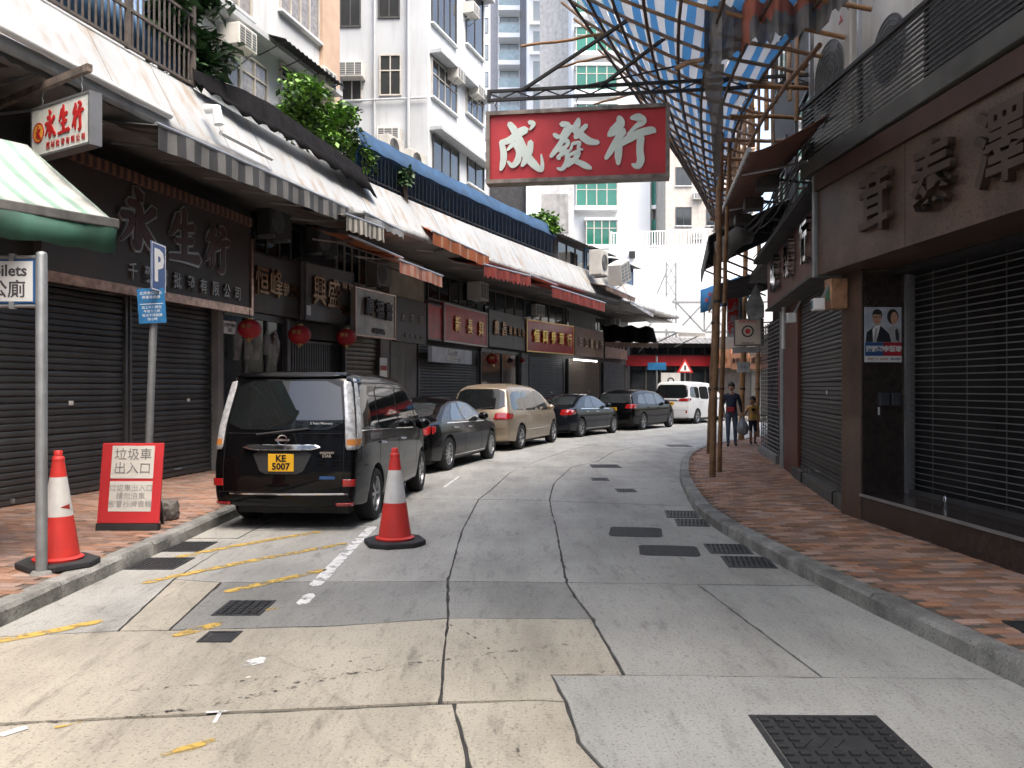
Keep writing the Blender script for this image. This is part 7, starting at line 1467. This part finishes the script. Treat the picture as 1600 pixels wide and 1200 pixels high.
c2 = tv - ax*.73; p2 = ob('notice_plate', MB().b2(-.155, .155, -.008, 0, -.21, .21).mesh('notice_plate', mat('notice_blue', (.02,.14,.32), .4, var=.25, scale=9), ), t, T(c2.x+.0, c2.y-.06, c2.z) @ Matrix.Rotation(R(-4), 4, 'Y') @ Matrix.Rotation(R(12), 4, 'Z'))
for k, s in enumerate(('此停車位設有', '停車收費錶')): text(p2, 'lettering', s, m_white, .042, 0, .15-.05*k, -.0095, .0008)
MB().b2(-.13,.13,-.0098,-.0085,.018,.026).build('rule', m_white, p2)
for k, s in enumerate(('由上午八時至', '午夜十二時', '每次不得超過', '兩小時')): text(p2, 'lettering', s, m_white, .038, 0, -.02-.048*k, -.0095, .0008)

# ================================================================== people
def person(label, M, J, E_, regions, mats_, head, group=None):
    t = thing('person', label, 'person', M); names = list(J); me = bpy.data.meshes.new('body'); me.from_pydata([J[n][0] for n in names], [(names.index(a), names.index(b)) for a, b in E_], []); o = ob('body', me, t)
    o.modifiers.new('skin', 'SKIN'); bm = bmesh.new(); bm.from_mesh(me); ly = bm.verts.layers.skin.verify()
    for v, n in zip(bm.verts, names): r_ = J[n][1]; v[ly].radius = r_ if isinstance(r_, tuple) else (r_, r_); v[ly].use_root = (n == 'pelvis')
    bm.to_mesh(me); bm.free(); s = o.modifiers.new('sub', 'SUBSURF'); s.levels = 2; s.render_levels = 2
    bpy.context.view_layer.update(); m2 = bpy.data.meshes.new_from_object(o.evaluated_get(bpy.context.evaluated_depsgraph_get())); o.modifiers.clear(); o.data = m2; m2.materials.clear()
    for mm in mats_: m2.materials.append(mm)
    seg = [(Vector(J[a][0]), Vector(J[b][0]), regions.get((a, b), 0)) for a, b in E_]
    for p in m2.polygons:
        c = p.center; best = None
        for a, b, rg in seg:
            ab = b-a; u = max(0, min(1, (c-a).dot(ab)/ab.length_squared)); d = (c-(a+ab*u)).length
            if best is None or d < best[0]: best = (d, rg, u)
        rg = best[1]; p.material_index = rg(best[2]) if callable(rg) else rg; p.use_smooth = True
    return t, o
m_sk = mat('skin', (.36,.21,.14), .55, var=.08); m_hair = mat('hair', (.012,.010,.009), .5, var=.3)
def headgeo(t, c, r, rz, tilt=0, hairlong=False, cap=None):
    Mh_ = T(*c) @ Matrix.Rotation(R(rz), 4, 'Z') @ Matrix.Rotation(R(tilt), 4, 'X'); h = ob('head', None, t, Mh_); mb = MB(); n = 20; prof = []
    for k in range(15):
        a = -math.pi/2 + math.pi*k/14; prof.append((max(.001, r*.80*math.cos(a)*(.86 if a < -.5 else 1)), r*1.18*math.sin(a)))
    mb.lathe(prof, n); mb.v = [(x, y*1.12 - (.10*r if z < 0 and y < 0 else 0), z) for x, y, z in mb.v]; mb.build('face', m_sk, h, smooth=70)
    MB().tube([(0,-r*.86,r*.12),(0,-r*1.06,-r*.16),(0,-r*.86,-r*.24)], [r*.06,r*.14,r*.10], 7).build('nose', m_sk, h, smooth=60)
    for s in (-1, 1):
        MB().lathe([(.001,-r*.05),(r*.11,0),(.001,r*.05)], 8, axis='y', c=(s*r*.32,-r*.83,r*.10)).build('eye', m_hair, h); MB().tube([(s*r*.78,r*.05,r*.15),(s*r*.88,r*.1,0),(s*r*.78,r*.05,-r*.22)], [r*.06,r*.12,r*.06], 6).build('ear', m_sk, h); MB().b2(s*r*.18,s*r*.48,-r*.88,-r*.80,r*.26,r*.31).build('eyebrow', m_hair, h)
    MB().b2(-r*.22,r*.22,-r*.93,-r*.85,-r*.50,-r*.44).build('mouth', mat('lip', (.25,.09,.08), .5), h)
    hb = MB(); pr = []
    for k in range(10): a = math.pi*.5*k/9 - .12; pr.append((max(.001, r*.88*math.cos(a)), r*1.24*math.sin(a)+r*.06))
    hb.lathe(pr, 22); hb.v = [(x*(1+.04*math.sin(z*90+x*60)), y*1.14 + r*.08, z + (r*.30 if y < -r*.35 and z < r*.3 else (-r*(.5 if hairlong else .3) if y > 0 and z < r*.2 else 0))) for x, y, z in hb.v]; hb.build('hair', m_hair, h, smooth=70)
    return h
def hand(t, w_, d, s, m=None):   # palm is in the body skin; five fingers curl from it
    w_, d = Vector(w_), Vector(d).normalized(); sd = d.orthogonal().normalized(); up = d.cross(sd)
    for k, (o, ln) in enumerate(((-.027,.052),(-.009,.06),(.009,.056),(.027,.045))): a = w_ + sd*o*s; MB().tube([tuple(a), tuple(a+d*ln*.5*s+up*.006), tuple(a+d*ln*s+up*.022*s)], [.0088*s,.0085*s,.006*s], 6).build('finger', m_sk, t, smooth=60)
    a = w_ - d*.03*s + sd*.035*s; MB().tube([tuple(a), tuple(a+sd*.02*s+d*.02*s+up*.012*s), tuple(a+sd*.016*s+d*.045*s+up*.022*s)], [.011*s,.010*s,.007*s], 6).build('thumb', m_sk, t, smooth=60)
def skeleton(k, ar, al, lr, ll, girth=1.0, head=1.0):
    J = {'pelvis': ((0,0,.90),(.135*girth,.10*girth)), 'waist': ((0,0,1.06),(.125*girth,.095*girth)), 'chest': ((0,0,1.25),(.155*girth,.105*girth)), 'upper': ((0,0,1.345),(.12*girth,.085*girth)), 'neck': ((0,-.01,1.42),.052), 'skull': ((0,-.01,1.47),.05)}
    for s, nm, a, l in ((1,'r',ar,lr),(-1,'l',al,ll)):
        J['sh'+nm] = ((s*.165,0,1.335),.062*girth); J['el'+nm] = (a[0],.046*girth); J['wr'+nm] = (a[1],.032); J['ha'+nm] = (a[2],(.038,.022))
        J['hip'+nm] = ((s*.085,0,.84),.092*girth); J['kn'+nm] = (l[0],.062); J['an'+nm] = (l[1],.042); J['to'+nm] = (l[2],(.045,.032))
    return {n: (tuple(c*k for c in p), (tuple(q*k for q in r_) if isinstance(r_, tuple) else r_*k)) for n, (p, r_) in J.items()}
ED = [('pelvis','waist'),('waist','chest'),('chest','upper'),('upper','neck'),('neck','skull')] + [e for nm in 'rl' for e in (('upper','sh'+nm),('sh'+nm,'el'+nm),('el'+nm,'wr'+nm),('wr'+nm,'ha'+nm),('pelvis','hip'+nm),('hip'+nm,'kn'+nm),('kn'+nm,'an'+nm),('an'+nm,'to'+nm))]
# adult: x to the image right; walking towards the camera
J = skeleton(.97, ((.235,.03,1.08),(.25,-.04,.86),(.25,-.06,.78)), ((-.235,.03,1.08),(-.22,-.10,.88),(-.20,-.14,.81)), ((.10,-.02,.46),(.10,.10,.07),(.12,-.05,.035)), ((-.09,-.09,.47),(-.09,-.06,.06),(-.10,-.22,.035)), 1.05)
mj, mt_, ms_ = mat('jeans', (.07,.10,.15), .8, var=.25, scale=12), mat('navy_top', (.012,.022,.045), .75, var=.25), mat('dark_shoe', (.03,.03,.035), .6)
reg = {('pelvis','waist'): lambda u: 2 if u < .35 else 1, ('waist','chest'): 1, ('chest','upper'): 1, ('upper','neck'): lambda u: 1 if u < .45 else 0, ('neck','skull'): 0}
for nm in 'rl': reg.update({('upper','sh'+nm): 1, ('sh'+nm,'el'+nm): 1, ('el'+nm,'wr'+nm): lambda u: 1 if u < .85 else 0, ('wr'+nm,'ha'+nm): 0, ('pelvis','hip'+nm): 2, ('hip'+nm,'kn'+nm): 2, ('kn'+nm,'an'+nm): lambda u: 2 if u < .9 else 3, ('an'+nm,'to'+nm): 3})
p = G(1143, 697, KZ); t, bo = person('adult in navy top and jeans carrying a grey bag on the right pavement', TR(p.x, p.y, KZ, -14), J, ED, reg, [m_sk, mt_, mj, ms_], None)
headgeo(t, (0, -.02, 1.535), .098, 18, 4); 
for nm in 'rl': hand(t, J['ha'+nm][0], Vector(J['ha'+nm][0])-Vector(J['wr'+nm][0]), 1.0)
hp = t.matrix_world @ Vector(J['har'][0]); bag = thing('carrier_bag', 'bulging grey plastic bag held by the adult', 'bag', T(hp.x+.02, hp.y, hp.z-.47)); b = MB(); b.tube([(0,0,0),(.01,0,.06),(.02,0,.18),(.0,0,.32),(0,0,.40),(0,0,.47)], [.05,.13,.15,.12,.045,.03], 14); b.v = [(x*(1+.08*math.sin(z*40+y*30)), y*.8, z) for x, y, z in b.v]; b.build('sack', mat('bag_grey', (.26,.28,.31), .35, var=.2, scale=8, bump=.3, bscale=20), bag, smooth=70); MB().tube([(-.015,0,.46),(-.02,0,.5),(.02,0,.5),(.015,0,.46)], .01, 6).build('handle', MATS['bag_grey'], bag)
po = thing('waist_pouch', 'small red pouch worn at the waist of the adult', 'pouch', t.matrix_world @ T(-.03, -.15, .88)); MB().b2(-.10,.10,-.045,.04,0,.13).build('pocket', m_red, po, bev=.025); MB().b2(-.085,.085,-.049,-.044,.085,.092).build('zip', m_black, po); MB().lathe([(.145,.09),(.15,.115),(.145,.125)], 24, c=(.03,.15,0)).build('strap', m_red, po)
# child looking left towards the adult
k = .735; J = skeleton(k, ((.21,-.02,1.10),(.23,-.10,.92),(.23,-.13,.85)), ((-.28,-.04,1.16),(-.42,-.10,1.02),(-.47,-.12,.97)), ((.09,-.03,.45),(.09,.03,.07),(.11,-.12,.035)), ((-.08,-.03,.45),(-.08,.0,.06),(-.09,-.15,.035)), 1.02)
mtee, msh = mat('orange_tee', (.62,.36,.12), .8, var=.2, scale=6), mat('dark_shorts', (.02,.025,.05), .8)
reg2 = dict(reg); 
for nm in 'rl': reg2.update({('sh'+nm,'el'+nm): lambda u: 1 if u < .7 else 0, ('el'+nm,'wr'+nm): 0, ('hip'+nm,'kn'+nm): lambda u: 2 if u < .95 else 0, ('kn'+nm,'an'+nm): lambda u: 0 if u < .85 else 3})
p = G(1176, 694, KZ); t, bo = person('child in orange T-shirt and dark shorts looking at the adult', TR(p.x, p.y, KZ, 8), J, ED, reg2, [m_sk, mtee, msh, ms_], None); headgeo(t, (-.01, -.01, 1.165), .098, -62, -8)
for nm in 'rl': hand(t, J['ha'+nm][0], Vector(J['ha'+nm][0])-Vector(J['wr'+nm][0]), .75)
MB().lathe([(.001,-.004),(.045,-.004),(.045,.004)], 16, axis='y').build('shirt_print', m_black, t, M=T(-.03,-.105,.92), fixn=True); MB().b2(-.08,.08,-.112,-.104,.70,.78).build('shirt_print', mat('print_yellow', (.6,.45,.05), .7), t); MB().b2(-.07,.07,-.098,-.088,.985,1.01).build('shirt_print', MATS['print_yellow'], t)
# hem of the T-shirt as clothing
MB().lathe([(.112,.64),(.118,.70),(.112,.80)], 24).build('shirt_hem', mtee, t, smooth=70); t.children[-1].scale = (1.05, .86, 1)
# litter on the road by the van
o = MB().box((0,0,.012),(.06,.04,.02),Matrix.Rotation(.4,3,'Z')).build('litter', m_white, None, M=T(*G(342,818))); tag(o, 'scrap of white litter in the gutter behind the van', 'litter')
# weed at the plinth on the right
p = onw(Mn, 1432, 838, -.33); q = thing('weed', 'small green weed at the foot of the stone plinth', 'plant', G(1432, 838, KZ)); foliage('leaves', q, [((0,0,.03),(.07,.05,.03),1)], 40, .05, m_leaf, 21)
p = G(17, 971); q = thing('weed', 'tiny weed in the gutter at the left edge', 'plant', T(p.x-.02, p.y, 0)); foliage('leaves', q, [((0,0,.02),(.03,.03,.02),1)], 25, .04, m_leaf, 23)
